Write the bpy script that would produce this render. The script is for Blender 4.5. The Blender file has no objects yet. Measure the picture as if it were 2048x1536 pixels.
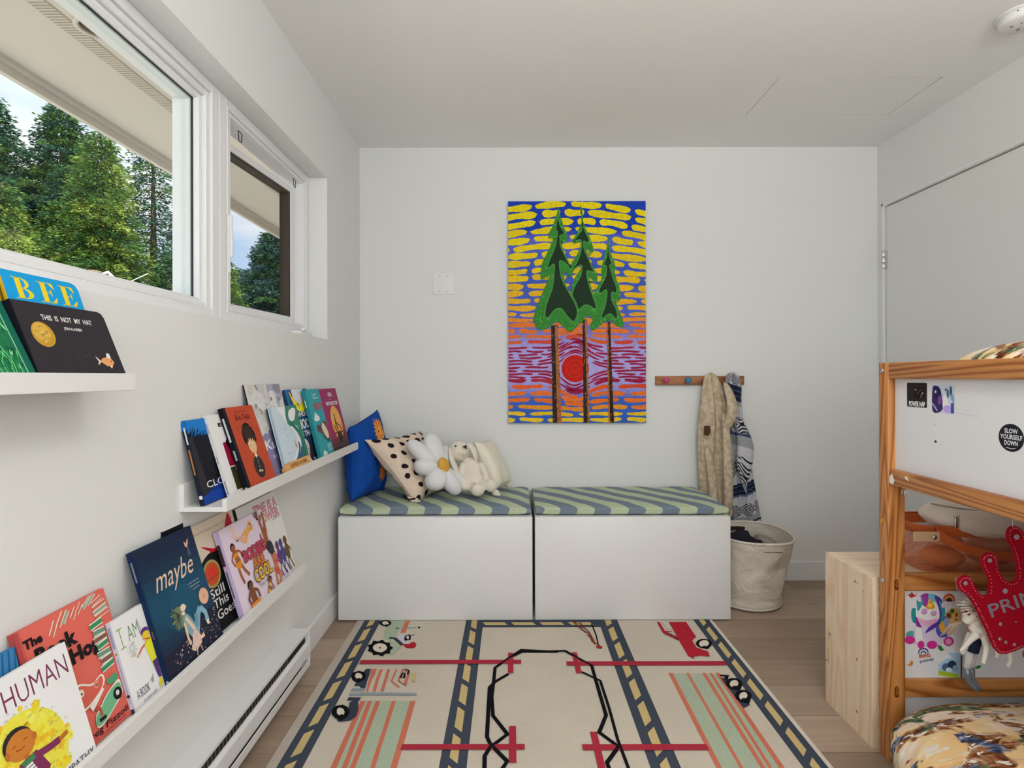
import bpy, bmesh, math, random
from mathutils import Vector, Matrix, noise
from mathutils.geometry import tessellate_polygon
C = bpy.context.scene.collection
SC = bpy.context.scene
PI = math.pi
V3 = Vector

# ---------------------------------------------------------------- camera
cam_d = bpy.data.cameras.new('camera')
cam = bpy.data.objects.new('camera', cam_d); C.objects.link(cam)
cam.location = (0, 0, 1.134)
cam.rotation_euler = (PI/2, math.radians(0.12), 0)
cam_d.sensor_width = 36.0
cam_d.lens = 36.0*1126/2048
cam_d.shift_y = -(768-752)/2048
cam_d.shift_x = 1/2048
cam_d.clip_start = 0.02; cam_d.clip_end = 300
SC.camera = cam

# ---------------------------------------------------------------- view transform
SC.view_settings.view_transform = 'Standard'
SC.view_settings.look = 'None'
SC.view_settings.gamma = 1.0
SC.view_settings.use_curve_mapping = False
SC.view_settings.exposure = 0.06

# ---------------------------------------------------------------- sky
W = bpy.data.worlds.new('sky'); SC.world = W; W.use_nodes = True
nt = W.node_tree; nt.nodes.clear()
wo = nt.nodes.new('ShaderNodeOutputWorld'); bg = nt.nodes.new('ShaderNodeBackground')
tc = nt.nodes.new('ShaderNodeTexCoord'); mp = nt.nodes.new('ShaderNodeMapping')
mp.inputs['Scale'].default_value = (2.2, 2.2, 5.5)
nz = nt.nodes.new('ShaderNodeTexNoise'); nz.inputs['Scale'].default_value = 1.6
nz.inputs['Detail'].default_value = 7; nz.inputs['Roughness'].default_value = 0.55
cr = nt.nodes.new('ShaderNodeValToRGB')
cr.color_ramp.elements[0].position = 0.36; cr.color_ramp.elements[0].color = (0.50, 0.66, 0.92, 1)
cr.color_ramp.elements[1].position = 0.58; cr.color_ramp.elements[1].color = (0.90, 0.93, 0.98, 1)
nt.links.new(tc.outputs['Generated'], mp.inputs['Vector']); nt.links.new(mp.outputs['Vector'], nz.inputs['Vector'])
nt.links.new(nz.outputs['Fac'], cr.inputs['Fac']); nt.links.new(cr.outputs['Color'], bg.inputs['Color'])
bg.inputs['Strength'].default_value = 1.2
nt.links.new(bg.outputs['Background'], wo.inputs['Surface'])

# ---------------------------------------------------------------- sun (behind the house, over the roof, on the trees)
sd = bpy.data.lights.new('sun', 'SUN'); so = bpy.data.objects.new('sun', sd); C.objects.link(so)
sd.energy = 6.0; sd.angle = math.radians(1.0); sd.color = (1.0, 0.95, 0.85)
so.rotation_euler = V3((0.34, -0.36, 0.87)).to_track_quat('Z', 'Y').to_euler()

# ---------------------------------------------------------------- sky portal at the left window, then unseen lamps added for brightness
def area(name, loc, aim, sx, sy, watts, col=(1, 1, 1)):
    d = bpy.data.lights.new(name, 'AREA'); d.shape = 'RECTANGLE'; d.size = sx; d.size_y = sy
    d.energy = watts; d.color = col
    o = bpy.data.objects.new(name, d); C.objects.link(o); o.location = loc
    o.rotation_euler = (V3(loc)-V3(aim)).to_track_quat('Z', 'Y').to_euler()
    return o
po = area('left_window_sky_portal', (-1.045, 1.34, 1.67), (1.0, 1.34, 1.67), 2.42, 0.72, 1); po.data.cycles.is_portal = True
area('rear_fill_light', (0.45, -1.72, 1.45), (0.8, 3.0, 1.8), 2.3, 1.5, 35, (0.985, 0.99, 0.985))  # fill light added behind the camera, at the unseen rear window
area('side_fill_light', (2.13, -0.95, 1.5), (-1.0, 1.0, 1.0), 1.0, 1.1, 3, (0.985, 0.99, 0.985))  # weak fill added at the unseen window in the right wall
pl = bpy.data.lights.new('ceiling_fill_light', 'POINT'); pl.energy = 11; pl.shadow_soft_size = 0.14; pl.color = (1.0, 0.955, 0.91)  # added point light for the unseen ceiling lamp
plo = bpy.data.objects.new('ceiling_fill_light', pl); C.objects.link(plo); plo.location = (0.55, 0.75, 2.14)

ul = bpy.data.lights.new('upward_fill_light', 'SPOT'); ul.energy = 125; ul.spot_size = math.radians(150); ul.spot_blend = 0.7; ul.shadow_soft_size = 0.11; ul.color = (1.0, 0.965, 0.93)  # upward spot added out of view to lift the ceiling
ulo = bpy.data.objects.new('upward_fill_light', ul); C.objects.link(ulo); ulo.location = (0.95, -0.75, 1.70)
ulo.rotation_euler = V3((0.0, -0.42, -1.0)).to_track_quat('Z', 'Y').to_euler()

# ---------------------------------------------------------------- helpers
def lin(c):
    c = c/255.0
    return c/12.92 if c <= 0.04045 else ((c+0.055)/1.055)**2.4
def K(r, g, b, k=1.12):
    """photographed colour -> albedo under this room's light level"""
    return tuple(min(0.86, lin(x)*k) for x in (r, g, b))
def hx(s, k=1.12):
    return K(int(s[0:2], 16), int(s[2:4], 16), int(s[4:6], 16), k)

class MB:
    def __init__(s): s.v = []; s.f = []; s.c = []; s.sm = []; s.mi = []; s.mat = None
    def add(s, vs, fs, col=(0.8, 0.8, 0.8), smooth=False, mi=0):
        o = len(s.v)
        if s.mat is None: s.v += [tuple(p) for p in vs]
        else: s.v += [tuple(s.mat @ V3(p)) for p in vs]
        for f in fs:
            s.f.append([o+i for i in f]); s.c.append(col); s.sm.append(smooth); s.mi.append(mi)
    def box(s, x0, x1, y0, y1, z0, z1, col=(0.8, 0.8, 0.8), b=0.0, mi=0, seg=1):
        x0, x1 = min(x0, x1), max(x0, x1); y0, y1 = min(y0, y1), max(y0, y1); z0, z1 = min(z0, z1), max(z0, z1)
        if b <= 0:
            vs = [(x, y, z) for z in (z0, z1) for y in (y0, y1) for x in (x0, x1)]
            s.add(vs, [(0, 2, 3, 1), (4, 5, 7, 6), (0, 1, 5, 4), (2, 6, 7, 3), (0, 4, 6, 2), (1, 3, 7, 5)], col, mi=mi); return
        bm = bmesh.new(); bmesh.ops.create_cube(bm, size=1)
        for v in bm.verts: v.co = ((x0+x1)/2+v.co.x*(x1-x0), (y0+y1)/2+v.co.y*(y1-y0), (z0+z1)/2+v.co.z*(z1-z0))
        b = min(b, (x1-x0)*.45, (y1-y0)*.45, (z1-z0)*.45)
        bmesh.ops.bevel(bm, geom=bm.edges[:], offset=b, segments=seg, affect='EDGES', profile=0.5)
        bm.verts.index_update()
        s.add([v.co for v in bm.verts], [[v.index for v in f.verts] for f in bm.faces], col, seg > 1, mi); bm.free()
    def tube(s, pts, r, col=(0.8, 0.8, 0.8), seg=8, cap=True, mi=0, flat=None):
        pts = [V3(p) for p in pts]; n = len(pts)
        rs = r if isinstance(r, (list, tuple)) else [r]*n
        vs = []; fs = []; up = None
        for i, p in enumerate(pts):
            t = (pts[min(i+1, n-1)]-pts[max(i-1, 0)]).normalized()
            if up is None: up = t.orthogonal().normalized()
            a = (up-t*up.dot(t))
            a = a.normalized() if a.length > 1e-6 else t.orthogonal().normalized()
            up = a; b = t.cross(a)
            for k in range(seg):
                w = 2*PI*k/seg
                vs.append(p+(a*math.cos(w)+b*math.sin(w)*(flat or 1))*rs[i])
        for i in range(n-1):
            for k in range(seg):
                k2 = (k+1) % seg
                fs.append((i*seg+k, i*seg+k2, (i+1)*seg+k2, (i+1)*seg+k))
        if cap: fs += [tuple(range(seg))[::-1], tuple((n-1)*seg+k for k in range(seg))]
        s.add(vs, fs, col, True, mi)
    def lathe(s, prof, c=(0, 0, 0), axis='Z', seg=24, col=(0.8, 0.8, 0.8), mi=0, sy=1.0):
        vs = []; fs = []; n = len(prof)
        for (r, h) in prof:
            for k in range(seg):
                w = 2*PI*k/seg; a, b = r*math.cos(w), r*math.sin(w)*sy
                if axis == 'Z': p = (c[0]+a, c[1]+b, c[2]+h)
                elif axis == 'Y': p = (c[0]+a, c[1]+h, c[2]+b)
                else: p = (c[0]+h, c[1]+a, c[2]+b)
                vs.append(p)
        for i in range(n-1):
            for k in range(seg):
                k2 = (k+1) % seg; fs.append((i*seg+k, i*seg+k2, (i+1)*seg+k2, (i+1)*seg+k))
        fs += [tuple(range(seg))[::-1], tuple((n-1)*seg+k for k in range(seg))]
        s.add(vs, fs, col, True, mi)
    def ell(s, c, r, rot=None, col=(0.8, 0.8, 0.8), nu=16, nv=10, fn=None, mi=0):
        rot = rot or Matrix.Identity(3); c = V3(c); vs = [c+rot@V3((0, 0, r[2]*(fn(0, 0, 1) if fn else 1)))]
        for j in range(1, nv):
            a = PI*j/nv
            for i in range(nu):
                w = 2*PI*i/nu; d = V3((math.sin(a)*math.cos(w), math.sin(a)*math.sin(w), math.cos(a)))
                q = fn(*d) if fn else 1
                vs.append(c+rot@V3((d.x*r[0]*q, d.y*r[1]*q, d.z*r[2]*q)))
        vs.append(c+rot@V3((0, 0, -r[2]*(fn(0, 0, -1) if fn else 1)))); L = len(vs)-1
        fs = [(0, 1+i, 1+(i+1) % nu) for i in range(nu)]
        for j in range(nv-2):
            for i in range(nu):
                i2 = (i+1) % nu; fs.append((1+j*nu+i, 1+(j+1)*nu+i, 1+(j+1)*nu+i2, 1+j*nu+i2))
        fs += [(L, 1+(nv-2)*nu+(i+1) % nu, 1+(nv-2)*nu+i) for i in range(nu)]
        s.add(vs, fs, col, True, mi)
    def grid(s, fn, nu, nv, col=(0.8, 0.8, 0.8), smooth=True, closed=False, mi=0, colfn=None):
        vs = [fn(i/nu, j/nv) for j in range(nv+1) for i in range(nu+(0 if closed else 1))]
        R = nu if closed else nu+1
        if colfn is None:
            s.add(vs, [(j*R+i, j*R+(i+1) % R, (j+1)*R+(i+1) % R, (j+1)*R+i) for j in range(nv) for i in range(nu)], col, smooth, mi)
        else:
            o = len(s.v); s.v += [tuple(p) for p in vs]
            for j in range(nv):
                for i in range(nu):
                    s.f.append([o+j*R+i, o+j*R+(i+1) % R, o+(j+1)*R+(i+1) % R, o+(j+1)*R+i])
                    s.c.append(colfn((i+.5)/nu, (j+.5)/nv)); s.sm.append(smooth); s.mi.append(mi)
    def poly(s, pts, col, mi=0):
        pts = [V3(p) for p in pts]
        s.add(pts, [tuple(t) for t in tessellate_polygon([pts])], col, False, mi)
    def prism(s, pts, d, col, mi=0):
        """closed outline pts (3D) extruded by vector d"""
        pts = [V3(p) for p in pts]; d = V3(d); n = len(pts)
        tr = [tuple(t) for t in tessellate_polygon([pts])]
        vs = pts+[p+d for p in pts]
        s.add(vs, tr+[tuple(n+i for i in t)[::-1] for t in tr]+[(i, (i+1) % n, n+(i+1) % n, n+i) for i in range(n)], col, False, mi)
    def build(s, name, mat, parent=None, recalc=True):
        me = bpy.data.meshes.new(name)
        me.from_pydata(s.v, [], s.f); me.validate(clean_customdata=False)
        if len(me.polygons) == len(s.f):
            a = me.attributes.new('Col', 'FLOAT_COLOR', 'CORNER'); buf = []
            for p, c in zip(me.polygons, s.c): buf += [c[0], c[1], c[2], 1.0]*p.loop_total
            a.data.foreach_set('color', buf)
            me.polygons.foreach_set('use_smooth', s.sm); me.polygons.foreach_set('material_index', s.mi)
        mats = mat if isinstance(mat, (list, tuple)) else [mat]
        for m in mats: me.materials.append(m)
        if recalc:
            bm = bmesh.new(); bm.from_mesh(me); bmesh.ops.recalc_face_normals(bm, faces=bm.faces); bm.to_mesh(me); bm.free()
        o = bpy.data.objects.new(name, me); C.objects.link(o)
        if parent:
            o.parent = parent
            o.matrix_parent_inverse = parent.matrix_world.inverted() if False else Matrix.Translation(-V3(parent.location))
        return o

def thing(name, label, cat, loc=(0, 0, 0), group=None):
    o = bpy.data.objects.new(name, None); C.objects.link(o); o.location = loc; o.empty_display_size = 0.05
    o['label'] = label; o['category'] = cat
    if group: o['group'] = group
    return o
def tag(o, label, cat, group=None, kind=None):
    o['label'] = label; o['category'] = cat
    if group: o['group'] = group
    if kind: o['kind'] = kind
    return o
def struct(o): o['kind'] = 'structure'; return o

# ---------------------------------------------------------------- materials
def newmat(name):
    m = bpy.data.materials.new(name); m.use_nodes = True
    return m, m.node_tree, m.node_tree.nodes['Principled BSDF']
def N(t, k, **kw):
    n = t.nodes.new(k)
    for a, b in kw.items():
        if a in n.inputs: n.inputs[a].default_value = b
        else: setattr(n, a, b)
    return n
def plain(name, col=None, rough=0.6, var=0.0, vscale=20, bump=0.0, bscale=200, metal=0.0, spec=0.4, sheen=0.0, stretch=(1, 1, 1)):
    """col None -> reads the mesh's colour attribute"""
    m, t, p = newmat(name)
    p.inputs['Roughness'].default_value = rough; p.inputs['Metallic'].default_value = metal
    p.inputs['Specular IOR Level'].default_value = spec
    if sheen: p.inputs['Sheen Weight'].default_value = sheen
    tc = N(t, 'ShaderNodeTexCoord'); mp = N(t, 'ShaderNodeMapping'); mp.inputs['Scale'].default_value = stretch
    t.links.new(tc.outputs['Object'], mp.inputs['Vector'])
    if col is None:
        src = N(t, 'ShaderNodeAttribute'); src.attribute_name = 'Col'; out = src.outputs['Color']
    else:
        src = N(t, 'ShaderNodeRGB'); src.outputs[0].default_value = (*col, 1); out = src.outputs[0]
    if var > 0:
        nz = N(t, 'ShaderNodeTexNoise', Scale=vscale, Detail=4.0)
        t.links.new(mp.outputs[0], nz.inputs['Vector'])
        mr = N(t, 'ShaderNodeMapRange'); mr.inputs[3].default_value = 1-var; mr.inputs[4].default_value = 1+var
        t.links.new(nz.outputs['Fac'], mr.inputs[0])
        hs = N(t, 'ShaderNodeHueSaturation'); t.links.new(out, hs.inputs['Color']); t.links.new(mr.outputs[0], hs.inputs['Value'])
        out = hs.outputs[0]
    t.links.new(out, p.inputs['Base Color'])
    if bump > 0:
        nb = N(t, 'ShaderNodeTexNoise', Scale=bscale, Detail=3.0); t.links.new(mp.outputs[0], nb.inputs['Vector'])
        bp = N(t, 'ShaderNodeBump', Strength=bump, Distance=0.002); t.links.new(nb.outputs['Fac'], bp.inputs['Height'])
        t.links.new(bp.outputs[0], p.inputs['Normal'])
    return m
def wood(name, c1, c2, axis='Z', scale=9.0, rough=0.45, rings=9.0, wob=1.0):
    m, t, p = newmat(name); p.inputs['Roughness'].default_value = rough
    tc = N(t, 'ShaderNodeTexCoord'); mp = N(t, 'ShaderNodeMapping')
    sc = {'X': (0.10, 1, 1), 'Y': (1, 0.10, 1), 'Z': (1, 1, 0.10)}[axis]
    mp.inputs['Scale'].default_value = tuple(scale*s for s in sc)
    t.links.new(tc.outputs['Object'], mp.inputs['Vector'])
    nz = N(t, 'ShaderNodeTexNoise', Scale=1.0, Detail=1.5, Distortion=0.5*wob); t.links.new(mp.outputs[0], nz.inputs['Vector'])
    mm = N(t, 'ShaderNodeMath', operation='MULTIPLY'); mm.inputs[1].default_value = rings; t.links.new(nz.outputs['Fac'], mm.inputs[0])
    fr = N(t, 'ShaderNodeMath', operation='FRACT'); t.links.new(mm.outputs[0], fr.inputs[0])
    r = N(t, 'ShaderNodeValToRGB'); e = r.color_ramp.elements
    e[0].position = 0.0; e[0].color = (*c1, 1); e[1].position = 1.0; e[1].color = (*c1, 1)
    x = e.new(0.72); x.color = (*c2, 1); x = e.new(0.35); x.color = tuple((a*.75+b*.25) for a, b in zip(c1, c2))+(1,)
    t.links.new(fr.outputs[0], r.inputs[0])
    n2 = N(t, 'ShaderNodeTexNoise', Scale=14.0, Detail=5.0); t.links.new(mp.outputs[0], n2.inputs['Vector'])
    mr = N(t, 'ShaderNodeMapRange'); mr.inputs[3].default_value = 0.86; mr.inputs[4].default_value = 1.14
    t.links.new(n2.outputs['Fac'], mr.inputs[0])
    hs = N(t, 'ShaderNodeHueSaturation'); t.links.new(r.outputs[0], hs.inputs['Color']); t.links.new(mr.outputs[0], hs.inputs['Value'])
    t.links.new(hs.outputs[0], p.inputs['Base Color'])
    bp = N(t, 'ShaderNodeBump', Strength=0.12, Distance=0.001); t.links.new(n2.outputs['Fac'], bp.inputs['Height']); t.links.new(bp.outputs[0], p.inputs['Normal'])
    return m

WHITE = K(196, 195, 190, 1.42)
M = {}
M['wall'] = plain('wall_paint', (0.79, 0.797, 0.780), 0.85, bump=0.08, bscale=260, spec=0.25)
M['ceiling'] = plain('ceiling_paint', (0.88, 0.88, 0.865), 0.9, bump=0.08, bscale=260, spec=0.2)
M['trim'] = plain('white_trim', (0.83, 0.825, 0.82), 0.4, spec=0.4)
M['vinyl'] = plain('white_vinyl', (0.84, 0.84, 0.85), 0.35)
M['lacquer'] = plain('white_lacquer', (0.80, 0.80, 0.80), 0.32)
M['ledge'] = plain('ledge_white', (0.78, 0.775, 0.76), 0.45)
M['paper'] = plain('printed_paper', None, 0.5, spec=0.12)
M['matte'] = plain('painted_matte', None, 0.75, spec=0.12)
M['fabric'] = plain('woven_fabric', None, 0.95, bump=0.35, bscale=900, spec=0.15)
M['pages'] = plain('page_edges', (0.72, 0.69, 0.62), 0.8, var=0.10, vscale=60, stretch=(40, 1, 1))
M['metal'] = plain('brushed_metal', (0.62, 0.61, 0.59), 0.3, metal=1.0)
M['chrome'] = plain('polished_metal', (0.75, 0.74, 0.72), 0.15, metal=1.0)
M['dark'] = plain('dark_cavity', (0.012, 0.011, 0.01), 0.8)
M['darkplastic'] = plain('black_plastic', (0.02, 0.02, 0.022), 0.4)

# ---------------------------------------------------------------- lettering
_tc = {}
def glyphs(s, bold=0.0, space=1.0):
    k = (s, bold, space)
    if k in _tc: return _tc[k]
    cu = bpy.data.curves.new('lettering', 'FONT'); cu.body = s; cu.size = 1.0; cu.offset = bold; cu.resolution_u = 2
    cu.space_character = space
    o = bpy.data.objects.new('lettering', cu); C.objects.link(o)
    dg = bpy.context.evaluated_depsgraph_get(); me = o.evaluated_get(dg).to_mesh()
    vs = [(v.co.x, v.co.y) for v in me.vertices]; fs = [tuple(p.vertices) for p in me.polygons]
    o.evaluated_get(dg).to_mesh_clear(); bpy.data.objects.remove(o); bpy.data.curves.remove(cu)
    x0 = min(v[0] for v in vs); x1 = max(v[0] for v in vs); y0 = min(v[1] for v in vs); y1 = max(v[1] for v in vs)
    _tc[k] = (vs, fs, x0, x1, y0, y1); return _tc[k]

def clip(pts, x0, x1, y0, y1):
    def cl(ps, f, g):
        out = []
        for i in range(len(ps)):
            a, b = ps[i-1], ps[i]; fa, fb = f(a), f(b)
            if (fa >= 0) != (fb >= 0):
                t = fa/(fa-fb); out.append((a[0]+(b[0]-a[0])*t, a[1]+(b[1]-a[1])*t))
            if fb >= 0: out.append(b)
        return out
    for f in (lambda p: p[0]-x0, lambda p: x1-p[0], lambda p: p[1]-y0, lambda p: y1-p[1]):
        pts = cl(pts, f, None)
        if len(pts) < 3: return []
    return pts

class Art:
    """flat printed artwork on a surface: (u,v) in units of sx,sy along U,V from origin O; printed layers lie eps apart"""
    def __init__(s, mb, O, U, Vv, sx=1.0, sy=1.0, eps=6e-5, box=(0, 1, 0, 1), mi=0):
        s.mb = mb; s.O = V3(O); s.U = V3(U).normalized(); s.V = V3(Vv).normalized(); s.N = s.U.cross(s.V); s.sx = sx; s.sy = sy
        s.e = eps; s.k = 1; s.box = box; s.mi = mi
    def P(s, p): return s.O+s.U*(p[0]*s.sx)+s.V*(p[1]*s.sy)+s.N*(s.e*s.k)
    def poly(s, pts, col, same=False):
        if not same: s.k += 1
        if s.box:
            pts = clip(list(pts), *s.box)
            if len(pts) < 3: return
        s.mb.poly([s.P(p) for p in pts], col, s.mi)
    def rect(s, x0, x1, y0, y1, col, same=False): s.poly([(x0, y0), (x1, y0), (x1, y1), (x0, y1)], col, same)
    def ell(s, cx, cy, rx, ry=None, col=(0, 0, 0), rot=0, n=20, same=False, a0=0, a1=360):
        """rx, ry in the unit of the width"""
        ry = rx if ry is None else ry; q = s.sx/s.sy; r = math.radians(rot); pts = []
        for i in range(n):
            a = math.radians(a0+(a1-a0)*i/(n if a1-a0 >= 360 else n-1)); x, y = rx*math.cos(a), ry*math.sin(a)
            pts.append((cx+x*math.cos(r)-y*math.sin(r), cy+(x*math.sin(r)+y*math.cos(r))*q))
        s.poly(pts, col, same)
    def line(s, pts, w, col, same=False):
        """w in units of the width"""
        if not same: s.k += 1
        q = s.sy/s.sx
        L = [(p[0], p[1]*q) for p in pts]; w /= 2; n = len(L); le = []; ri = []
        for i in range(n):
            a = L[max(i-1, 0)]; b = L[min(i+1, n-1)]; dx, dy = b[0]-a[0], b[1]-a[1]; d = math.hypot(dx, dy) or 1
            k = w
            if 0 < i < n-1:
                a1 = math.atan2(L[i][1]-L[i-1][1], L[i][0]-L[i-1][0]); a2 = math.atan2(L[i+1][1]-L[i][1], L[i+1][0]-L[i][0])
                k = w/max(0.4, math.cos((a2-a1)/2))
            le.append((L[i][0]-dy/d*k, L[i][1]+dx/d*k)); ri.append((L[i][0]+dy/d*k, L[i][1]-dx/d*k))
        for i in range(n-1):
            pp = [(x, y/q) for x, y in (le[i], le[i+1], ri[i+1], ri[i])]
            if s.box: pp = clip(pp, *s.box)
            if len(pp) >= 3: s.mb.poly([s.P(p) for p in pp], col, s.mi)
    def text(s, t, x, y, h, col, w=None, shear=0.0, rot=0, bold=0.0, anchor='c', space=1.0, clipx=None):
        """h in the unit of the height, w in the unit of the width (total, optional)"""
        s.k += 1; vs, fs, x0, x1, y0, y1 = glyphs(t, bold, space)
        H = h*s.sy; kx = ky = H/0.72
        if w: kx = w*s.sx/(x1-x0)
        ax = {'c': (x0+x1)/2, 'l': x0, 'r': x1}[anchor]; r = math.radians(rot); out = []
        for (a, b) in vs:
            px = (a-ax)*kx; py = (b-0.36)*ky; px += py*shear
            qx, qy = px*math.cos(r)-py*math.sin(r), px*math.sin(r)+py*math.cos(r)
            out.append((x+qx/s.sx, y+qy/s.sy))
        if s.box or clipx:
            bx = clipx or s.box
            for f in fs:
                pp = clip([out[i] for i in f], *bx)
                if len(pp) >= 3: s.mb.poly([s.P(p) for p in pp], col, s.mi) if len(pp) > 3 else s.mb.add([s.P(p) for p in pp], [(0, 1, 2)], col, mi=s.mi)
        else: s.mb.add([s.P(p) for p in out], fs, col, mi=s.mi)
def smooth_closed(pts, n=4):
    out = []; m = len(pts)
    for i in range(m):
        p0, p1, p2, p3 = pts[i-1], pts[i], pts[(i+1) % m], pts[(i+2) % m]
        for k in range(n):
            t = k/n; t2 = t*t; t3 = t2*t
            out.append(tuple(0.5*((2*p1[j])+(-p0[j]+p2[j])*t+(2*p0[j]-5*p1[j]+4*p2[j]-p3[j])*t2+(-p0[j]+3*p1[j]-3*p2[j]+p3[j])*t3) for j in range(len(p1))))
    return out
def interp(tab, z):
    """tab: rows sorted by decreasing z, returns the interpolated remainder"""
    if z >= tab[0][0]: return tab[0][1:]
    for a, b in zip(tab, tab[1:]):
        if b[0] <= z <= a[0]:
            t = (a[0]-z)/(a[0]-b[0]); t = t*t*(3-2*t)*0.5+t*0.5
            return tuple(x+(y-x)*t for x, y in zip(a[1:], b[1:]))
    return tab[-1][1:]
# ================================================================ the room
XL, XR, YB, YF, ZC = -0.839, 2.03, 3.12, -1.6, 2.40
T = 0.21
# floor: pale oak boards running left to right
m, t, p = newmat('oak_boards'); M['floor'] = m
tc = N(t, 'ShaderNodeTexCoord'); mp = N(t, 'ShaderNodeMapping'); mp.inputs['Location'].default_value = (0.4, -2.432+0.185*20, 0)
t.links.new(tc.outputs['Object'], mp.inputs['Vector'])
br = N(t, 'ShaderNodeTexBrick'); br.offset = 0.37; br.inputs['Scale'].default_value = 1.0
br.inputs['Brick Width'].default_value = 1.9; br.inputs['Row Height'].default_value = 0.185
br.inputs['Mortar Size'].default_value = 0.0011; br.inputs['Mortar Smooth'].default_value = 0.2; br.inputs['Bias'].default_value = 0.0
br.inputs['Color1'].default_value = (0, 0, 0, 1); br.inputs['Color2'].default_value = (1, 1, 1, 1); br.inputs['Mortar'].default_value = (0.5, 0.5, 0.5, 1)
t.links.new(mp.outputs[0], br.inputs['Vector'])
r = N(t, 'ShaderNodeValToRGB'); r.color_ramp.elements[0].color = (0.315, 0.222, 0.158, 1); r.color_ramp.elements[1].color = (0.50, 0.385, 0.29, 1)
t.links.new(br.outputs['Color'], r.inputs[0])
mp2 = N(t, 'ShaderNodeMapping'); mp2.inputs['Scale'].default_value = (2.5, 40, 1); t.links.new(tc.outputs['Object'], mp2.inputs['Vector'])
nz = N(t, 'ShaderNodeTexNoise', Scale=1.0, Detail=6.0, Roughness=0.6, Distortion=0.3); t.links.new(mp2.outputs[0], nz.inputs['Vector'])
mr = N(t, 'ShaderNodeMapRange'); mr.inputs[3].default_value = 0.72; mr.inputs[4].default_value = 1.22; t.links.new(nz.outputs['Fac'], mr.inputs[0])
hs = N(t, 'ShaderNodeHueSaturation'); t.links.new(r.outputs[0], hs.inputs['Color']); t.links.new(mr.outputs[0], hs.inputs['Value'])
mx = N(t, 'ShaderNodeMixRGB'); mx.inputs[2].default_value = (0.10, 0.07, 0.05, 1); t.links.new(br.outputs['Fac'], mx.inputs[0]); t.links.new(hs.outputs[0], mx.inputs[1])
t.links.new(mx.outputs[0], p.inputs['Base Color']); p.inputs['Roughness'].default_value = 0.5
b = MB(); b.box(XL-T, XR+T, YF-T, YB+T, -0.2, 0); struct(b.build('floor', M['floor']))
# ceiling with the flush hatch recess line
HX0, HX1, HY0, HY1 = 1.145, 1.832, 2.396, 2.747
b = MB(); g = 0.0038; zt = ZC+0.25
b.box(XL-T, HX0-g, YF-T, YB+T, ZC, zt); b.box(HX1+g, XR+T, YF-T, YB+T, ZC, zt)
b.box(HX0-g, HX1+g, YF-T, HY0-g, ZC, zt); b.box(HX0-g, HX1+g, HY1+g, YB+T, ZC, zt)
b.box(HX0-g, HX1+g, HY0-g, HY1+g, ZC+0.05, zt)
struct(b.build('ceiling', M['ceiling']))
b = MB(); b.box(HX0, HX1, HY0, HY1, ZC+0.0006, ZC+0.02, b=0.0008); tag(b.build('ceiling_hatch', M['ceiling']), 'flush white access hatch panel in the ceiling near the right back corner', 'hatch')
b = MB(); b.box(XL-T, XR+T, YB, YB+T, 0, ZC); struct(b.build('wall_back', M['wall']))
# left wall with the window opening
WY0, WY1, WZ0, WZ1 = 0.12, 2.567, 1.303, 2.038
b = MB()
b.box(XL-T, XL, YF-T, YB, 0, WZ0); b.box(XL-T, XL, YF-T, YB, WZ1, ZC)
b.box(XL-T, XL, YF-T, WY0, WZ0, WZ1); b.box(XL-T, XL, WY1, YB, WZ0, WZ1)
struct(b.build('wall_left', M['wall']))
# right wall with the door opening, and an added window opening behind the camera
DY0, DY1, DZ = 2.13, 3.072, 2.054
b = MB()
b.box(XR, XR+T, DY1, YB, 0, ZC); b.box(XR, XR+T, DY0, DY1, DZ, ZC)
b.box(XR, XR+T, -0.45, DY0, 0, ZC); b.box(XR, XR+T, -1.45, -0.45, 0, 0.95); b.box(XR, XR+T, -1.45, -0.45, 2.05, ZC)
b.box(XR, XR+T, YF-T, -1.45, 0, ZC)
struct(b.build('wall_right', M['wall']))
b = MB()
b.box(XL, -0.7, YF-T, YF, 0, ZC); b.box(1.6, XR, YF-T, YF, 0, ZC); b.box(-0.7, 1.6, YF-T, YF, 0, 0.7); b.box(-0.7, 1.6, YF-T, YF, 2.2, ZC)
struct(b.build('wall_front', M['wall']))
# flush door with concealed jamb
b = MB(); b.box(XR+0.012, XR+0.05, DY0+0.004, DY1-0.006, 0.008, DZ-0.005, b=0.001)
door = struct(b.build('door_1', plain('door_paint', (0.79, 0.785, 0.77), 0.45)))
def hinge(z):
    h = MB()
    for k in range(3):
        h.lathe([(0.0062, 0), (0.0070, 0.002), (0.0070, 0.0285), (0.0062, 0.0305)], (XR-0.004, DY1-0.004, z+k*0.0315), 'Z', 14)
    h.box(XR-0.002, XR+0.012, DY1-0.018, DY1-0.006, z+0.002, z+0.092)
    h.box(XR-0.002, XR+0.012, DY1-0.004, DY1+0.010, z+0.002, z+0.092)
    return h.build('hinge', M['metal'], door)
hinge(1.716); hinge(0.25)
b = MB()   # stop of the jamb, seen as the dark line around the leaf
b.box(XR+0.05, XR+0.20, DY1-0.0, DY1+0.02, 0, DZ+0.02); b.box(XR+0.05, XR+0.20, DY0-0.02, DY1, DZ, DZ+0.02); b.box(XR+0.05, XR+0.2, DY0-0.02, DY0, 0, DZ+0.02); b.box(XR+0.07, XR+0.2, DY0, DY1, 0, DZ)
struct(b.build('trim_1', M['dark']))
b = MB(); b.box(XR-0.0035, XR, DY1+0.000, DY1+0.010, 0, DZ+0.016); b.box(XR-0.0035, XR, DY0, DY1+0.010, DZ+0.004, DZ+0.016)
struct(b.build('trim_2', M['trim']))
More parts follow.
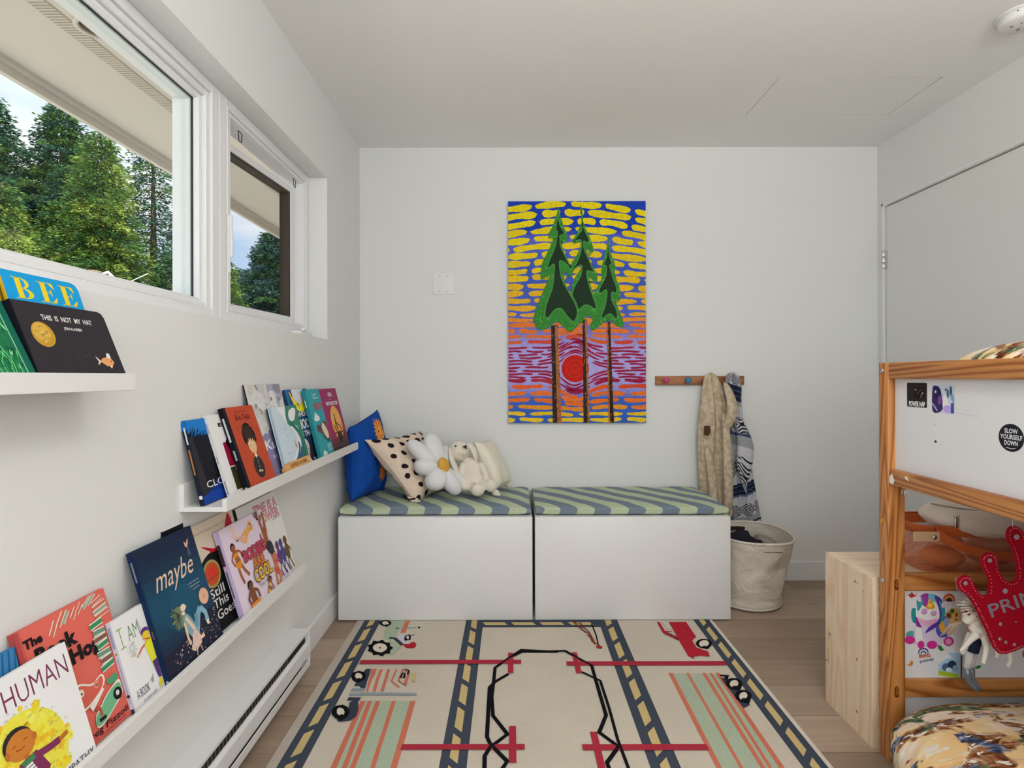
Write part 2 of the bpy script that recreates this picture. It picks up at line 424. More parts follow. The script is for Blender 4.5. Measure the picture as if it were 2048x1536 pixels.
# baseboards
bh, bt = 0.104, 0.012
b = MB(); b.box(XL, XR, YB-bt, YB, 0, bh, b=0.0015); struct(b.build('baseboard_back', M['trim']))
b = MB(); b.box(XL, XL+bt, 2.155, YB-bt, 0, bh, b=0.0015); b.box(XL, XL+bt, YF, 0.60, 0, bh, b=0.0015); struct(b.build('baseboard_left', M['trim']))
b = MB(); b.box(XR-bt, XR, YF, DY0-0.01, 0, bh, b=0.0015); struct(b.build('baseboard_right', M['trim']))

# ---- windows in the left wall
glass, t, p = newmat('window_glass')
p.inputs['Base Color'].default_value = (1, 1, 1, 1); p.inputs['Roughness'].default_value = 0.0; p.inputs['Transmission Weight'].default_value = 1.0; p.inputs['IOR'].default_value = 1.0; p.inputs['Specular IOR Level'].default_value = 0.25
tr = N(t, 'ShaderNodeBsdfTransparent'); tr.inputs[0].default_value = (0.97, 0.985, 0.98, 1)
gl = N(t, 'ShaderNodeBsdfGlossy'); gl.inputs['Roughness'].default_value = 0.0
fr = N(t, 'ShaderNodeFresnel', IOR=1.3); ms = N(t, 'ShaderNodeMixShader')
ms.inputs[0].default_value = 0.012; t.links.new(tr.outputs[0], ms.inputs[1]); t.links.new(gl.outputs[0], ms.inputs[2])
t.links.new(ms.outputs[0], t.nodes['Material Output'].inputs[0])
tint, t, p = newmat('screened_glass')
tr = N(t, 'ShaderNodeBsdfTransparent'); tr.inputs[0].default_value = (0.87, 0.88, 0.87, 1)
gl = N(t, 'ShaderNodeBsdfGlossy'); gl.inputs['Roughness'].default_value = 0.0
fr = N(t, 'ShaderNodeFresnel', IOR=1.25); ms = N(t, 'ShaderNodeMixShader')
ms.inputs[0].default_value = 0.012; t.links.new(tr.outputs[0], ms.inputs[1]); t.links.new(gl.outputs[0], ms.inputs[2])
t.links.new(ms.outputs[0], t.nodes['Material Output'].inputs[0])
M['edgeglass'] = plain('spacer_grey_green', (0.70, 0.76, 0.745), 0.3)
FX = -0.919          # inner face of the frames
def ring(q, x0, x1, y0, y1, z0, z1, wl, wr, wb, wt, b=0):
    q.box(x0, x1, y0, y0+wl, z0, z1, b=b); q.box(x0, x1, y1-wr, y1, z0, z1, b=b)
    q.box(x0, x1, y0+wl, y1-wr, z0, z0+wb, b=b); q.box(x0, x1, y0+wl, y1-wr, z1-wt, z1, b=b)
MY = 1.776
w1 = bpy.data.objects.new('window_1', None); C.objects.link(w1); w1.location = (FX, 0.95, WZ0); struct(w1)
b = MB()
ring(b, -1.02, FX, WY0, MY, WZ0, WZ1, .045, .045, .040, .030, b=0.002)
ring(b, -1.02, FX-0.008, WY0+.045, MY-.045, WZ0+.040, WZ1-.030, .020, .022, .016, .020, b=0.003)
ring(b, -1.02, FX-0.020, WY0+.065, MY-.067, WZ0+.056, WZ1-.050, .014, .016, .012, .014, b=0.002)
b.build('frame', M['vinyl'], w1)
gy0, gy1, gz0, gz1 = WY0+.079, MY-.083, WZ0+.068, WZ1-.064
b = MB(); ring(b, -0.984, -0.962, gy0-.004, gy1+.004, gz0-.004, gz1+.004, .012, .012, .010, .012); b.build('glazing_spacer', M['edgeglass'], w1)
b = MB(); ring(b, -0.961, -0.956, gy0-.006, gy1+.006, gz0-.006, gz1+.006, .010, .008, .008, .008); b.build('gasket', M['darkplastic'], w1)
b = MB(); b.box(-0.976, -0.972, gy0, gy1, gz0, gz1); b.build('glass', glass, w1)
w2 = bpy.data.objects.new('window_2', None); C.objects.link(w2); w2.location = (FX, 2.17, WZ0); struct(w2)
b = MB()
ring(b, -1.0, FX, MY, WY1, WZ0, WZ1, .042, .045, .045, .034, b=0.002)
ring(b, -1.0, FX-.006, MY+.042, WY1-.045, WZ0+.045, WZ1-.034, .040, .012, .016, .012, b=0.003)
b.build('frame', M['vinyl'], w2)
b = MB(); b.box(FX, FX+.004, MY+.0425, MY+.0455, WZ0+.04, WZ1-.03); b.build('bead', M['vinyl'], w2)
for yy, zz in ((1.935, 1.958), (2.42, 1.965)):      # screen clips
    b = MB(); x = -0.931
    b.tube([(x, yy-.013, zz+.016), (x, yy-.009, zz-.016), (x, yy+.009, zz-.018), (x, yy+.013, zz+.014), (x, yy-.013, zz+.016)], .0016, seg=6)
    b.build('screen_clip', M['darkplastic'], w2)
b = MB()   # lock lever on the near jamb
b.box(FX, FX+.006, MY+.046, MY+.060, 1.47, 1.66, b=.003); b.box(FX+.003, FX+.013, MY+.047, MY+.059, 1.60, 1.66, b=.004, seg=2)
b.box(FX+.005, FX+.014, MY+.049, MY+.061, 1.52, 1.605, b=.004, seg=2)
b.build('lock_lever', M['vinyl'], w2)
b = MB()   # folding crank on the sill
b.box(FX, FX+.045, 2.33, 2.47, WZ0+.004, WZ0+.022, b=.006, seg=2)
b.lathe([(.016, 0), (.017, .004), (.015, .012), (.006, .015)], (FX+.03, 2.44, WZ0+.020), 'Z', 16)
b.tube([(FX+.03, 2.44, WZ0+.034), (FX+.043, 2.40, WZ0+.032), (FX+.047, 2.35, WZ0+.026)], [.006, .006, .009], seg=8)
b.build('crank_handle', M['vinyl'], w2)
# the opened sash, hinged at its far edge, its near edge swung outwards
ang = math.radians(-5.0); hy, hxx = 2.496, -0.962
R = Matrix.Translation((hxx, hy, 0))@Matrix.Rotation(ang, 4, 'Z')@Matrix.Translation((0, 0, 0))
sb = MB(); sb.mat = R; SL = 0.655
ring(sb, -0.045, 0.0, -SL, 0, WZ0+.052, WZ1-.068, .048, .030, .040, .028, b=0.003)
sash = sb.build('sash', M['vinyl'], w2)
sb = MB(); sb.mat = R; ring(sb, -0.044, -0.004, -SL+.046, -.028, WZ0+.090, WZ1-.094, .006, .018, .004, .012)
sb.build('sash_gasket', plain('dark_brown_gasket', (0.05, 0.035, 0.022), 0.6), sash)
sb = MB(); sb.mat = R; sb.box(-0.030, -0.026, -SL+.05, -.044, WZ0+.094, WZ1-.105); sb.build('sash_glass', tint, sash)
# ---- unseen windows added behind the camera to go with the fill lights
def added_window(name, axis, a0, a1, z0, z1, pos):
    w = bpy.data.objects.new(name, None); C.objects.link(w); w.location = (0, 0, 0); struct(w); b = MB(); g = MB()
    for (s0, s1, q0, q1) in ((a0, a0+.05, z0, z1), (a1-.05, a1, z0, z1), (a0, a1, z0, z0+.05), (a0, a1, z1-.05, z1), ((a0+a1)/2-.025, (a0+a1)/2+.025, z0, z1)):
        if axis == 'X': b.box(s0, s1, pos-.05, pos, q0, q1)
        else: b.box(pos, pos+.05, s0, s1, q0, q1)
    if axis == 'X': g.box(a0, a1, pos-.028, pos-.024, z0, z1)
    else: g.box(pos+.024, pos+.028, a0, a1, z0, z1)
    b.build('frame', M['vinyl'], w); g.build('glass', glass, w)
added_window('added_window_rear', 'X', -0.7, 1.6, 0.7, 2.2, YF-.02)
added_window('added_window_side', 'Y', -1.45, -0.45, 0.95, 2.05, XR+.02)

# ---- unseen ceiling lamp added to brighten the room, just out of the picture
t0 = thing('added_ceiling_lamp', 'added round flush ceiling lamp with frosted glass bowl, out of view above the rug', 'lamp', (0.55, 0.75, ZC))
b = MB(); b.lathe([(.0, 0), (.15, 0), (.15, -.02), (.14, -.025), (0, -.025)], (0.55, 0.75, ZC), 'Z', 32); b.build('base_plate', M['trim'], t0)
m, t, p = newmat('frosted_glass'); p.inputs['Base Color'].default_value = (.9, .88, .84, 1); p.inputs['Roughness'].default_value = .6
p.inputs['Emission Color'].default_value = (1, .93, .85, 1); p.inputs['Emission Strength'].default_value = 1.2
b = MB(); b.lathe([(.132, -.025), (.128, -.05), (.10, -.075), (.05, -.09), (.003, -.094)], (0.55, 0.75, ZC), 'Z', 32); b.build('bowl', m, t0)

# ---- unseen uplighter added behind the camera to brighten the ceiling
t0 = thing('added_floor_lamp', 'added tall white uplighter floor lamp with an open bowl, unseen behind the camera', 'lamp', (0.95, -0.75, 0))
b = MB(); b.lathe([(.002, 0), (.13, 0), (.13, .012), (.03, .025), (.002, .026)], (0.95, -0.75, 0), 'Z', 32); b.build('base', M['trim'], t0)
b = MB(); b.tube([(0.95, -0.75, .02), (0.95, -0.75, 1.60)], .012, seg=12); b.build('pole', M['trim'], t0)
b = MB(); b.lathe([(.014, 1.59), (.06, 1.605), (.12, 1.64), (.155, 1.69), (.150, 1.69), (.115, 1.645), (.056, 1.612), (.012, 1.60)], (0.95, -0.75, 0), 'Z', 36); b.build('bowl_shade', M['trim'], t0)
# ---- smoke detector
M['greyhole'] = plain('grey_hole', (.25, .25, .24), .7)
t0 = thing('smoke_detector', 'round white smoke detector on the ceiling at the top right', 'smoke detector', (1.797, 1.975, ZC))
b = MB(); b.lathe([(.0, 0), (.076, 0), (.076, -.005), (.073, -.007), (0, -.007)], (1.797, 1.975, ZC), 'Z', 40); b.build('mounting_ring', M['trim'], t0)
b = MB(); b.lathe([(.0, -.007), (.068, -.007), (.070, -.010), (.067, -.032), (.062, -.036), (.002, -.037)], (1.797, 1.975, ZC), 'Z', 40); b.build('housing', M['trim'], t0)
for dx, dy, r_ in ((-.030, .012, .005), (-.012, -.008, .0035), (.008, .028, .006), (.02, -.03, .004)):
    b = MB(); b.lathe([(r_, -.0374), (r_, -.0380)], (1.797+dx, 1.975+dy, ZC), 'Z', 12)
    b.build('vent_hole', M['greyhole'], t0)
b = MB(); a = math.radians(-143); b.ell((1.797+.069*math.cos(a), 1.975+.069*math.sin(a), ZC-.014), (.0025, .0025, .0025), nu=8, nv=6); b.build('test_light', M['dark'], t0)

# ---- blank double wall plate
px0, px1, pz0, pz1 = (865-1023)/361.3, (908.5-1023)/361.3, 1.134-(588.5-752)/361.3, 1.134-(546-752)/361.3
t0 = thing('wall_plate', 'blank white double cover plate screwed to the back wall', 'wall plate', ((px0+px1)/2, YB, (pz0+pz1)/2))
b = MB(); b.box(px0, px1, YB-.006, YB, pz0, pz1, b=.003, seg=2); b.build('cover', M['trim'], t0)
for sx_ in (px0+.040, px1-.040):
    for sz_ in (pz0+.016, pz1-.018):
        b = MB(); b.lathe([(.0032, 0), (.0032, .0012), (.001, .0016)], (sx_, YB-.0078, sz_), 'Y', 10); b.build('screw', plain('screw_white', (.55, .55, .54), .4), t0)

# ---- electric baseboard heater
t0 = thing('baseboard_heater', 'long white electric baseboard heater under the lowest picture ledge', 'heater', (XL+.03, 1.4, 0.035))
y0h, y1h = 0.60, 2.143; xf = -0.772
b = MB()   # back channel, sloping top hood and lower lip: one folded sheet
for (pr) in ([(XL, .168), (XL, .172), (xf-.003, .170), (xf-.003, .160), (xf-.008, .160), (xf-.008, .166)],
             [(XL, .035), (XL, .168), (XL+.004, .168), (XL+.004, .035)],
             [(XL, .035), (XL, .039), (xf-.002, .039), (xf-.002, .060), (xf+.002, .060), (xf+.002, .035)]):
    b.prism([(x, y0h, z) for x, z in pr], (0, y1h-y0h, 0), WHITE)
b.build('housing', M['lacquer'], t0)
b = MB(); b.prism([(x, y0h+.004, z) for x, z in [(xf-.012, .066), (xf-.004, .064), (xf+.001, .074), (xf+.001, .118), (xf-.006, .130), (xf-.010, .130), (xf-.006, .116), (xf-.006, .076)]], (0, y1h-y0h-.008, 0), WHITE); b.build('front_panel', M['lacquer'], t0)
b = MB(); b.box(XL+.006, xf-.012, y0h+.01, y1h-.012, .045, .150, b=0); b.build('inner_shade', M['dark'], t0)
b = MB()
for k in range(70):
    y = y0h+.05+k*.019; b.box(XL+.012, xf-.0105, y, y+.0012, .085, .147)
b.build('fin', plain('aluminium_fins', (.45, .44, .42), .4, metal=.8), t0)['kind'] = 'stuff'
for ye in (y0h-.002, y1h-.001):
    b = MB(); b.prism([(XL, ye, .035), (xf+.003, ye, .035), (xf+.003, ye, .150), (xf-.003, ye, .172), (XL, ye, .174)], (0, .0035, 0), WHITE); b.build('end_cap', M['lacquer'], t0)
b = MB(); b.box(xf+.001, xf+.0016, 2.06, 2.10, .067, .078); b.build('maker_plate', plain('grey_print', (.5, .5, .5), .6), t0)

# ---- eaves, seen through the window from below
M['soffit'] = plain('beige_soffit', (0.66, 0.60, 0.53), 0.6)
M['vent'] = plain('beige_vent', (0.42, 0.36, 0.28), 0.6)
b = MB(); b.box(-1.645, XL-T, -1.9, 7.5, 2.165, 2.18); b.box(-1.665, -1.645, -1.9, 7.5, 2.122, 2.30); b.box(-1.70, -1.665, -1.9, 7.5, 2.15, 2.28)
b.box(-1.645, -1.625, -1.9, 7.5, 2.150, 2.165)
b.box(-1.7, XR+.6, -2.2, 7.5, 2.66, 2.72)
b.box(-1.66, -1.06, -1.9, 7.5, 2.30, 2.66)
tag(b.build('eaves', M['soffit']), 'beige roof overhang with flat soffit and fascia outside the window', 'eaves')
t0 = thing('soffit_vent', 'long ribbed vent strip in the beige soffit outside the window', 'vent', (-1.30, 1.6, 2.165))
b = MB(); b.box(-1.328, -1.272, -1.9, 7.5, 2.1640, 2.1649); b.build('strip', M['vent'], t0)
b = MB()
for k in range(330): b.box(-1.325, -1.275, .8+k*.0125, .8+k*.0125+.005, 2.1625, 2.164)
o = b.build('rib', M['soffit'], t0); o['kind'] = 'stuff'
t0 = thing('soffit_light', 'round fixture let into the soffit outside the big window', 'light fixture', (-1.215, 1.66, 2.165))
b = MB(); b.lathe([(.062, 0), (.062, -.006), (.048, -.008), (.048, .0)], (-1.215, 1.66, 2.1645), 'Z', 28); b.build('rim', M['soffit'], t0)
b = MB(); b.lathe([(.001, -.003), (.047, -.003), (.047, -.001)], (-1.215, 1.66, 2.1645), 'Z', 28); b.build('lens', plain('brown_lens', (.12, .08, .05), .3), t0)
b = MB(); b.box(-1.08, -1.05, YB+T, 7.5, -.6, 2.66); struct(b.build('wall_outside', M['soffit']))
# ================================================================ outside: ground, conifers, fence post
b = MB(); b.grid(lambda u, v: (-70+u*69, -20+v*75, -0.62+0.25*math.sin(u*17)*math.cos(v*13)-u*0.02), 24, 24)
tag(b.build('lawn', plain('garden_grass', (0.07, 0.12, 0.03), 0.9, var=.3, vscale=6)), 'green lawn under the trees outside', 'lawn', kind='structure')
b = MB(); b.box(-12.5, -1.05, -6, 8.2, -0.72, -0.30)  # unseen pale ground, added to throw sunlight up onto the soffit
tag(b.build('bounce_gravel', plain('pale_bounce_gravel', (0.74, 0.70, 0.63), 0.9, var=.12, vscale=30)), 'pale gravel drive added beside the house, unseen, to bounce light onto the soffit', 'drive', kind='structure')
def foliage_mat(name, c1, c2, c3):
    m, t, p = newmat(name); p.inputs['Roughness'].default_value = 0.6
    a = N(t, 'ShaderNodeAttribute'); a.attribute_name = 'Col'
    t.links.new(a.outputs['Color'], p.inputs['Base Color']); p.inputs['Specular IOR Level'].default_value = 0.3
    tl = N(t, 'ShaderNodeBsdfTranslucent'); ms = N(t, 'ShaderNodeMixShader'); ms.inputs[0].default_value = 0.35
    t.links.new(a.outputs['Color'], tl.inputs['Color']); t.links.new(p.outputs[0], ms.inputs[1]); t.links.new(tl.outputs[0], ms.inputs[2])
    t.links.new(ms.outputs[0], t.nodes['Material Output'].inputs[0])
    return m
M['needles'] = foliage_mat('conifer_needles', 0, 0, 0)
M['bark'] = plain('bark', (0.10, 0.075, 0.055), 0.9, var=.3, vscale=8)
def conifer(label, x, y, H, R, cols, seed, z0=-0.6, zb=0.8, droop=0.35, nb=150, dens=1.0, blade=0.13, up=0.0, group='conifers outside the window'):
    rnd = random.Random(seed)
    t0 = thing('conifer', label, 'tree', (x, y, z0), group)
    tk = MB(); tk.tube([(x, y, z0), (x+.03, y, z0+H*.5), (x, y+.02, z0+H)], [.05*R+.05, .03*R+.03, .008], seg=8)
    fo = MB(); vs = fo.v; fs = fo.f; cc = fo.c
    for i in range(nb):
        f = (i+rnd.random())/nb; z = zb+(H+z0-zb)*f**0.92
        q = 1-(z-z0)/H
        L = R*(q**0.75)*rnd.uniform(.6, 1.15)+.10; a = i*2.39996+rnd.uniform(-.3, .3)
        ca, sa = math.cos(a), math.sin(a); base = cols[rnd.randrange(len(cols))]
        pts = []
        for k in range(5):
            s = k/4; pts.append(V3((x+ca*L*s, y+sa*L*s, z+up*L*s-droop*L*s*s+(.10*L*s**4))))
        tk.tube(pts, [.012+.010*R*q, .010+.006*R*q, .008, .006, .003], seg=4, cap=False)
        n = int(L*300*dens)+10
        for k in range(n):
            s = rnd.random()**0.75; j = min(3, int(s*4)); w = s*4-j
            p = pts[j].lerp(pts[j+1], w)
            spread = (.10+.30*L*(1-s)*.8+.05)*rnd.uniform(-1, 1)
            side = V3((-sa, ca, 0)); p = p+side*spread+V3((ca, sa, 0))*rnd.uniform(-.08, .12)+V3((0, 0, rnd.uniform(-.10, .03)-abs(spread)*.25))
            d = (V3((ca, sa, 0))*rnd.uniform(.3, 1)+side*(1.1*math.copysign(1, spread))*rnd.random()+V3((0, 0, rnd.uniform(-.55, .30)))).normalized()
            ln = blade*rnd.uniform(.32, .80); wd = ln*rnd.uniform(.11, .22)
            e = d.cross(V3((rnd.uniform(-1, 1), rnd.uniform(-1, 1), rnd.uniform(-1, 1)))).normalized()*wd
            g = rnd.uniform(.8, 3.4)**1.15; c = tuple(ch*g for ch in base); o = len(vs)
            vs += [tuple(p-e*.4), tuple(p+d*ln*.45-e), tuple(p+d*ln), tuple(p+d*ln*.5+e)]
            fs.append([o, o+1, o+2, o+3]); cc.append(c); fo.sm.append(False); fo.mi.append(0)
    tk.build('trunk', M['bark'], t0, recalc=False); fo.build('foliage', M['needles'], t0, recalc=False)
    return t0
DK = [(.022, .062, .028), (.032, .075, .024), (.018, .048, .030)]
MD = [(.045, .090, .020), (.034, .075, .022), (.075, .120, .022)]
LT = [(.11, .15, .030), (.08, .12, .026), (.15, .19, .040)]
BL = [(.025, .060, .060), (.030, .070, .055)]
conifer('tall dark spruce at the left of the view through the big window', -10.7, 13.4, 8.3, 2.6, DK+MD[:1], 1, nb=230, dens=1.0, blade=.17)
conifer('dark conifer cut by the left edge of the big window', -11.75, 12.7, 8.1, 2.5, DK+MD[:1], 2, nb=200, dens=.9, blade=.17)
conifer('bushy yellow-green conifer in the middle of the big window', -8.6, 11.8, 6.9, 1.9, LT+MD+MD, 3, droop=.55, nb=210, dens=1.15, blade=.14)
conifer('thin open-branched conifer at the right of the big window', -9.3, 14.6, 8.4, 2.2, DK+MD, 4, nb=130, dens=.75, blade=.15)
conifer('low bright green young cedar at the lower left of the big window', -7.6, 8.6, 4.0, 1.25, LT, 5, droop=.6, nb=120, dens=1.2, blade=.11)
conifer('mid green conifer just behind the yellow-green one', -10.2, 12.9, 6.6, 1.7, MD+DK, 6, nb=190, dens=1.0, blade=.15)
conifer('blue-green spruce seen through the small window', -6.55, 15.4, 5.7, 2.2, BL+DK, 7, nb=240, dens=1.1, blade=.16, droop=.25)
conifer('lighter green conifer at the left of the small window', -6.1, 11.9, 4.2, 1.1, MD+LT[:1], 8, nb=110, dens=1.1, blade=.12)
conifer('green conifer between the two dark ones at the left', -9.6, 10.6, 5.4, 1.7, MD+LT[:1], 9, nb=170, dens=1.0, blade=.14)
conifer('low dark conifer low in the right of the big window', -7.4, 12.4, 4.6, 1.4, DK+MD, 10, nb=120, dens=.9, blade=.14)
conifer('thin dark conifer far behind at the edge of the small window', -8.2, 17.0, 5.0, 1.6, BL+DK, 11, nb=130, dens=.9, blade=.17)
t0 = thing('fence_post', 'weathered wooden fence post with white wire bracket below the trees', 'fence post', (-4.9, 6.6, -.6))
b = MB(); b.box(-4.96, -4.84, 6.54, 6.66, -.6, 2.38, b=.008); b.build('post', wood('weathered_post', (.42, .33, .20), (.28, .2, .12), 'Z', 8), t0)
b = MB(); b.tube([(-4.86, 6.64, 2.33), (-4.80, 6.70, 2.38), (-4.74, 6.74, 2.30), (-4.73, 6.74, 2.22)], .018, seg=6); b.tube([(-4.7, 6.76, 2.22), (-4.45, 6.9, 2.40)], .006, seg=5); b.tube([(-4.72, 6.76, 2.31), (-4.56, 6.86, 2.20)], .008, seg=5)
b.build('wire_bracket', plain('white_bracket', (.8, .8, .78), .5), t0)
# ================================================================ storage benches and their cushions
M['gap'] = M['dark']
def bench(x0, x1, label):
    yf, yb, h = 2.60, 3.104, 0.484
    t0 = thing('storage_bench', label, 'bench', ((x0+x1)/2, (yf+yb)/2, 0), 'white storage benches along the back wall')
    b = MB(); t_ = .016
    b.box(x0+.004, x0+.004+t_, yf+.02, yb, .006, h-t_); b.box(x1-.004-t_, x1-.004, yf+.02, yb, .006, h-t_)
    b.box(x0+.02, x1-.02, yf+.03, yb-.01, .03, .045); b.box(x0+.02, x1-.02, yb-.010, yb, .02, h-t_)
    b.build('body', M['lacquer'], t0)
    b = MB(); b.box(x0+.001, x1-.001, yf+.018, yb, h-.016, h, b=.002); b.build('seat_board', M['lacquer'], t0)
    b = MB(); b.box(x0, x1, yf, yf+.017, .006, h-.001, b=.004, seg=2); b.build('drawer_front', M['lacquer'], t0)
    return t0
BX = [(-0.8037, 0.0955), (0.1065, 1.0115)]
bench(*BX[0], 'white storage bench on the left, under the pillows and soft toys')
bench(*BX[1], 'white storage bench on the right, beside the laundry basket')
m, t, p = newmat('striped_canvas'); M['stripe'] = m
p.inputs['Roughness'].default_value = .9; p.inputs['Specular IOR Level'].default_value = .2
tc = N(t, 'ShaderNodeTexCoord'); sx = N(t, 'ShaderNodeSeparateXYZ'); t.links.new(tc.outputs['Object'], sx.inputs[0])
# diagonal stripes: x runs along, y slants them, z keeps them straight down the border
nz = N(t, 'ShaderNodeTexNoise', Scale=7.0, Detail=2.0); t.links.new(tc.outputs['Object'], nz.inputs['Vector'])
def mth(op, a, bb):
    n = N(t, 'ShaderNodeMath', operation=op)
    for i, q in enumerate((a, bb)):
        if hasattr(q, 'is_linked'): t.links.new(q, n.inputs[i])
        else: n.inputs[i].default_value = q
    return n.outputs[0]
a1 = mth('ADD', sx.outputs['X'], mth('MULTIPLY', sx.outputs['Y'], 0.80)); a1 = mth('SUBTRACT', a1, mth('MULTIPLY', sx.outputs['Z'], 0.3))
a1 = mth('ADD', a1, mth('MULTIPLY', nz.outputs['Fac'], 0.018))
fr = mth('FRACT', mth('MULTIPLY', mth('ADD', a1, 0.1217), 1/0.158), 0)
ph = mth('GREATER_THAN', fr, 0.5)
mx = N(t, 'ShaderNodeMixRGB'); mx.inputs[1].default_value = (*K(172, 184, 156, 1.25), 1); mx.inputs[2].default_value = (*K(112, 126, 140, 1.2), 1)
t.links.new(ph, mx.inputs[0]); t.links.new(mx.outputs[0], p.inputs['Base Color'])
n2 = N(t, 'ShaderNodeTexNoise', Scale=10.0, Detail=3.0); t.links.new(tc.outputs['Object'], n2.inputs['Vector'])
bp = N(t, 'ShaderNodeBump', Strength=.5, Distance=.012); t.links.new(n2.outputs['Fac'], bp.inputs['Height']); t.links.new(bp.outputs[0], p.inputs['Normal'])
def cushion(x0, x1, label, seed):
    y0, y1, z0, h = 2.607, 3.100, 0.4845, 0.044
    t0 = thing('bench_cushion', label, 'cushion', ((x0+x1)/2, (y0+y1)/2, z0), 'striped cushions on the benches')
    def sec(u, v):          # v: around the cross-section, u: along x
        X = x0+(x1-x0)*u; a = v*2*PI
        c, s = math.cos(a), math.sin(a)
        px = math.copysign(abs(c)**.22, c); pz = math.copysign(abs(s)**.5, s)
        ed = min(1, min(u, 1-u)*14+.10)**.5
        Y = (y0+y1)/2+px*(y1-y0)/2*(.975+.025*ed)
        wr = noise.noise(V3((X*9, Y*9, seed)))*.006+noise.noise(V3((X*30, Y*12, seed)))*.002
        Z = z0+h*.5+pz*h*.5*(.55+.45*ed)+(wr*(1 if s > 0.05 else .0))
        if s < 0: Z = max(Z, z0)
        return (X, Y, max(Z, z0))
    b = MB(); b.grid(sec, 60, 64)
    n = len(b.v)
    b.build('cover', M['stripe'], t0, recalc=True)
    for X in (x0+.001, x1-.001):
        b = MB(); vs = [sec(0 if X < (x0+x1)/2 else 1, k/64) for k in range(64)]
        b.add(vs, [tuple(range(64))]); b.build('end_panel', M['stripe'], t0)
    b = MB(); b.tube([sec(u/40, .5-.03) for u in range(1, 40)], .0022, seg=6); b.build('piping', M['stripe'], t0)
cushion(-0.797, 0.088, 'green and grey-blue striped flat cushion on the left bench, under the pillows', 1.3)
cushion(0.110, 1.006, 'green and grey-blue striped flat cushion on the right bench, with nothing on it', 5.1)

# ================================================================ picture ledges
def ledge(y0, y1, ztop, label):
    """ztop: top of the front lip"""
    xf = -0.719; z0 = ztop-.032
    t0 = thing('picture_ledge', label, 'picture ledge', (XL+.06, (y0+y1)/2, z0), 'white picture ledges on the left wall')
    b = MB(); b.box(XL, XL+.012, y0, y1, z0, z0+.070, b=.0006); b.build('back_rail', M['ledge'], t0)
    b = MB(); b.box(XL+.012, xf-.012, y0, y1, z0, z0+.012, b=.0006); b.build('shelf_board', M['ledge'], t0)
    b = MB(); b.box(xf-.012, xf, y0, y1, z0, z0+.032, b=.0008); b.build('front_lip', M['ledge'], t0)
ledge(-0.072, 1.078, 1.1405, 'topmost white picture ledge with the dark hat book, just under the big window')
ledge(1.42, 2.637, 0.8245, 'middle white picture ledge holding the row of small-format books beside the pillows')
ledge(0.81, 1.962, 0.483, 'lowest white picture ledge, above the baseboard heater')

# ================================================================ painting
px = lambda u: -0.0166+u*0.757
PW, PH, PX0, PZ0, PY = 0.757, 1.220, -0.0166, 0.8752, 3.098
t0 = thing('painting', 'bright canvas painting of three green trees before a red sun on the back wall', 'painting', (PX0+PW/2, YB, PZ0+PH/2))
m, t, p = newmat('thick_acrylic'); M['acrylic'] = m; p.inputs['Roughness'].default_value = .55; p.inputs['Specular IOR Level'].default_value = .12
a = N(t, 'ShaderNodeAttribute'); a.attribute_name = 'Col'
nz = N(t, 'ShaderNodeTexNoise', Scale=70.0, Detail=3.0); tc = N(t, 'ShaderNodeTexCoord'); t.links.new(tc.outputs['Object'], nz.inputs['Vector'])
mr = N(t, 'ShaderNodeMapRange'); mr.inputs[3].default_value = .72; mr.inputs[4].default_value = 1.28; t.links.new(nz.outputs['Fac'], mr.inputs[0])
hs = N(t, 'ShaderNodeHueSaturation'); t.links.new(a.outputs['Color'], hs.inputs['Color']); t.links.new(mr.outputs[0], hs.inputs['Value']); t.links.new(hs.outputs[0], p.inputs['Base Color'])
n2 = N(t, 'ShaderNodeTexNoise', Scale=120.0, Detail=2.0); t.links.new(tc.outputs['Object'], n2.inputs['Vector'])
bp = N(t, 'ShaderNodeBump', Strength=.6, Distance=.002); t.links.new(n2.outputs['Fac'], bp.inputs['Height']); t.links.new(bp.outputs[0], p.inputs['Normal'])
b = MB()
BLUE = [(0, hx('1a3fae')), (.13, hx('143aa4')), (.17, hx('5763c4')), (.3, hx('3a57b4')), (.52, hx('4a62bc')), (.60, hx('8079c4')), (.66, hx('a79fda')), (.80, hx('a79fda')), (.85, hx('8f8fd6')), (.89, hx('3e62bb')), (1, hx('2d5bb8'))]
DASH = [(0, hx('f4cf0f')), (.28, hx('f2c21a')), (.40, hx('eeb01c')), (.50, hx('f0a828')), (.545, hx('e07a30')), (.62, hx('df6f2c')), (.645, hx('c94034')), (.665, hx('96183e')), (.805, hx('96183e')), (.825, hx('cf3f2c')), (.85, hx('e56f28')), (.92, hx('e6702a')), (.95, hx('eebb26')), (1, hx('f0c028'))]
def ramp(tab, v):
    for a_, c_ in zip(tab, tab[1:]):
        if v <= c_[0]:
            k = (v-a_[0])/(c_[0]-a_[0]); return tuple(x+(y-x)*k for x, y in zip(a_[1], c_[1]))
    return tab[-1][1]
yb_ = PY
b.box(PX0, PX0+PW, PY+.0005, YB-.0005, PZ0, PZ0+PH, hx('2f56b0'))
for k in range(60):
    v0, v1 = k/60, (k+1)/60
    b.add([(PX0, PY, PZ0+PH*(1-v0)), (PX0+PW, PY, PZ0+PH*(1-v0)), (PX0+PW, PY, PZ0+PH*(1-v1)), (PX0, PY, PZ0+PH*(1-v1))], [(0, 1, 2, 3)], ramp(BLUE, (v0+v1)/2))
A = Art(b, (PX0, PY, PZ0), (1, 0, 0), (0, 0, 1), PW, PH, eps=1.2e-4)
rnd = random.Random(11)
SXc, SYc, SR = .485, .755, .062      # sun centre (u, v down), radius in v
rows = [.012, .050, .090, .128, .165, .202, .238, .275, .312, .345, .383, .418, .452, .482, .512, .535, .560, .587, .612, .636,
        .662, .6785, .693, .707, .7215, .736, .7505, .765, .780, .7945, .809, .836, .866, .897, .928, .958, .985]
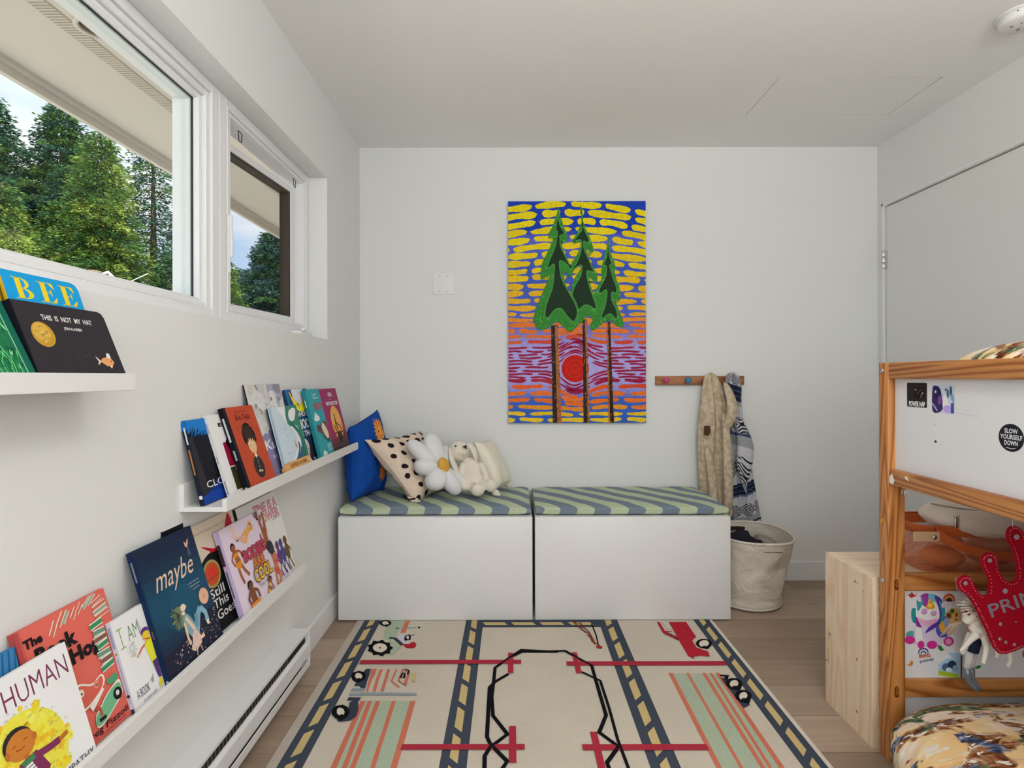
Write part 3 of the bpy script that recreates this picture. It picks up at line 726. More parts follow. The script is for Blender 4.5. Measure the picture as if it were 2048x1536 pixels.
def flow(u, v):
    d = v-SYc; w = math.exp(-((u-SXc)/.235)**2*1.35)
    R0 = .088
    if v > .55:
        s = 1 if d >= 0 else -1; w = math.exp(-((u-SXc)/.115)**2*.9); f = abs(d)+.0665*w*math.exp(-(abs(d)/.13)**2)
        return SYc+s*f
    if v < .46: return v+(.46-v)*.34*((u-.42)**2)+.003*math.sin(u*5+v*9)
    return v
for i, v in enumerate(rows):
    pitch = (rows[i+1]-v) if i+1 < len(rows) else .03
    th = pitch*(.76 if v < .6 else .62); u = -rnd.random()*.16
    while u < 1:
        L = rnd.uniform(.13, .34) if v < .6 or v > .82 else rnd.uniform(.11, .26)
        n = 20; ev = []; 
        top = []; bot = []; ph1 = rnd.random()*9
        for k in range(n+1):
            s = k/n; uu = u+L*s; e = (1-abs(2*s-1)**5)**.5 if 0 < s < 1 else .25
            wv = 1+.14*math.sin(ph1+s*8)+.08*rnd.uniform(-1, 1)
            vc = flow(uu, v)+.0022*math.sin(ph1*2+s*5)
            top.append((uu, 1-(vc-th/2*e*wv))); bot.append((uu, 1-(vc+th/2*e*wv)))
        col = ramp(DASH, v+rnd.uniform(-.008, .008)); g = rnd.uniform(.93, 1.07)
        out = top+bot[::-1][1:-1]
        edge = tuple(x*.55+y*.45*.6 for x, y in zip(col, (.8, .4, .2)))
        A.k = 2; A.poly(out, tuple(min(.86, x*g) for x in col), True)
        u += L+rnd.uniform(.018, .035)
# sun
A.k = 6; A.ell(SXc, 1-SYc, SR*PH/PW*1.10, col=hx('a79fda'), n=40); A.ell(SXc, 1-SYc, SR*PH/PW, col=hx('c22214'), n=40)
for k in range(5): A.ell(SXc, 1-SYc, SR*PH/PW*(.9-k*.18), col=hx(('bc1e12', 'c42415')[k % 2]), n=30)
# tree shapes, traced in thousandths of the picture (u right, v down)
c1 = lambda pts: [((x-50)/1836, 1-(y-62)/(1836*PH/PW)) for x, y in pts]
S1 = 1836.; H1 = S1*PH/PW
def U(pts): return [((x-50)/1836., 1-(y-62)/2955.) for x, y in pts]                       # upper crop
def Lw(pts): return [((x-45)/1790., 1-(.4985+(y-10)/2900.)) for x, y in pts]              # lower crop
g1, g2, g3 = hx('3a9a2e'), hx('2f7f28'), hx('1f3423')
g1 = (.040, .25, .034); g2 = (.080, .34, .065); g3 = (.013, .036, .015)
TR = hx('5a3a26'); TD = hx('2e2320'); TL = hx('a8673a')
for (tr, hi) in ((([(600, 200), (690, 170), (735, 1470), (620, 1470)]), [(650, 200), (690, 170), (735, 1470), (680, 1470)]),
                 (([(1010, 120), (1062, 110), (1100, 1470), (1020, 1470)]), [(1040, 120), (1062, 110), (1100, 1470), (1075, 1470)]),
                 (([(1325, 130), (1368, 140), (1415, 1470), (1345, 1470)]), [(1325, 130), (1342, 130), (1365, 1470), (1345, 1470)])):
    A.poly(Lw(tr), TD); A.poly(Lw(hi), TL)
    for k in range(60):
        s = rnd.random(); q = rnd.random(); x0_ = tr[0][0]+(tr[3][0]-tr[0][0])*s; x1_ = tr[1][0]+(tr[2][0]-tr[1][0])*s; y_ = tr[0][1]+(tr[3][1]-tr[0][1])*s
        xx = x0_+(x1_-x0_)*q; A.poly(Lw([(xx-6, y_), (xx+7, y_-14), (xx+9, y_+4), (xx-2, y_+16)]), (TR, TL, TD)[k % 3], same=k > 0)
O1 = [(722, 150), (745, 250), (790, 400), (838, 530), (840, 590), (810, 612), (780, 600), (765, 640), (800, 750), (870, 900), (880, 940), (905, 950), (940, 960), (905, 1020), (900, 1060), (870, 1060), (820, 1010),
      (790, 1040), (800, 1130), (860, 1260), (960, 1430), (1010, 1560), (1000, 1660), (975, 1725), (900, 1790), (840, 1790), (790, 1740), (730, 1690), (670, 1670), (600, 1740), (540, 1770), (440, 1770), (400, 1700), (390, 1600), (440, 1440), (520, 1250), (590, 1090), (600, 1060), (540, 1080), (500, 1110), (480, 1060), (500, 900), (560, 770), (640, 600), (660, 540), (600, 560), (585, 545), (600, 480), (650, 380), (700, 230)]
I1 = [(716, 300), (740, 400), (785, 470), (780, 500), (738, 520), (735, 560), (740, 660), (800, 790), (855, 910), (850, 920), (800, 870), (750, 850), (725, 870), (735, 990), (770, 1130), (850, 1280), (940, 1440), (965, 1560), (930, 1650), (900, 1650), (830, 1580), (770, 1500), (710, 1485), (650, 1520), (590, 1600), (560, 1610), (545, 1580), (560, 1450), (640, 1230), (665, 1050), (670, 910), (640, 900), (590, 945), (580, 930), (610, 840), (670, 700), (705, 560), (710, 470), (690, 430)]
O2 = [(1018, 110), (1038, 200), (1050, 330), (1080, 420), (1130, 530), (1170, 640), (1190, 720), (1170, 750), (1140, 740), (1110, 690), (1090, 720), (1130, 850), (1200, 980), (1240, 1050), (1235, 1120), (1200, 1140), (1160, 1100), (1130, 1100), (1160, 1230), (1210, 1330), (1250, 1450), (1280, 1560), (1230, 1660), (1180, 1650), (1120, 1590), (1060, 1640), (1010, 1700), (960, 1640), (900, 1500), (880, 1350), (900, 1180), (960, 1050), (1020, 960), (1010, 920), (960, 940), (920, 960), (890, 900), (960, 790), (1010, 680), (1020, 600), (970, 620), (915, 625), (910, 590), (960, 500), (1020, 370), (1035, 300), (1010, 180)]
I2 = [(1042, 400), (1080, 490), (1120, 570), (1110, 610), (1060, 590), (1048, 620), (1062, 720), (1120, 850), (1175, 985), (1165, 1000), (1110, 985), (1090, 1010), (1110, 1150), (1160, 1300), (1215, 1460), (1205, 1495), (1150, 1460), (1100, 1440), (1050, 1450), (985, 1500), (960, 1420), (910, 1320), (910, 1290), (950, 1180), (1010, 1080), (1040, 980), (1035, 920), (1000, 915), (945, 945), (950, 920), (1010, 780), (1040, 650), (1035, 600), (1010, 570), (950, 580), (1000, 500), (1035, 450)]
O3 = [(1380, 510), (1395, 640), (1420, 760), (1460, 860), (1480, 960), (1470, 1000), (1490, 1100), (1530, 1200), (1545, 1330), (1530, 1395), (1490, 1370), (1500, 1450), (1560, 1600), (1590, 1720), (1560, 1745), (1480, 1720), (1400, 1650), (1330, 1680), (1250, 1740), (1170, 1790), (1140, 1760), (1150, 1690), (1230, 1560), (1240, 1460), (1190, 1360), (1220, 1240), (1290, 1110), (1290, 1000), (1310, 880), (1340, 770), (1370, 640)]
I3 = [(1382, 740), (1400, 820), (1425, 890), (1400, 910), (1405, 960), (1440, 1080), (1485, 1210), (1485, 1280), (1440, 1270), (1420, 1290), (1430, 1400), (1480, 1500), (1500, 1600), (1480, 1620), (1430, 1570), (1390, 1560), (1340, 1590), (1310, 1620), (1300, 1580), (1340, 1480), (1365, 1350), (1370, 1260), (1340, 1240), (1290, 1280), (1260, 1270), (1280, 1210), (1350, 1080), (1365, 980), (1360, 920), (1330, 910), (1360, 830)]
for O_, I_ in ((O3, I3), (O2, I2), (O1, I1)):
    oo = smooth_closed(O_, 3); ii = smooth_closed(I_, 3)
    A.poly(U(oo), g1)
    # lighter impasto rim strokes
    n = len(oo); cx = sum(q[0] for q in oo)/n
    for k in range(0, n, 2):
        p_, q_ = oo[k], ii[min(range(len(ii)), key=lambda j: (ii[j][0]-oo[k][0])**2+(ii[j][1]-oo[k][1])**2)]
        for w_ in (.25, .55, .8):
            xx = p_[0]+(q_[0]-p_[0])*w_+rnd.uniform(-6, 6); yy = p_[1]+(q_[1]-p_[1])*w_+rnd.uniform(-8, 8); d_ = rnd.uniform(8, 20)
            A.poly(U([(xx-4, yy-d_), (xx+4, yy-d_*.8), (xx+5, yy+d_), (xx-3, yy+d_*.8)]), (g2, (.035, .24, .035), (.16, .47, .13))[rnd.randrange(3)], same=not(k == 0 and w_ == .25))
    A.line(U(ii+[ii[0]]), .012, g2); A.poly(U(ii), g3)
    mx_, my_ = sum(q[0] for q in ii)/len(ii), sum(q[1] for q in ii)/len(ii)
b.build('canvas', M['acrylic'], t0, recalc=False)
# ================================================================ books
def book(label, led, Y0, Y1, xb, lean, h, t, cover, spine, art=None, spineart=None, group=None, soft=0.0, back=None, strip=None):
    """led: ledge floor height; xb: x of the cover's foot; lean in degrees; t thickness; Y0..Y1 along the wall"""
    th = math.radians(lean); w = Y1-Y0
    V = V3((-math.sin(th), 0, math.cos(th))); Nn = V3((math.cos(th), 0, math.sin(th))); U = V3((0, 1, 0))
    zf = led+.0008+0.0
    O = V3((xb, Y0, zf+t*math.sin(th)))          # foot of the back board rests on the ledge
    t0 = thing('book', label, 'book', tuple(O+U*w/2-Nn*t/2), group)
    mb = MB(); ct = .0022 if t > .006 else .0008
    def slab(n0, n1, u0, u1, v0, v1, col, r=0.0):
        pts = [(u0, v0), (u1, v0)]
        if r > 0: pts += [(u1, v1-r), (u1-r*.3, v1-r*.3), (u1-r, v1)]
        else: pts += [(u1, v1)]
        pts += [(u0, v1)]
        mb.prism([O+U*a+V*c+Nn*n0 for a, c in pts], Nn*(n1-n0), col)
    slab(-ct, 0, .0016, w, 0, h, cover, soft); slab(-t, -t+ct, .0016, w, 0, h, back or cover, soft)
    slab(-t, 0, 0, .0016, 0, h, spine)
    A = Art(mb, O, U, V, w, h, box=(0.002, .998, .002, .998))
    if soft:   # keep prints clear of the rounded corner
        A.box = (.002, .985, .002, .998)
    if strip: A.k += 1; A.rect(0.0, strip[0], 0, 1, strip[1])
    if art: art(A, w, h)
    if spineart:
        S = Art(mb, O-Nn*t, Nn, V, t, h, box=(0.02, .98, .002, .998)); spineart(S, t, h)
    mb.build('cover', M['paper'], t0)
    pb = MB(); e = .003 if t > .006 else .0004
    pb.prism([O+U*a+V*c-Nn*(t-ct) for a, c in ((.0016, e), (w-e, e), (w-e, h-e), (.0016, h-e))], Nn*(t-2*ct), (.7, .68, .6))
    pb.build('page_block', M['pages'], t0)
    return t0
Z1, Z2, Z3 = 1.1405-.0205, 0.8245-.0205, 0.483-.0205
G1, G2, G3 = 'books on the topmost ledge', 'books on the middle ledge', 'books on the lowest ledge'
WH = hx('ece9e4'); BK = (.012, .012, .014)

# ---------------- topmost ledge
def art_green(A, w, h):
    A.rect(.12, .93, .06, .93, hx('8fc7a0')); A.rect(.13, .92, .066, .925, hx('1c6a45')); r = random.Random(3)
    for k in range(260):
        x, y = r.uniform(.15, .90), r.uniform(.08, .90); a = r.uniform(50, 130)
        A.ell(x, y, r.uniform(.02, .05), r.uniform(.004, .012), (hx('2f8a57'), hx('5fc07a'), hx('8fd79a'), hx('164f38'), hx('1f7a4a'))[k % 5], rot=a, n=8, same=k % 20 != 0)
    A.box = (.13, .92, .066, .925)
    for k in range(34):
        x = .15+.76*k/34+r.uniform(-.01, .01); A.line([(x, .06), (x+r.uniform(-.02, .03), .16), (x+r.uniform(-.05, .06), .22+r.uniform(0, .08))], .008, (hx('6fcf86'), hx('2b9058'))[k % 2], same=k > 0)
book('dark green book with a bright green leafy picture, leftmost on the topmost ledge', Z1, .69, .874, -.7315, 26, .20, .014, hx('14604e'), hx('0f4d40'), art_green, group=G1)
def serif_B(A, x, y, w, h, col):
    A.rect(x, x+w*.52, y, y+h*.03, col); A.rect(x, x+w*.52, y+h*.97, y+h, col, True)
    A.rect(x+w*.14, x+w*.40, y, y+h, col, True)
    for (yc, r_, rr) in ((.745, .255, .40), (.26, .26, .50)):
        o = [(x+w*.38+w*rr*math.cos(math.radians(a)), y+h*(yc+r_*math.sin(math.radians(a)))) for a in range(-90, 91, 12)]
        i = [(x+w*.38+w*rr*.55*math.cos(math.radians(a)), y+h*(yc+r_*.88*math.sin(math.radians(a)))) for a in range(90, -91, -12)]
        A.poly([(x+w*.3, y+h*(yc-r_))]+o+[(x+w*.3, y+h*(yc+r_)), (x+w*.3, y+h*(yc+r_*.9))]+i+[(x+w*.3, y+h*(yc-r_*.9))], col, True)
def serif_E(A, x, y, w, h, col):
    A.rect(x, x+w*.80, y, y+h*.035, col); A.rect(x, x+w*.80, y+h*.965, y+h, col, True); A.rect(x+w*.16, x+w*.42, y, y+h, col, True)
    A.poly([(x+w*.80, y), (x+w*.90, y+h*.28), (x+w*.86, y+h*.28), (x+w*.58, y+h*.03)], col, True)
    A.poly([(x+w*.80, y+h), (x+w*.87, y+h*.72), (x+w*.83, y+h*.72), (x+w*.58, y+h*.97)], col, True)
    A.rect(x+w*.40, x+w*.64, y+h*.49, y+h*.525, col, True); A.poly([(x+w*.64, y+h*.36), (x+w*.67, y+h*.36), (x+w*.67, y+h*.66), (x+w*.64, y+h*.66), (x+w*.58, y+h*.51)], col, True)
def art_bee(A, w, h):
    Yl = hx('f2c92e')
    serif_B(A, .12, .752, .25, .195, Yl); serif_E(A, .42, .752, .25, .195, Yl); serif_E(A, .70, .752, .25, .195, Yl)
    A.ell(.5, .35, .25, .2, hx('f0b820')); A.ell(.5, .35, .2, .03, BK)
book('blue board book with the big yellow letters BEE, behind the dark fish book', Z1, .895, 1.058, -.757, 18.5, .192, .017, hx('1a97d2'), hx('d9a81e'), art_bee,
     lambda S, t, h: [S.rect(.05, .95, .0, 1, hx('e0b428')), S.text('HONEY', .5, .62, .05, BK, rot=-90, w=None) if False else S.line([(.3, .2), (.7, .9)], .25, hx('8a6a14'))], group=G1, soft=.014)
def art_hat(A, w, h):
    c = hx('e4e6e0')
    A.text('THIS  IS  NOT  MY  HAT', .525, .82, .068, c, w=.56, bold=.012); A.text('JON KLASSEN', .545, .70, .036, c, w=.20, bold=.02)
    o0 = A.O; A.O = A.O-A.U*(.065*w)+A.V*(.02*h)
    A.ell(.265, .575, .112, .112, hx('c49a36')); A.ell(.265, .575, .104, .104, hx('b68c2e')); A.ell(.255, .60, .085, .085, hx('caa348')); r = random.Random(5)
    for k in range(26):
        a = r.uniform(0, 360); q = r.uniform(0, .07); x, y = .265+q*math.cos(a), .575+q*math.sin(a)*1.4
        A.line([(x-.02, y-.01), (x, y+.012*r.choice((-1, 1))), (x+.018, y+r.uniform(-.02, .02))], .004, (hx('7d5d1c'), hx('e2c06c'))[k % 2], same=k > 0)
    A.O = o0
    for k in range(22): A.ell(.48+.27*k/22+r.uniform(-.01, .01), .355-.05*k/22+r.uniform(-.025, .03), r.uniform(.002, .005), None, hx('565058'), n=6, same=k > 0)
    x, y = .82, .275; o = hx('d99a62'); A.O = A.O-(A.U*(x*w)+A.V*(y*h))*.4; A.sx *= 1.4; A.sy *= 1.4
    A.poly([(x-.07, y), (x-.04, y+.035), (x, y+.045), (x+.04, y+.03), (x+.055, y-.005), (x+.03, y-.04), (x-.02, y-.045)], o)
    A.poly([(x-.06, y), (x-.10, y+.055), (x-.085, y), (x-.10, y-.04)], hx('e7cdb6'), True); A.poly([(x-.0, y+.04), (x+.01, y+.085), (x+.035, y+.085), (x+.04, y+.035)], hx('dfe0e2'), True)
    A.poly([(x, y-.035), (x+.01, y-.07), (x+.03, y-.04)], hx('e9c7aa'), True); A.ell(x+.03, y+.005, .005, None, BK, n=8)
book('black board book about a hat with gold seal and small orange fish', Z1, .8778, 1.0768, -.7318, 21.6, .141, .013, hx('2f2b30'), hx('15171f'), art_hat, group=G1, soft=.012)

# ---------------- middle ledge
def art_clock(A, w, h):
    A.box = (.002, .998, .002, .998)
    A.rect(0, 1, .80, 1, hx('1668b4')); A.rect(0, 1, .86, 1, hx('1a78c8')); A.rect(0, 1, 0, .28, hx('10337e')); A.rect(0, 1, 0, .12, hx('173f98')); r = random.Random(2)
    for k in range(120):
        x = r.uniform(-.05, 1); y = .84-.35*x*x+r.gauss(0, .035)-.03
        A.line([(x-.03, y-.02), (x+.02, y+.03)], .02, (hx('141d34'), hx('1c2c50'), hx('10131f'))[k % 3], same=k > 0)
    A.poly([(0, .82), (.12, .80), (.45, .74), (.8, .60), (1, .45), (1, .22), (.6, .24), (.2, .12), (0, .1)], hx('14151f'))
    A.poly([(0, .80), (.10, .80), (.16, .6), (.25, .14), (.12, .10), (0, .12)], hx('2c2a2f'))
    A.text('CLOCK', .20, .215, .085, hx('e6e8ea'), w=1.02, anchor='l', bold=.004)
    A.text('CLOCK', .204, .216, .082, hx('e6e8ea'), w=1.01, anchor='l', bold=.0)
book('dark blue book lettered CLOCK in white, at the open left end of the middle ledge', Z2, 1.428, 1.575, -.7785, 13.6, .221, .0115, hx('0f1524'), hx('12223e'), art_clock,
     lambda S, t, h: [S.rect(0, 1, .0, 1, hx('1a2230')), S.rect(0, 1, .88, 1, hx('1668b4')), S.text('OVERLEY   RESCUE', .5, .79, .016, hx('d5dade'), w=5.2, rot=-90) if False else S.line([(.55, .92), (.55, .72)], .34, hx('c9ced4')), S.line([(.5, .66), (.5, .36)], .32, hx('b0713a')), S.rect(.2, .9, .075, .115, hx('e0e2e4'))], group=G2)
def art_E(A, w, h):
    A.text('EAT', .24, .865, .045, BK, w=.42, anchor='l', bold=.05)
    A.rect(.22, .97, .35, .645, hx('8a1030')); A.rect(.22, .97, .345, .35, hx('e8b0a8')); A.ell(.60, .60, .30, .12, BK, rot=-8, n=20); A.ell(.58, .50, .17, .15, hx('c80c12')); A.ell(.56, .38, .14, .05, hx('a30a14'))
    A.rect(.22, .97, .055, .335, hx('35371d')); A.ell(.38, .31, .02, .03, hx('e8ebe8')); A.ell(.72, .2, .2, .2, BK); A.ell(.70, .1, .16, .08, hx('9a8412'), rot=10); A.ell(.46, .16, .08, .12, hx('7a3418'))
book('white book with a red and green fruit panel, second from left, middle ledge', Z2, 1.520, 1.715, -.758, 17.3, .232, .009, hx('e2e1e0'), hx('d4d4d2'), art_E,
     lambda S, t, h: [S.line([(.5, .9), (.5, .78)], .25, hx('908c90')), S.line([(.5, .5), (.5, .42)], .25, hx('8a8a8e')), S.line([(.5, .2), (.5, .04)], .3, hx('707276'))], group=G2)
def art_orange(A, w, h):
    A.rect(.0, .085, 0, 1, hx('15151f')); d = hx('33261f'); n = hx('5c1f18')
    A.text('little people BIG DREAMS', .52, .935, .018, n, w=.36)
    A.text('Bob Dylan', .55, .868, .070, n, w=.50, shear=.15, bold=.012)
    A.ell(.55, .61, .185, .22, d, n=28); r = random.Random(4)
    for k in range(46):
        a = math.radians(r.uniform(-35, 215)); x, y = .55+.185*math.cos(a), .61+.13*math.sin(a)*1.25
        A.ell(x, y, .030, .024, d, n=7, same=k > 0)
    A.ell(.555, .515, .132, .150, hx('eab98c'), n=26); A.poly([(.42, .60), (.42, .53), (.45, .57), (.47, .545), (.50, .60), (.53, .56), (.56, .60), (.60, .55), (.63, .595), (.66, .54), (.69, .60), (.66, .70), (.46, .70)], d)
    for x in (.485, .625): A.ell(x, .505, .022, .018, hx('f4efe8'), n=12); A.ell(x+.003, .503, .011, .016, BK, n=10)
    A.ell(.56, .465, .014, .010, hx('d9976a'), n=8); A.line([(.53, .437), (.56, .430), (.59, .438)], .006, hx('a8623f'))
    A.rect(.525, .59, .37, .42, hx('e0aa7e'))
    A.ell(.555, .235, .165, .185, hx('2b2a28'), n=26); A.poly([(.52, .38), (.56, .34), (.60, .38), (.585, .40), (.535, .40)], hx('e8e4d8'))
    for k in range(5): A.ell(.56, .33-.030*k, .012, .010, (hx('8d7fb8'), hx('e3d6b8'))[k % 2], n=8, same=k > 0)
    A.ell(.515, .185, .030, .022, hx('e0aa7e'), n=8); A.ell(.60, .18, .030, .022, hx('e0aa7e'), n=8); A.line([(.52, .20), (.60, .17)], .012, hx('e9dcc0'))
book('orange-red picture book with a curly-haired cartoon figure and black spine', Z2, 1.584, 1.767, -.7365, 18.5, .249, .0135, hx('b8482c'), hx('10101a'), art_orange,
     lambda S, t, h: [S.line([(.5, .88), (.5, .60)], .42, hx('b8bac4')), S.line([(.5, .50), (.5, .38)], .4, hx('9c9ea8')), S.rect(.25, .75, .02, .06, hx('c8cace'))], group=G2)
def art_ku(A, w, h):
    r = random.Random(8)
    A.poly([(0, 0), (1, 0), (1, .42), (.8, .47), (.55, .52), (.3, .50), (.1, .44), (0, .46)], hx('8f87ad'))
    for k in range(60):
        x = r.uniform(.1, .95); y = r.uniform(.5, .98); A.ell(x, y, r.uniform(.03, .10), r.uniform(.03, .07), (hx('cfcdd0'), hx('c6c4c4'), hx('d6d5d2'), hx('c9c4bd'))[k % 4], n=10, rot=r.uniform(0, 90), same=k % 12 != 0)
    A.ell(.80, .93, .22, .16, hx('a9a4b4')); A.ell(.88, .96, .12, .08, hx('8d8896')); A.ell(.70, .88, .13, .06, hx('c2bfc8')); A.ell(.68, .78, .10, .17, hx('dcdad8'))
    A.ell(.64, .835, .022, .028, hx('7c7884')); A.ell(.86, .83, .022, .028, hx('7c7884'))
    A.line([(.66, .80), (.68, .74), (.72, .70)], .010, hx('b4b0b4')); A.line([(.86, .80), (.84, .72)], .010, hx('b4b0b4'))
    A.text('Ku', .16, .36, .10, hx('eceaf2'), w=.30, shear=.1, bold=.03, anchor='l'); A.text('& me', .30, .23, .035, hx('eceaf2'), w=.15, anchor='l', bold=.02)
    for k in range(5): A.line([(.1, .06+.03*k), (.5, .05+.03*k)], .008, hx('7a7198'), same=k > 0)
book('tall pale grey and lilac book lettered Ku, leaning behind the orange-red one', Z2, 1.748, 2.018, -.7575, 14.0, .311, .0035, hx('d3d2cf'), hx('24222a'), art_ku, group=G2, soft=.012, back=hx('24222a'))
def art_surf(A, w, h):
    A.rect(0, 1, 0, 1, hx('c3d4de')); A.rect(0, .06, 0, 1, hx('a9bccb'))
    A.poly(smooth_closed([(.30, 1.02), (.38, .86), (.50, .72), (.66, .62), (.70, .50), (.66, .38), (.50, .24), (.26, .14), (.5, .12), (1.02, .1), (1.02, 1.02)]), hx('eef0ec'))
    A.poly(smooth_closed([(.62, 1.03), (.52, .90), (.50, .74), (.60, .68), (.72, .70), (.86, .62), (.80, .30), (.60, .14), (1.04, .1), (1.04, 1.03)]), hx('35826f'))
    A.poly(smooth_closed([(.66, .92), (.60, .82), (.66, .76), (.80, .78), (.92, .92), (.84, .96)]), hx('e9ece6'))
    A.poly(smooth_closed([(.60, .72), (.70, .72), (.88, .58), (.98, .30), (.96, .12), (.50, .12), (.74, .24), (.84, .42), (.78, .56)]), hx('1d6b63'))
    A.poly(smooth_closed([(.72, .44), (.80, .32), (.76, .20), (.50, .10), (.24, .10), (.50, .18), (.68, .32)]), hx('245a7c'))
    A.line([(.66, .66), (.78, .56), (.80, .42), (.70, .26)], .014, hx('e6eeea'))
    A.line([(.82, .60), (.92, .40), (.92, .16)], .010, hx('5aa090'))
    for x, y in ((.36, .66), (.40, .56), (.30, .30)): A.ell(x, y, .022, .010, hx('7f90a0'), n=8)
    A.ell(.60, .45, .022, .03, hx('d9a47c'), n=10); A.line([(.60, .42), (.64, .37), (.60, .34)], .02, hx('c96a4a')); A.line([(.57, .40), (.66, .36)], .012, hx('c99a72'))
    A.poly([(0, 0), (1, 0), (1, .175), (0, .165)], hx('e2ab6a')); A.line([(0, .165), (1, .175)], .008, hx('b87f44'))
    A.text('SURFERS RHYMES', .54, .115, .055, hx('6a4a2a'), w=.66, bold=.03)
book('square pale blue picture book with a curling green wave over an orange title band', Z2, 1.840, 2.072, -.7365, 14.6, .230, .009, hx('c3d4de'), hx('14202f'), art_surf,
     lambda S, t, h: [S.rect(.5, 1, 0, 1, hx('aebfcd')), S.rect(0, 1, 0, .12, hx('cf9a5c'))], group=G2)
def art_moon(A, w, h):
    A.rect(0, 1, 0, 1, hx('1c4a80')); A.rect(0, 1, .0, .42, hx('1a3a60')); A.rect(0, 1, 0, .28, hx('242c40')); A.ell(.52, 1.0, .27, .30, hx('d8d8ea')); r = random.Random(6)
    A.rect(0, .1, .6, 1, hx('2b6a9c'))
    A.poly(smooth_closed([(.14, .97), (.24, .92), (.36, .84), (.52, .80), (.66, .82), (.76, .90), (.86, .98), (.88, .82), (.72, .72), (.56, .69), (.36, .71), (.24, .80)]), hx('e8d23a'))
    A.poly(smooth_closed([(.18, .93), (.30, .84), (.5, .76), (.66, .77), (.80, .86), (.78, .74), (.52, .70), (.34, .74)]), hx('f0e030'))
    A.poly(smooth_closed([(.18, .97), (.22, .92), (.26, .89), (.22, .96)]), hx('5a3a1c')); A.ell(.42, .79, .06, .02, hx('a0652a'), rot=-35)
    c = hx('f2f2ee')
    A.text('WHOSE', .50, .66, .062, c, w=.56, bold=.03); A.text('MOON', .56, .53, .13, c, w=.66, bold=.035); A.text('IS THAT?', .56, .40, .07, c, w=.60, bold=.03)
    A.poly(smooth_closed([(.20, .31), (.32, .34), (.46, .28), (.46, .18), (.40, .08), (.48, 0), (.20, 0)]), hx('e2ddd2'))
    for k in range(12): A.line([(.30+r.uniform(0, .14), r.uniform(.02, .30)), (.34+r.uniform(0, .12), r.uniform(.02, .30))], .01, (hx('a08a76'), hx('c04030'), hx('3a5a8a'))[k % 3], same=k > 0)
    A.text('Kim Krans', .72, .045, .03, c, w=.32, bold=.02)
book('dark blue book titled WHOSE MOON IS THAT? with a yellow horned shape', Z2, 2.045, 2.262, -.7575, 13.6, .287, .008, hx('1c4a80'), hx('1b3f6c'), art_moon, group=G2)
def art_teal(A, w, h):
    A.rect(0, .10, 0, 1, hx('1d8590')); r = random.Random(7)
    A.text('Little', .60, .925, .035, hx('e6efee'), w=.3, shear=.2); A.text('Bear', .66, .875, .035, hx('e6efee'), w=.35, shear=.2)
    A.text('MOON', .74, .755, .10, hx('a8485a'), w=.64, bold=.05)
    A.poly(smooth_closed([(.22, .57), (.30, .62), (.38, .67), (.46, .63), (.58, .60), (.56, .55), (.30, .54)]), hx('dfeceb'))
    A.poly(smooth_closed([(.26, .47), (.34, .49), (.5, .48), (.74, .52), (.96, .50), (.98, .26), (.8, .24), (.52, .34), (.36, .38), (.26, .40)]), hx('5b4a4c'))
    A.poly(smooth_closed([(.58, .46), (.72, .50), (.90, .40), (.92, .28), (.76, .28), (.6, .38)]), hx('e4c9b8'))
    A.ell(.34, .44, .03, .03, hx('2c2226')); A.ell(.44, .45, .02, .02, hx('2c2226')); A.line([(.5, .32), (.74, .24), (.98, .22)], .02, hx('1a1c22'))
    A.poly(smooth_closed([(.24, .06), (.36, .12), (.52, .08), (.50, .04), (.28, .03)]), hx('dfeceb'))
    for k in range(3): A.text(('story', 'and art', 'for you')[k], .78, .18-.035*k, .024, hx('e0eeee'), w=.26, bold=.02)
book('teal picture book with white clouds, just left of the magenta one', Z2, 2.176, 2.345, -.7365, 14.0, .284, .009, hx('2a9aa4'), hx('1c7c86'), art_teal,
     lambda S, t, h: [S.line([(.5, .85), (.5, .75)], .3, hx('d8e8e8'))], group=G2)
def art_mag(A, w, h):
    A.rect(0, .13, 0, 1, hx('a3206c')); A.rect(0, 1, 0, .30, hx('8c2a48')); A.rect(0, 1, 0, .22, hx('6a2c3c')); A.rect(0, 1, 0, .15, hx('4a3036')); A.rect(0, 1, 0, .09, hx('36282c'))
    A.text('GIRL', .56, .905, .058, hx('f0dce4'), w=.24, bold=.03); A.text('on a', .52, .835, .022, hx('f0dce4'), w=.10); A.text('MOTORCYCLE', .56, .765, .055, hx('f0dce4'), w=.68, bold=.04)
    A.ell(.56, .45, .30, .335, hx('e89a48'), n=32); A.ell(.56, .52, .25, .19, hx('efaa58')); d = hx('3c2024')
    A.ell(.56, .235, .15, .10, d); A.ell(.56, .185, .09, .08, BK); A.line([(.36, .42), (.44, .33), (.50, .28)], .035, d); A.line([(.50, .54), (.47, .44), (.54, .34)], .05, d); A.line([(.50, .46), (.66, .40), (.74, .34), (.70, .28)], .03, d)
    A.ell(.50, .57, .03, .025, d); A.line([(.30, .30), (.80, .30)], .02, d); A.ell(.84, .25, .05, .04, hx('5a3a2a'))
    A.text('Amy Novesky', .42, .035, .025, hx('e8d8dc'), w=.22); A.text('Julie Morstad', .78, .04, .025, hx('e8d8dc'), w=.3)
book('magenta book with orange moon and motorcycle silhouette, rightmost on the middle ledge', Z2, 2.346, 2.574, -.7365, 14.4, .2815, .0135, hx('93265e'), hx('9c2370'), art_mag,
     lambda S, t, h: [S.rect(0, 1, 0, .12, hx('40282e')), S.line([(.5, .95), (.5, .86)], .2, hx('d8b0c8')), S.line([(.5, .62), (.5, .38)], .3, hx('e0b8cc'))], group=G2)

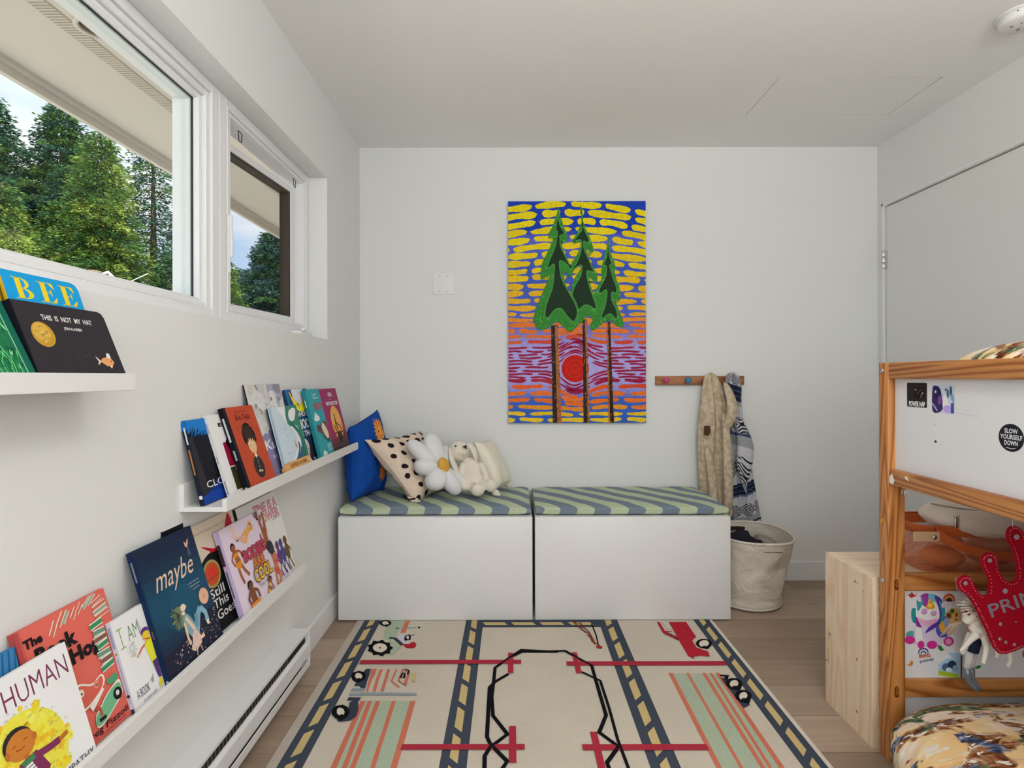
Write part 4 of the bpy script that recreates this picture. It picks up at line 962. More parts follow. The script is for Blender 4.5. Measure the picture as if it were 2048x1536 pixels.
# ---------------- lowest ledge
def art_blue(A, w, h):
    A.rect(0, 1, 0, 1, hx('3b7fb0'))
    for k in range(9): A.line([(.1*k, .2), (.1*k+.3, 1)], .03, hx('2a5f8c'), same=k > 0)
book('blue book mostly hidden at the left behind the coral one, lowest ledge', Z3, .815, .9295, -.770, 13.0, .23, .008, hx('3b7fb0'), hx('2a5f8c'), art_blue, group=G3)
def art_hog(A, w, h):
    A.rect(.0, .04, 0, 1, hx('b04a4a')); A.rect(.045, .055, 0, 1, hx('b5564c')); cr = hx('e6dfd2'); gr = hx('6f8a76')
    def bk(x, y, l, t_, rot, c):
        r_ = math.radians(rot); u = (math.cos(r_)*l, math.sin(r_)*l*w/h); n = (-math.sin(r_)*t_, math.cos(r_)*t_*w/h)
        q = lambda k: [(x-n[0]*k, y-n[1]*k), (x+u[0]-n[0]*k, y+u[1]-n[1]*k), (x+u[0]+n[0]*k, y+u[1]+n[1]*k), (x+n[0]*k, y+n[1]*k)]
        A.poly(q(1.5), cr); A.poly(q(1), c)
    for a in ((.32, .86, .13, .018, 52), (.41, .90, .13, .018, 45), (.46, .90, .12, .014, 47), (.56, .90, .11, .016, 45), (.62, .915, .11, .014, 42), (.70, .93, .13, .013, 30), (.76, .94, .13, .012, 32), (.80, .92, .14, .014, 14), (.80, .885, .17, .015, 8), (.79, .85, .18, .015, 8), (.80, .815, .18, .014, 6)): bk(*a, (gr, hx('9aa08e'), hx('c96a58'))[int(a[0]*100) % 3])
    A.text('The', .14, .895, .060, BK, w=.18, bold=.045); A.text('Book', .34, .785, .105, BK, w=.43, bold=.05); A.text('Hog', .60, .655, .105, BK, w=.34, bold=.05)
    ox_ = A.O; A.O = A.O-A.U*(.14*w)
    A.poly(smooth_closed([(.50, .43), (.58, .45), (.70, .40), (.82, .42), (.84, .36), (.74, .30), (.56, .26), (.50, .34)]), cr); A.poly(smooth_closed([(.515, .42), (.58, .435), (.70, .385), (.81, .41), (.82, .36), (.74, .31), (.56, .275), (.515, .34)]), hx('cf6252'))
    A.ell(.57, .385, .028, .032, hx('e9e2cf')); A.ell(.57, .38, .010, None, BK, n=8); A.ell(.74, .375, .030, .036, hx('d98a78')); A.ell(.735, .37, .007, None, BK, n=8); A.ell(.755, .37, .007, None, BK, n=8)
    A.poly(smooth_closed([(.86, .35), (.98, .36), (.98, .31), (.88, .31)]), hx('4f9a72'))
    for k in range(7): bk(.84+(k % 2)*.02, .44+.055*k, .16, .020, 5-(k % 3)*4, (hx('3d8a60'), hx('7f5a4e'), hx('6f9080'))[k % 3])
    A.poly(smooth_closed([(.62, .10), (.70, .09), (.86, .14), (.99, .20), (.99, .30), (.90, .29), (.80, .26), (.72, .22), (.64, .18)]), cr); A.poly(smooth_closed([(.62, .11), (.70, .10), (.86, .15), (.98, .21), (.98, .28), (.90, .28), (.80, .25), (.72, .21), (.64, .17)]), hx('6fb088'))
    A.ell(.93, .215, .055, .055, BK); A.ell(.93, .22, .022, .024, hx('d8d8d4')); A.line([(.62, .26), (.70, .20), (.70, .15)], .03, hx('b0503f')); A.line([(.66, .13), (.74, .13)], .03, BK)
    A.poly([(.60, .27), (.78, .33), (.80, .31), (.62, .22)], cr)
    A.O = ox_
    A.text('Greg Pizzoli', .58, .075, .045, BK, w=.56, shear=.2, bold=.01); A.text('a picture book', .66, .035, .016, hx('5a2a22'), w=.3)
book('coral red book titled The Book Hog with a pig on a green scooter', Z3, .932, 1.139, -.7550, 16.6, .252, .010, hx('d8685c'), hx('a84646'), art_hog,
     lambda S, t, h: [S.rect(0, 1, .0, .62, hx('8a8a86')), S.line([(.5, .92), (.5, .72)], .5, hx('5c2330'))], group=G3)
def art_human(A, w, h):
    A.text('I AM HUMAN', .50, .84, .17, hx('7a3158'), w=.92, anchor='c', bold=-.008, clipx=(.0, .985, 0, 1)); r = random.Random(9)
    A.ell(.46, .36, .34, .33, hx('ecd84a'), n=30)
    for k in range(150):
        a = r.uniform(0, 6.28); q = .36*math.sqrt(r.random()); x, y = .46+q*math.cos(a), .36+q*math.sin(a)*w/h*1.0
        A.ell(x, y, r.uniform(.012, .035), None, (hx('e8cc30'), hx('f2e468'), hx('e6b828'), hx('eedd50'))[k % 4], n=8, same=k % 15 != 0)
    for k in range(70):
        a = r.uniform(0, 6.28); q = .36*(r.uniform(.5, 1.03)); x, y = .46+q*math.cos(a), .36+q*math.sin(a)*w/h
        A.line([(x-.010, y), (x-.004, y+.010), (x+.006, y+.010), (x+.010, y)], .003, (hx('a89a4a'), hx('5a7a8a'), hx('8a8a60'))[k % 3], same=k > 0)
    A.ell(.42, .515, .118, .105, hx('2c2a30'), n=20, rot=-8); A.ell(.435, .49, .115, .098, hx('c47a34'), n=22); A.ell(.325, .475, .02, .03, hx('b56c2c'), n=8); A.ell(.545, .49, .02, .03, hx('b56c2c'), n=8)
    A.line([(.39, .475), (.42, .462), (.46, .470)], .006, hx('7a4220')); A.line([(.37, .505), (.40, .51)], .006, hx('7a4220')); A.line([(.46, .515), (.49, .515)], .006, hx('7a4220'))
    A.rect(.43, .47, .36, .41, hx('b56c2c'))
    A.line([(.52, .35), (.64, .335), (.72, .335)], .05, hx('7a3158')); A.line([(.72, .335), (.80, .35)], .035, hx('b56c2c')); A.line([(.38, .34), (.32, .20), (.25, .06)], .05, hx('7a3158')); A.ell(.24, .04, .03, None, hx('b56c2c'), n=8)
    A.poly([(.38, .37), (.53, .39), (.60, .22), (.56, .17), (.38, .14)], hx('7a3158')); A.poly([(.40, .365), (.50, .385), (.51, .34), (.41, .33)], hx('3f7f54'))
    A.poly([(.42, .33), (.475, .335), (.53, .17), (.46, .155)], hx('eceae6'))
    for k in range(6): A.line([(.43+.008*k, .31-.026*k), (.49+.008*k, .315-.026*k)], .006, hx('5c2a48'), same=k > 0)
    A.poly([(.41, .15), (.56, .17), (.58, -.02), (.44, -.02)], hx('2a6cb0'))
    A.text('A BOOK OF EMPATHY', .60, .075, .058, hx('3c3a3e'), w=.74, bold=-.004); A.text('BY SUSAN VERDE', .74, .022, .022, hx('86848a'), w=.34)
book('white book titled I AM HUMAN with a child on a yellow burst', Z3, .775, .995, -.7315, 16.5, .209, .010, hx('e6e4ec'), hx('d0cedc'), art_human, group=G3)
def art_iam(A, w, h):
    c = hx('6f9a4a')
    A.sx *= .55
    A.line([(.18, .885), (.185, .68)], .022, c); A.line([(.10, .885), (.26, .885)], .020, c); A.line([(.10, .68), (.27, .68)], .020, c)
    A.text('AM', .56, .79, .17, hx('5f8a62'), w=.36, bold=-.012); A.line([(.75, .88), (.79, .70)], .012, hx('3c3a48'))
    r = random.Random(3)
    for k in range(26): A.line([(r.uniform(.22, .50), r.uniform(.52, .68)), (r.uniform(.24, .52), r.uniform(.52, .68))], .004, hx('8c9a86'), same=k > 0) if k % 3 else A.ell(r.uniform(.25, .5), r.uniform(.52, .68), .012, None, hx('7c8a80'), n=7)
    A.ell(.88, .70, .14, .10, hx('6a3a86')); A.ell(.88, .665, .12, .085, hx('e6c634')); A.ell(.90, .60, .10, .06, hx('e3b32c')); A.line([(.76, .64), (.98, .60)], .02, hx('b8402c'))
    A.line([(.52, .52), (.66, .56), (.80, .58)], .04, hx('c85a34')); A.ell(.48, .51, .03, None, hx('c88a4a'), n=8)
    A.poly([(.76, .58), (1, .60), (1, .30), (.84, .30)], hx('dfe03a')); A.poly([(.84, .36), (1, .36), (1, .14), (.90, .16)], hx('5a3a7c')); A.poly([(.84, .10), (.96, .16), (1, .08), (.86, .05)], hx('d8d030'))
    A.text('A BOOK', .36, .155, .095, hx('3a3840'), w=.40, bold=-.004); A.text('of', .70, .20, .08, hx('4a484e'), w=.09); A.text('BY SUSAN VERDE', .52, .055, .028, hx('8a8890'), w=.44)
book('small white book lettered I AM between the coral book and the navy one', Z3, 1.1145, 1.285, -.7448, 16.2, .188, .0090, hx('e4e2ea'), hx('c8c6d6'), art_iam,
     lambda S, t, h: [S.line([(.5, .95), (.5, .72)], .6, hx('9a98b4')), S.line([(.5, .62), (.5, .12)], .3, hx('a8a2b8')), S.ell(.5, .66, .3, None, hx('b08a30'), n=8), S.ell(.5, .2, .4, None, hx('2c2c30'), n=8), S.rect(.1, .9, .0, .06, hx('3a3a44'))], group=G3)
def art_maybe(A, w, h):
    A.box = (.001, .999, .001, .999)
    for k in range(16):
        v = k/16; c = tuple(x+(y-x)*math.exp(-((v-.50)/.22)**2) for x, y in zip(hx('1d2840'), hx('1f4a66'))); A.k = 2; A.rect(0, 1, v, v+1/16, c, True)
    A.k = 3; A.ell(.52, .48, .36, .30, hx('1d4a64')); A.k = 4; A.ell(.52, .46, .24, .20, hx('1f506a'))
    A.poly([(0, 0), (1, 0), (1, .30), (.72, .31), (.3, .22), (0, .20)], hx('202334')); r = random.Random(5)
    A.text('maybe', .54, .725, .165, hx('dfc0a8'), w=.64, shear=.42, bold=-.002)
    A.poly([(.80, .905), (.83, .875), (.85, .895), (.89, .915), (.86, .87), (.83, .845), (.80, .86)], hx('dcae98')); A.line([(.835, .85), (.82, .775)], .003, hx('b8c0c8')); A.line([(.842, .85), (.86, .775)], .003, hx('b8c0c8'))
    for k in range(3): A.text(('a story about the', 'endless potential', 'in all of us')[k], .76+.01*k, .575-.028*k, .013, hx('c8ccd0'), w=(.21, .18, .12)[k])
    A.ell(.86, .42, .088, None, hx('d6a585')); A.ell(.86, .42, .078, None, hx('dcae90')); A.ell(.86, .42, .03, .03, hx('cfa088'))
    # seated child leaning back
    A.poly(smooth_closed([(.30, .42), (.36, .47), (.46, .45), (.48, .39), (.46, .34), (.38, .31), (.30, .34)]), hx('6d7c62')); r2 = random.Random(1)
    for k in range(22): a = r2.uniform(2.2, 4.6); A.line([(.39, .41), (.39+.14*math.cos(a), .40+.10*math.sin(a))], .012, (hx('54644e'), hx('8a967a'), hx('3c4a40'))[k % 3], same=k > 0)
    A.ell(.475, .44, .045, .036, hx('e3cdb2')); A.poly([(.51, .445), (.535, .435), (.515, .425)], hx('e3cdb2'), True); A.line([(.43, .40), (.48, .40)], .03, hx('e3cdb2'))
    A.poly(smooth_closed([(.44, .38), (.52, .37), (.60, .24), (.56, .16), (.48, .20), (.42, .30)]), hx('7fa0b0'))
    A.line([(.47, .36), (.55, .25), (.60, .15), (.68, .155)], .045, hx('e0c5a8')); A.line([(.43, .33), (.42, .22), (.43, .16)], .035, hx('dcbea0'))
    A.line([(.57, .19), (.68, .33), (.74, .36)], .075, hx('7ba3b8')); A.line([(.74, .36), (.80, .30), (.80, .23)], .06, hx('86b0c4')); A.line([(.60, .24), (.64, .34)], .06, hx('6a92a8')); A.poly([(.77, .235), (.82, .24), (.82, .20), (.78, .20)], hx('e3cdb2'))
    A.poly(smooth_closed([(.50, .22), (.56, .23), (.60, .19), (.60, .12), (.54, .10), (.48, .09), (.42, .12), (.46, .16)]), hx('ddbcac')); A.line([(.50, .10), (.48, .05)], .012, hx('ddbcac')); A.line([(.57, .10), (.58, .055)], .012, hx('ddbcac')); A.ell(.545, .19, .008, None, BK, n=6)
    for k in range(110):
        x = r.uniform(.14, .98); y = .06+.22*r.random()*(.4+x*.7)
        A.ell(x, y, r.uniform(.003, .010), None, (hx('d8c8c8'), hx('b0a8b8'), hx('c88a80'), hx('8a98a8'), hx('5a5a70'))[k % 5], n=6, same=k % 20 != 0)
    A.text('Written by Kobi Yamada  -  Illustrated by Gabriella Barouch', .56, .028, .016, hx('dadade'), w=.74)
    A.line([(.001, .999), (.001, .001)], .01, hx('16233e'))
book('large navy book titled maybe, with a child leaning back on the cover', Z3, 1.2100, 1.4340, -.7318, 16.9, .302, .0115, hx('1d2840'), hx('14264a'), art_maybe,
     lambda S, t, h: [S.line([(.5, .93), (.5, .78)], .3, hx('7a8290')), S.line([(.5, .42), (.5, .36)], .3, hx('6a4a5a')), S.ell(.5, .04, .3, None, hx('9aa4b4'), n=8)], group=G3)
book('thin black-edged book peeping up behind the large navy one', Z3, 1.345, 1.43, -.806, 5.6, .300, .006, hx('18181c'), hx('18181c'), None, group=G3)
def art_love(A, w, h):
    A.rect(0, 1, .40, 1, hx('d8c8b4')); A.rect(0, 1, 0, .40, BK); A.ell(.46, .32, .41, .41, BK, n=32)
    A.text('BUFFY SAINTE-MARIE AND JULIE FLETT', .52, .915, .022, hx('a0826c'), w=.90)
    A.poly(smooth_closed([(.30, .79), (.40, .76), (.52, .72), (.66, .74), (.78, .86), (.90, .98), (.94, .84), (.90, .62), (.60, .58), (.46, .62), (.44, .70)]), hx('b81f34'))
    A.poly(smooth_closed([(.50, .68), (.62, .70), (.72, .74), (.80, .66), (.60, .58)]), hx('c83048'))
    A.rect(0, 1, 0, .36, BK); A.ell(.46, .32, .40, .40, BK, n=32)
    A.ell(.37, .52, .150, .135, hx('a59a60'), n=28); A.ell(.37, .52, .125, .11, hx('c0502c'), n=26); A.ell(.37, .53, .06, .055, hx('d83a30')); A.line([(.27, .48), (.47, .49)], .008, hx('703a20'))
    c = hx('eceae0')
    A.text('Still', .25, .355, .085, c, w=.26, bold=.008, anchor='l'); A.text('This', .27, .255, .085, c, w=.27, bold=.008, anchor='l'); A.text('Goes', .29, .15, .085, c, w=.32, bold=.008, anchor='l')
book('beige and black book lettered Still This Goes, tucked behind the navy and the pink books', Z3, 1.395, 1.667, -.7600, 14.2, .2875, .0085, hx('d8c8b4'), BK, art_love, group=G3)
SK = [hx('7a4a30'), hx('9a5a3a'), hx('c88a4a'), hx('e0a868'), hx('e8c4b4')]
def body(A, x, y, s, rot, skin, hair, suit, pose=0):
    """small swimming figure; x,y torso centre, s scale"""
    r = math.radians(rot); q = A.sx/A.sy
    T = lambda a, b: (x+(a*math.cos(r)-b*math.sin(r))*s, y+(a*math.sin(r)+b*math.cos(r))*s*q)
    P = lambda pts: [T(*p_) for p_ in pts]
    A.ell(*T(0, .30), s*.115, None, hair, n=14); 
    A.line(P([(-.09, .18), (-.22, .06), (-.17, -.12)]) if pose == 0 else P([(-.09, .18), (-.16, .36), (-.05, .50)]), s*.065, skin)
    A.line(P([(.09, .18), (.24, .10), (.26, -.08)]) if pose != 2 else P([(.09, .18), (.2, .38), (.1, .52)]), s*.065, skin)
    A.poly(smooth_closed(P([(-.10, .20), (.10, .20), (.11, .02), (.14, -.16), (0, -.22), (-.14, -.16), (-.10, .02)]), 3), skin)
    A.line(P([(-.07, -.15), (-.10, -.38), (-.07, -.62)]), s*.10, skin); A.line(P([(.07, -.15), (.14, -.36), (.05 if pose else .26, -.56)]), s*.10, skin)
    A.ell(*T(0, .275), s*.085, None, skin, n=14)
    if suit:
        A.poly(P([(-.13, -.08), (.13, -.08), (.14, -.18), (0, -.26), (-.14, -.18)]), suit); A.poly(P([(-.10, .15), (.10, .15), (.10, .05), (-.10, .05)]), suit, True)
def art_bodies(A, w, h):
    A.rect(0, .045, 0, 1, hx('b8a8cc'))
    body(A, .22, .62, .42, 8, SK[1], BK, hx('d98a28'), 0); body(A, .30, .90, .26, 200, SK[4], hx('2c2024'), None, 1); body(A, .56, .84, .30, -68, SK[3], hx('4a3020'), hx('dca048'), 2)
    body(A, .83, .98, .20, 185, SK[0], BK, None, 0); body(A, .90, .68, .42, 172, SK[1], hx('3c3a2a'), None, 1); body(A, .94, .28, .40, -12, hx('c07a50'), BK, hx('c8503a'), 2)
    body(A, .30, .13, .46, 2, SK[0], BK, None, 0); A.poly([(.20, .085), (.40, .095), (.42, -.02), (.19, -.02)], hx('e08a2c')); body(A, .66, .10, .32, -35, SK[1], BK, hx('d8b04a'), 1)
    A.ell(.92, .515, .07, .08, hx('30343c'), n=12)
    A.text('BODIES', .57, .60, .125, hx('7a2238'), w=.50, bold=.075); A.text('BODIES', .57, .60, .120, hx('c0425a'), w=.485, bold=.03)
    A.text('ARE', .59, .465, .115, hx('7a3a22'), w=.27, bold=.075); A.text('ARE', .59, .465, .110, hx('d07838'), w=.26, bold=.03)
    A.text('COOL', .62, .325, .145, hx('5a4420'), w=.42, bold=.075); A.text('COOL', .62, .325, .140, hx('e0b044'), w=.40, bold=.03)
    A.text('Tyler Feder', .60, .205, .045, hx('4a3c44'), w=.28, shear=.2)
book('pale pink book titled BODIES ARE COOL with swimming figures', Z3, 1.534, 1.811, -.7318, 17.2, .2545, .009, hx('dccbdc'), hx('b3a4c6'), art_bodies,
     lambda S, t, h: [S.rect(0, 1, .62, .86, hx('3a2a2c')), S.line([(.5, .56), (.5, .26)], .4, hx('4a4456')), S.rect(0, 1, 0, .07, hx('8a94b8'))], group=G3)
def art_time(A, w, h):
    c = hx('c8808e')
    A.text('TIME IS A', .66, .885, .105, hx('a85a6c'), w=.60, bold=.045); A.text('TIME IS A', .66, .885, .098, hx('d696a2'), w=.585, bold=.01)
    A.text('FLOWER', .66, .765, .105, hx('a85a6c'), w=.60, bold=.045); A.text('FLOWER', .66, .765, .098, hx('d696a2'), w=.585, bold=.01)
    A.text('Julie Morstad', .84, .695, .018, hx('4a4448'), w=.2)
    for x, cc in ((.56, hx('c55aa2')), (.68, hx('6a3f7c')), (.78, hx('4a4a8a')), (.90, hx('6a5230'))):
        A.ell(x, .40, .045, .050, cc, n=14); A.poly(smooth_closed([(x-.03, .35), (x+.03, .35), (x+.05, .26), (x+.03, .18), (x-.03, .18), (x-.045, .26)], 3), cc)
        A.line([(x-.03, .33), (x-.07, .24), (x-.02, .20)], .018, cc); A.line([(x+.03, .33), (x+.09, .26), (x+.12, .19)], .018, cc)
        A.line([(x-.015, .19), (x-.05, .11), (x-.01, .04)], .02, cc); A.line([(x+.015, .19), (x+.04, .11), (x+.07, .04)], .02, cc)
book('white book titled TIME IS A FLOWER with four walking figures, rightmost on the lowest ledge', Z3, 1.676, 1.959, -.7505, 15.3, .282, .0075, hx('dedcd8'), hx('2c2628'), art_time, group=G3)
# ================================================================ rug
RUG = [
 ('p', 'a9b6a0', [(-0.572, 2.596), (-0.492, 2.599), (-0.489, 2.531), (-0.501, 2.483), (-0.501, 2.437), (-0.516, 2.412), (-0.487, 2.386), (-0.46, 2.338), (-0.47, 2.303), (-0.483, 2.268), (-0.498, 2.274), (-0.498, 2.314), (-0.518, 2.393), (-0.561, 2.437), (-0.566, 2.511), (-0.567, 2.545)]),
 ('p', 'c9745e', [(-0.492, 2.596), (-0.471, 2.596), (-0.469, 2.477), (-0.492, 2.477)]),
 ('p', 'c8c4d0', [(-0.491, 2.463), (-0.462, 2.457), (-0.438, 2.405), (-0.447, 2.374), (-0.464, 2.386), (-0.488, 2.418)]),
 ('l', '3a4050', 0.016, [(-0.53, 2.431), (-0.504, 2.424), (-0.459, 2.362)]),
 ('p', 'b02838', [(-0.464, 2.374), (-0.432, 2.374), (-0.429, 2.389), (-0.415, 2.393), (-0.402, 2.37), (-0.402, 2.344), (-0.413, 2.334), (-0.44, 2.338)]),
 ('l', '8d99a0', 0.01, [(-0.476, 2.527), (-0.429, 2.527)]),
 ('l', '17171c', 0.016, [(-0.422, 2.527), (-0.412, 2.53)]),
 ('l', '17171c', 0.008, [(-0.52, 2.517), (-0.506, 2.524)]),
 ('l', '17171c', 0.007, [(-0.461, 2.45), (-0.45, 2.457), (-0.441, 2.437), (-0.439, 2.412), (-0.453, 2.408), (-0.462, 2.431), (-0.46, 2.45)]),
 ('l', '17171c', 0.006, [(-0.445, 2.444), (-0.426, 2.459)]),
 ('p', 'ddd2c2', [(-0.557, 2.574), (-0.557, 2.563), (-0.561, 2.554), (-0.568, 2.549), (-0.578, 2.549), (-0.587, 2.554), (-0.595, 2.563), (-0.6, 2.574), (-0.601, 2.585), (-0.597, 2.594), (-0.589, 2.599), (-0.579, 2.599), (-0.57, 2.594), (-0.562, 2.585)]),
 ('l', '17171c', 0.012, [(-0.557, 2.574), (-0.557, 2.563), (-0.561, 2.554), (-0.568, 2.549), (-0.578, 2.549), (-0.587, 2.554), (-0.595, 2.563), (-0.6, 2.574), (-0.601, 2.585), (-0.597, 2.594), (-0.589, 2.599), (-0.579, 2.599), (-0.57, 2.594), (-0.562, 2.585), (-0.557, 2.574)]),
 ('p', '17171c', [(-0.493, 2.338), (-0.502, 2.318), (-0.496, 2.291), (-0.515, 2.289), (-0.523, 2.267), (-0.543, 2.283), (-0.561, 2.276), (-0.574, 2.302), (-0.594, 2.313), (-0.594, 2.338), (-0.607, 2.363), (-0.592, 2.375), (-0.593, 2.404), (-0.57, 2.396), (-0.556, 2.413), (-0.537, 2.388), (-0.517, 2.386), (-0.511, 2.358)]),
 ('p', 'ddd2c2', [(-0.521, 2.34), (-0.521, 2.325), (-0.526, 2.313), (-0.535, 2.306), (-0.547, 2.306), (-0.56, 2.313), (-0.57, 2.325), (-0.577, 2.34), (-0.578, 2.356), (-0.573, 2.369), (-0.564, 2.376), (-0.551, 2.376), (-0.538, 2.369), (-0.528, 2.356)]),
 ('l', 'ddd2c2', 0.004, [(-0.521, 2.34), (-0.521, 2.325), (-0.526, 2.313), (-0.535, 2.306), (-0.547, 2.306), (-0.56, 2.313), (-0.57, 2.325), (-0.577, 2.34), (-0.578, 2.356), (-0.573, 2.369), (-0.564, 2.376), (-0.551, 2.376), (-0.538, 2.369), (-0.528, 2.356), (-0.521, 2.34)]),
 ('p', '7a3a30', [(-0.554, 2.344), (-0.547, 2.346), (-0.543, 2.334), (-0.551, 2.332)]),
 ('p', '3a4050', [(-0.563, 2.172), (-0.545, 2.172), (-0.539, 2.127), (-0.536, 2.074), (-0.531, 2.032), (-0.542, 2.028), (-0.573, 2.078), (-0.571, 2.136)]),
 ('l', '3a4050', 0.02, [(-0.576, 2.06), (-0.534, 2.06)]),
 ('l', '8d99a0', 0.02, [(-0.578, 2.028), (-0.531, 2.025)]),
 ('l', '8d99a0', 0.02, [(-0.578, 1.997), (-0.526, 1.997)]),
 ('l', '3a4050', 0.02, [(-0.575, 1.969), (-0.531, 1.967)]),
 ('p', 'c9745e', [(-0.544, 2.17), (-0.522, 2.17), (-0.518, 2.127), (-0.522, 2.097), (-0.516, 2.014), (-0.522, 2.014), (-0.53, 2.069), (-0.537, 2.136)]),
 ('l', 'c9745e', 0.014, [(-0.503, 2.167), (-0.501, 2.088), (-0.494, 2.014)]),
 ('l', 'c9745e', 0.014, [(-0.475, 2.167), (-0.47, 2.088), (-0.466, 2.014)]),
 ('l', 'c9745e', 0.008, [(-0.445, 2.167), (-0.446, 2.083), (-0.409, 2.041)]),
 ('l', 'c9745e', 0.008, [(-0.421, 2.167), (-0.421, 2.088), (-0.392, 2.055), (-0.392, 2.141), (-0.421, 2.167)]),
 ('l', '17171c', 0.006, [(-0.416, 2.141), (-0.417, 2.107), (-0.404, 2.105), (-0.407, 2.136), (-0.416, 2.141)]),
 ('l', '17171c', 0.006, [(-0.413, 2.169), (-0.395, 2.156), (-0.395, 2.127)]),
 ('l', 'c9b27e', 0.008, [(-0.381, 2.136), (-0.371, 2.141), (-0.367, 2.083), (-0.358, 2.081)]),
 ('p', 'ddd2c2', [(-0.555, 2.117), (-0.556, 2.095), (-0.569, 2.086), (-0.587, 2.095), (-0.599, 2.117), (-0.599, 2.139), (-0.586, 2.148), (-0.568, 2.139)]),
 ('l', '17171c', 0.014, [(-0.555, 2.117), (-0.556, 2.095), (-0.569, 2.086), (-0.587, 2.095), (-0.599, 2.117), (-0.599, 2.139), (-0.586, 2.148), (-0.568, 2.139), (-0.555, 2.117)]),
 ('p', '3a4050', [(-0.548, 1.959), (-0.536, 1.959), (-0.52, 1.906), (-0.517, 1.867), (-0.529, 1.844), (-0.568, 1.836), (-0.577, 1.852), (-0.559, 1.867), (-0.554, 1.906), (-0.563, 1.946)]),
 ('p', 'ddd2c2', [(-0.554, 1.892), (-0.553, 1.871), (-0.563, 1.86), (-0.579, 1.864), (-0.594, 1.88), (-0.601, 1.903), (-0.597, 1.92), (-0.583, 1.924), (-0.566, 1.913)]),
 ('l', '17171c', 0.016, [(-0.554, 1.892), (-0.553, 1.871), (-0.563, 1.86), (-0.579, 1.864), (-0.594, 1.88), (-0.601, 1.903), (-0.597, 1.92), (-0.583, 1.924), (-0.566, 1.913), (-0.554, 1.892)]),
 ('l', '8d99a0', 0.016, [(-0.529, 1.999), (-0.338, 1.995)]),
 ('p', 'a9b6a0', [(-0.519, 1.959), (-0.339, 1.956), (-0.346, 1.617), (-0.516, 1.617)]),
 ('l', 'c9745e', 0.022, [(-0.518, 1.957), (-0.516, 1.617)]),
 ('l', 'c9745e', 0.02, [(-0.494, 1.957), (-0.484, 1.617)]),
 ('l', 'c9745e', 0.02, [(-0.466, 1.957), (-0.461, 1.617)]),
 ('l', 'c9745e', 0.018, [(-0.411, 1.957), (-0.403, 1.617)]),
 ('l', 'c9745e', 0.024, [(-0.345, 1.957), (-0.342, 1.617)]),
 ('p', 'a9b6a0', [(0.6, 2.137), (0.782, 2.127), (0.781, 1.618), (0.599, 1.618)]),
 ('l', 'c9745e', 0.02, [(0.601, 2.136), (0.595, 1.618)]),
 ('l', 'c9745e', 0.014, [(0.665, 2.136), (0.659, 1.618)]),
 ('l', 'c9745e', 0.018, [(0.727, 2.136), (0.721, 1.618)]),
 ('l', 'c9745e', 0.014, [(0.753, 2.136), (0.742, 1.618)]),
 ('l', 'c9745e', 0.02, [(0.778, 2.136), (0.775, 1.618)]),
 ('p', '3a4050', [(0.778, 2.101), (0.803, 2.099), (0.813, 2.034), (0.815, 1.928), (0.784, 1.909), (0.781, 1.993), (0.778, 2.072)]),
 ('l', '17171c', 0.012, [(0.782, 2.119), (0.807, 2.115), (0.793, 2.089)]),
 ('p', 'ddd2c2', [(0.836, 2.06), (0.824, 2.041), (0.807, 2.03), (0.793, 2.03), (0.786, 2.041), (0.788, 2.06), (0.8, 2.08), (0.817, 2.092), (0.832, 2.092), (0.839, 2.08)]),
 ('l', '17171c', 0.014, [(0.836, 2.06), (0.824, 2.041), (0.807, 2.03), (0.793, 2.03), (0.786, 2.041), (0.788, 2.06), (0.8, 2.08), (0.817, 2.092), (0.832, 2.092), (0.839, 2.08), (0.836, 2.06)]),
 ('p', 'ddd2c2', [(0.836, 1.981), (0.824, 1.963), (0.808, 1.951), (0.794, 1.951), (0.787, 1.963), (0.791, 1.981), (0.802, 2.0), (0.819, 2.012), (0.833, 2.012), (0.84, 2.0)]),
 ('l', '17171c', 0.014, [(0.836, 1.981), (0.824, 1.963), (0.808, 1.951), (0.794, 1.951), (0.787, 1.963), (0.791, 1.981), (0.802, 2.0), (0.819, 2.012), (0.833, 2.012), (0.84, 2.0), (0.836, 1.981)]),
 ('p', 'b02838', [(0.717, 2.578), (0.797, 2.578), (0.795, 2.43), (0.767, 2.397), (0.765, 2.336), (0.801, 2.3), (0.795, 2.26), (0.758, 2.267), (0.731, 2.26), (0.724, 2.242), (0.708, 2.265), (0.711, 2.399), (0.716, 2.505)]),
 ('l', 'b02838', 0.014, [(0.669, 2.578), (0.669, 2.466), (0.712, 2.403)]),
 ('l', 'b02838', 0.008, [(0.674, 2.484), (0.706, 2.48)]),
 ('l', '5b2a30', 0.007, [(0.677, 2.477), (0.706, 2.436), (0.712, 2.403)]),
 ('p', 'cfc8bd', [(0.689, 2.571), (0.711, 2.571), (0.708, 2.505), (0.688, 2.502)]),
 ('p', 'ddd2c2', [(0.835, 2.369), (0.827, 2.353), (0.815, 2.341), (0.802, 2.335), (0.79, 2.335), (0.781, 2.341), (0.777, 2.353), (0.78, 2.369), (0.788, 2.384), (0.8, 2.397), (0.813, 2.404), (0.826, 2.404), (0.835, 2.397), (0.838, 2.384)]),
 ('l', '17171c', 0.012, [(0.835, 2.369), (0.827, 2.353), (0.815, 2.341), (0.802, 2.335), (0.79, 2.335), (0.781, 2.341), (0.777, 2.353), (0.78, 2.369), (0.788, 2.384), (0.8, 2.397), (0.813, 2.404), (0.826, 2.404), (0.835, 2.397), (0.838, 2.384), (0.835, 2.369)]),
 ('l', '7a3f30', 0.006, [(0.282, 2.578), (0.309, 2.505), (0.336, 2.463), (0.341, 2.39), (0.373, 2.34)]),
 ('l', '7a3f30', 0.006, [(0.311, 2.575), (0.32, 2.527), (0.338, 2.484), (0.347, 2.41), (0.349, 2.365)]),
 ('l', '7a3f30', 0.005, [(0.285, 2.575), (0.309, 2.556)]),
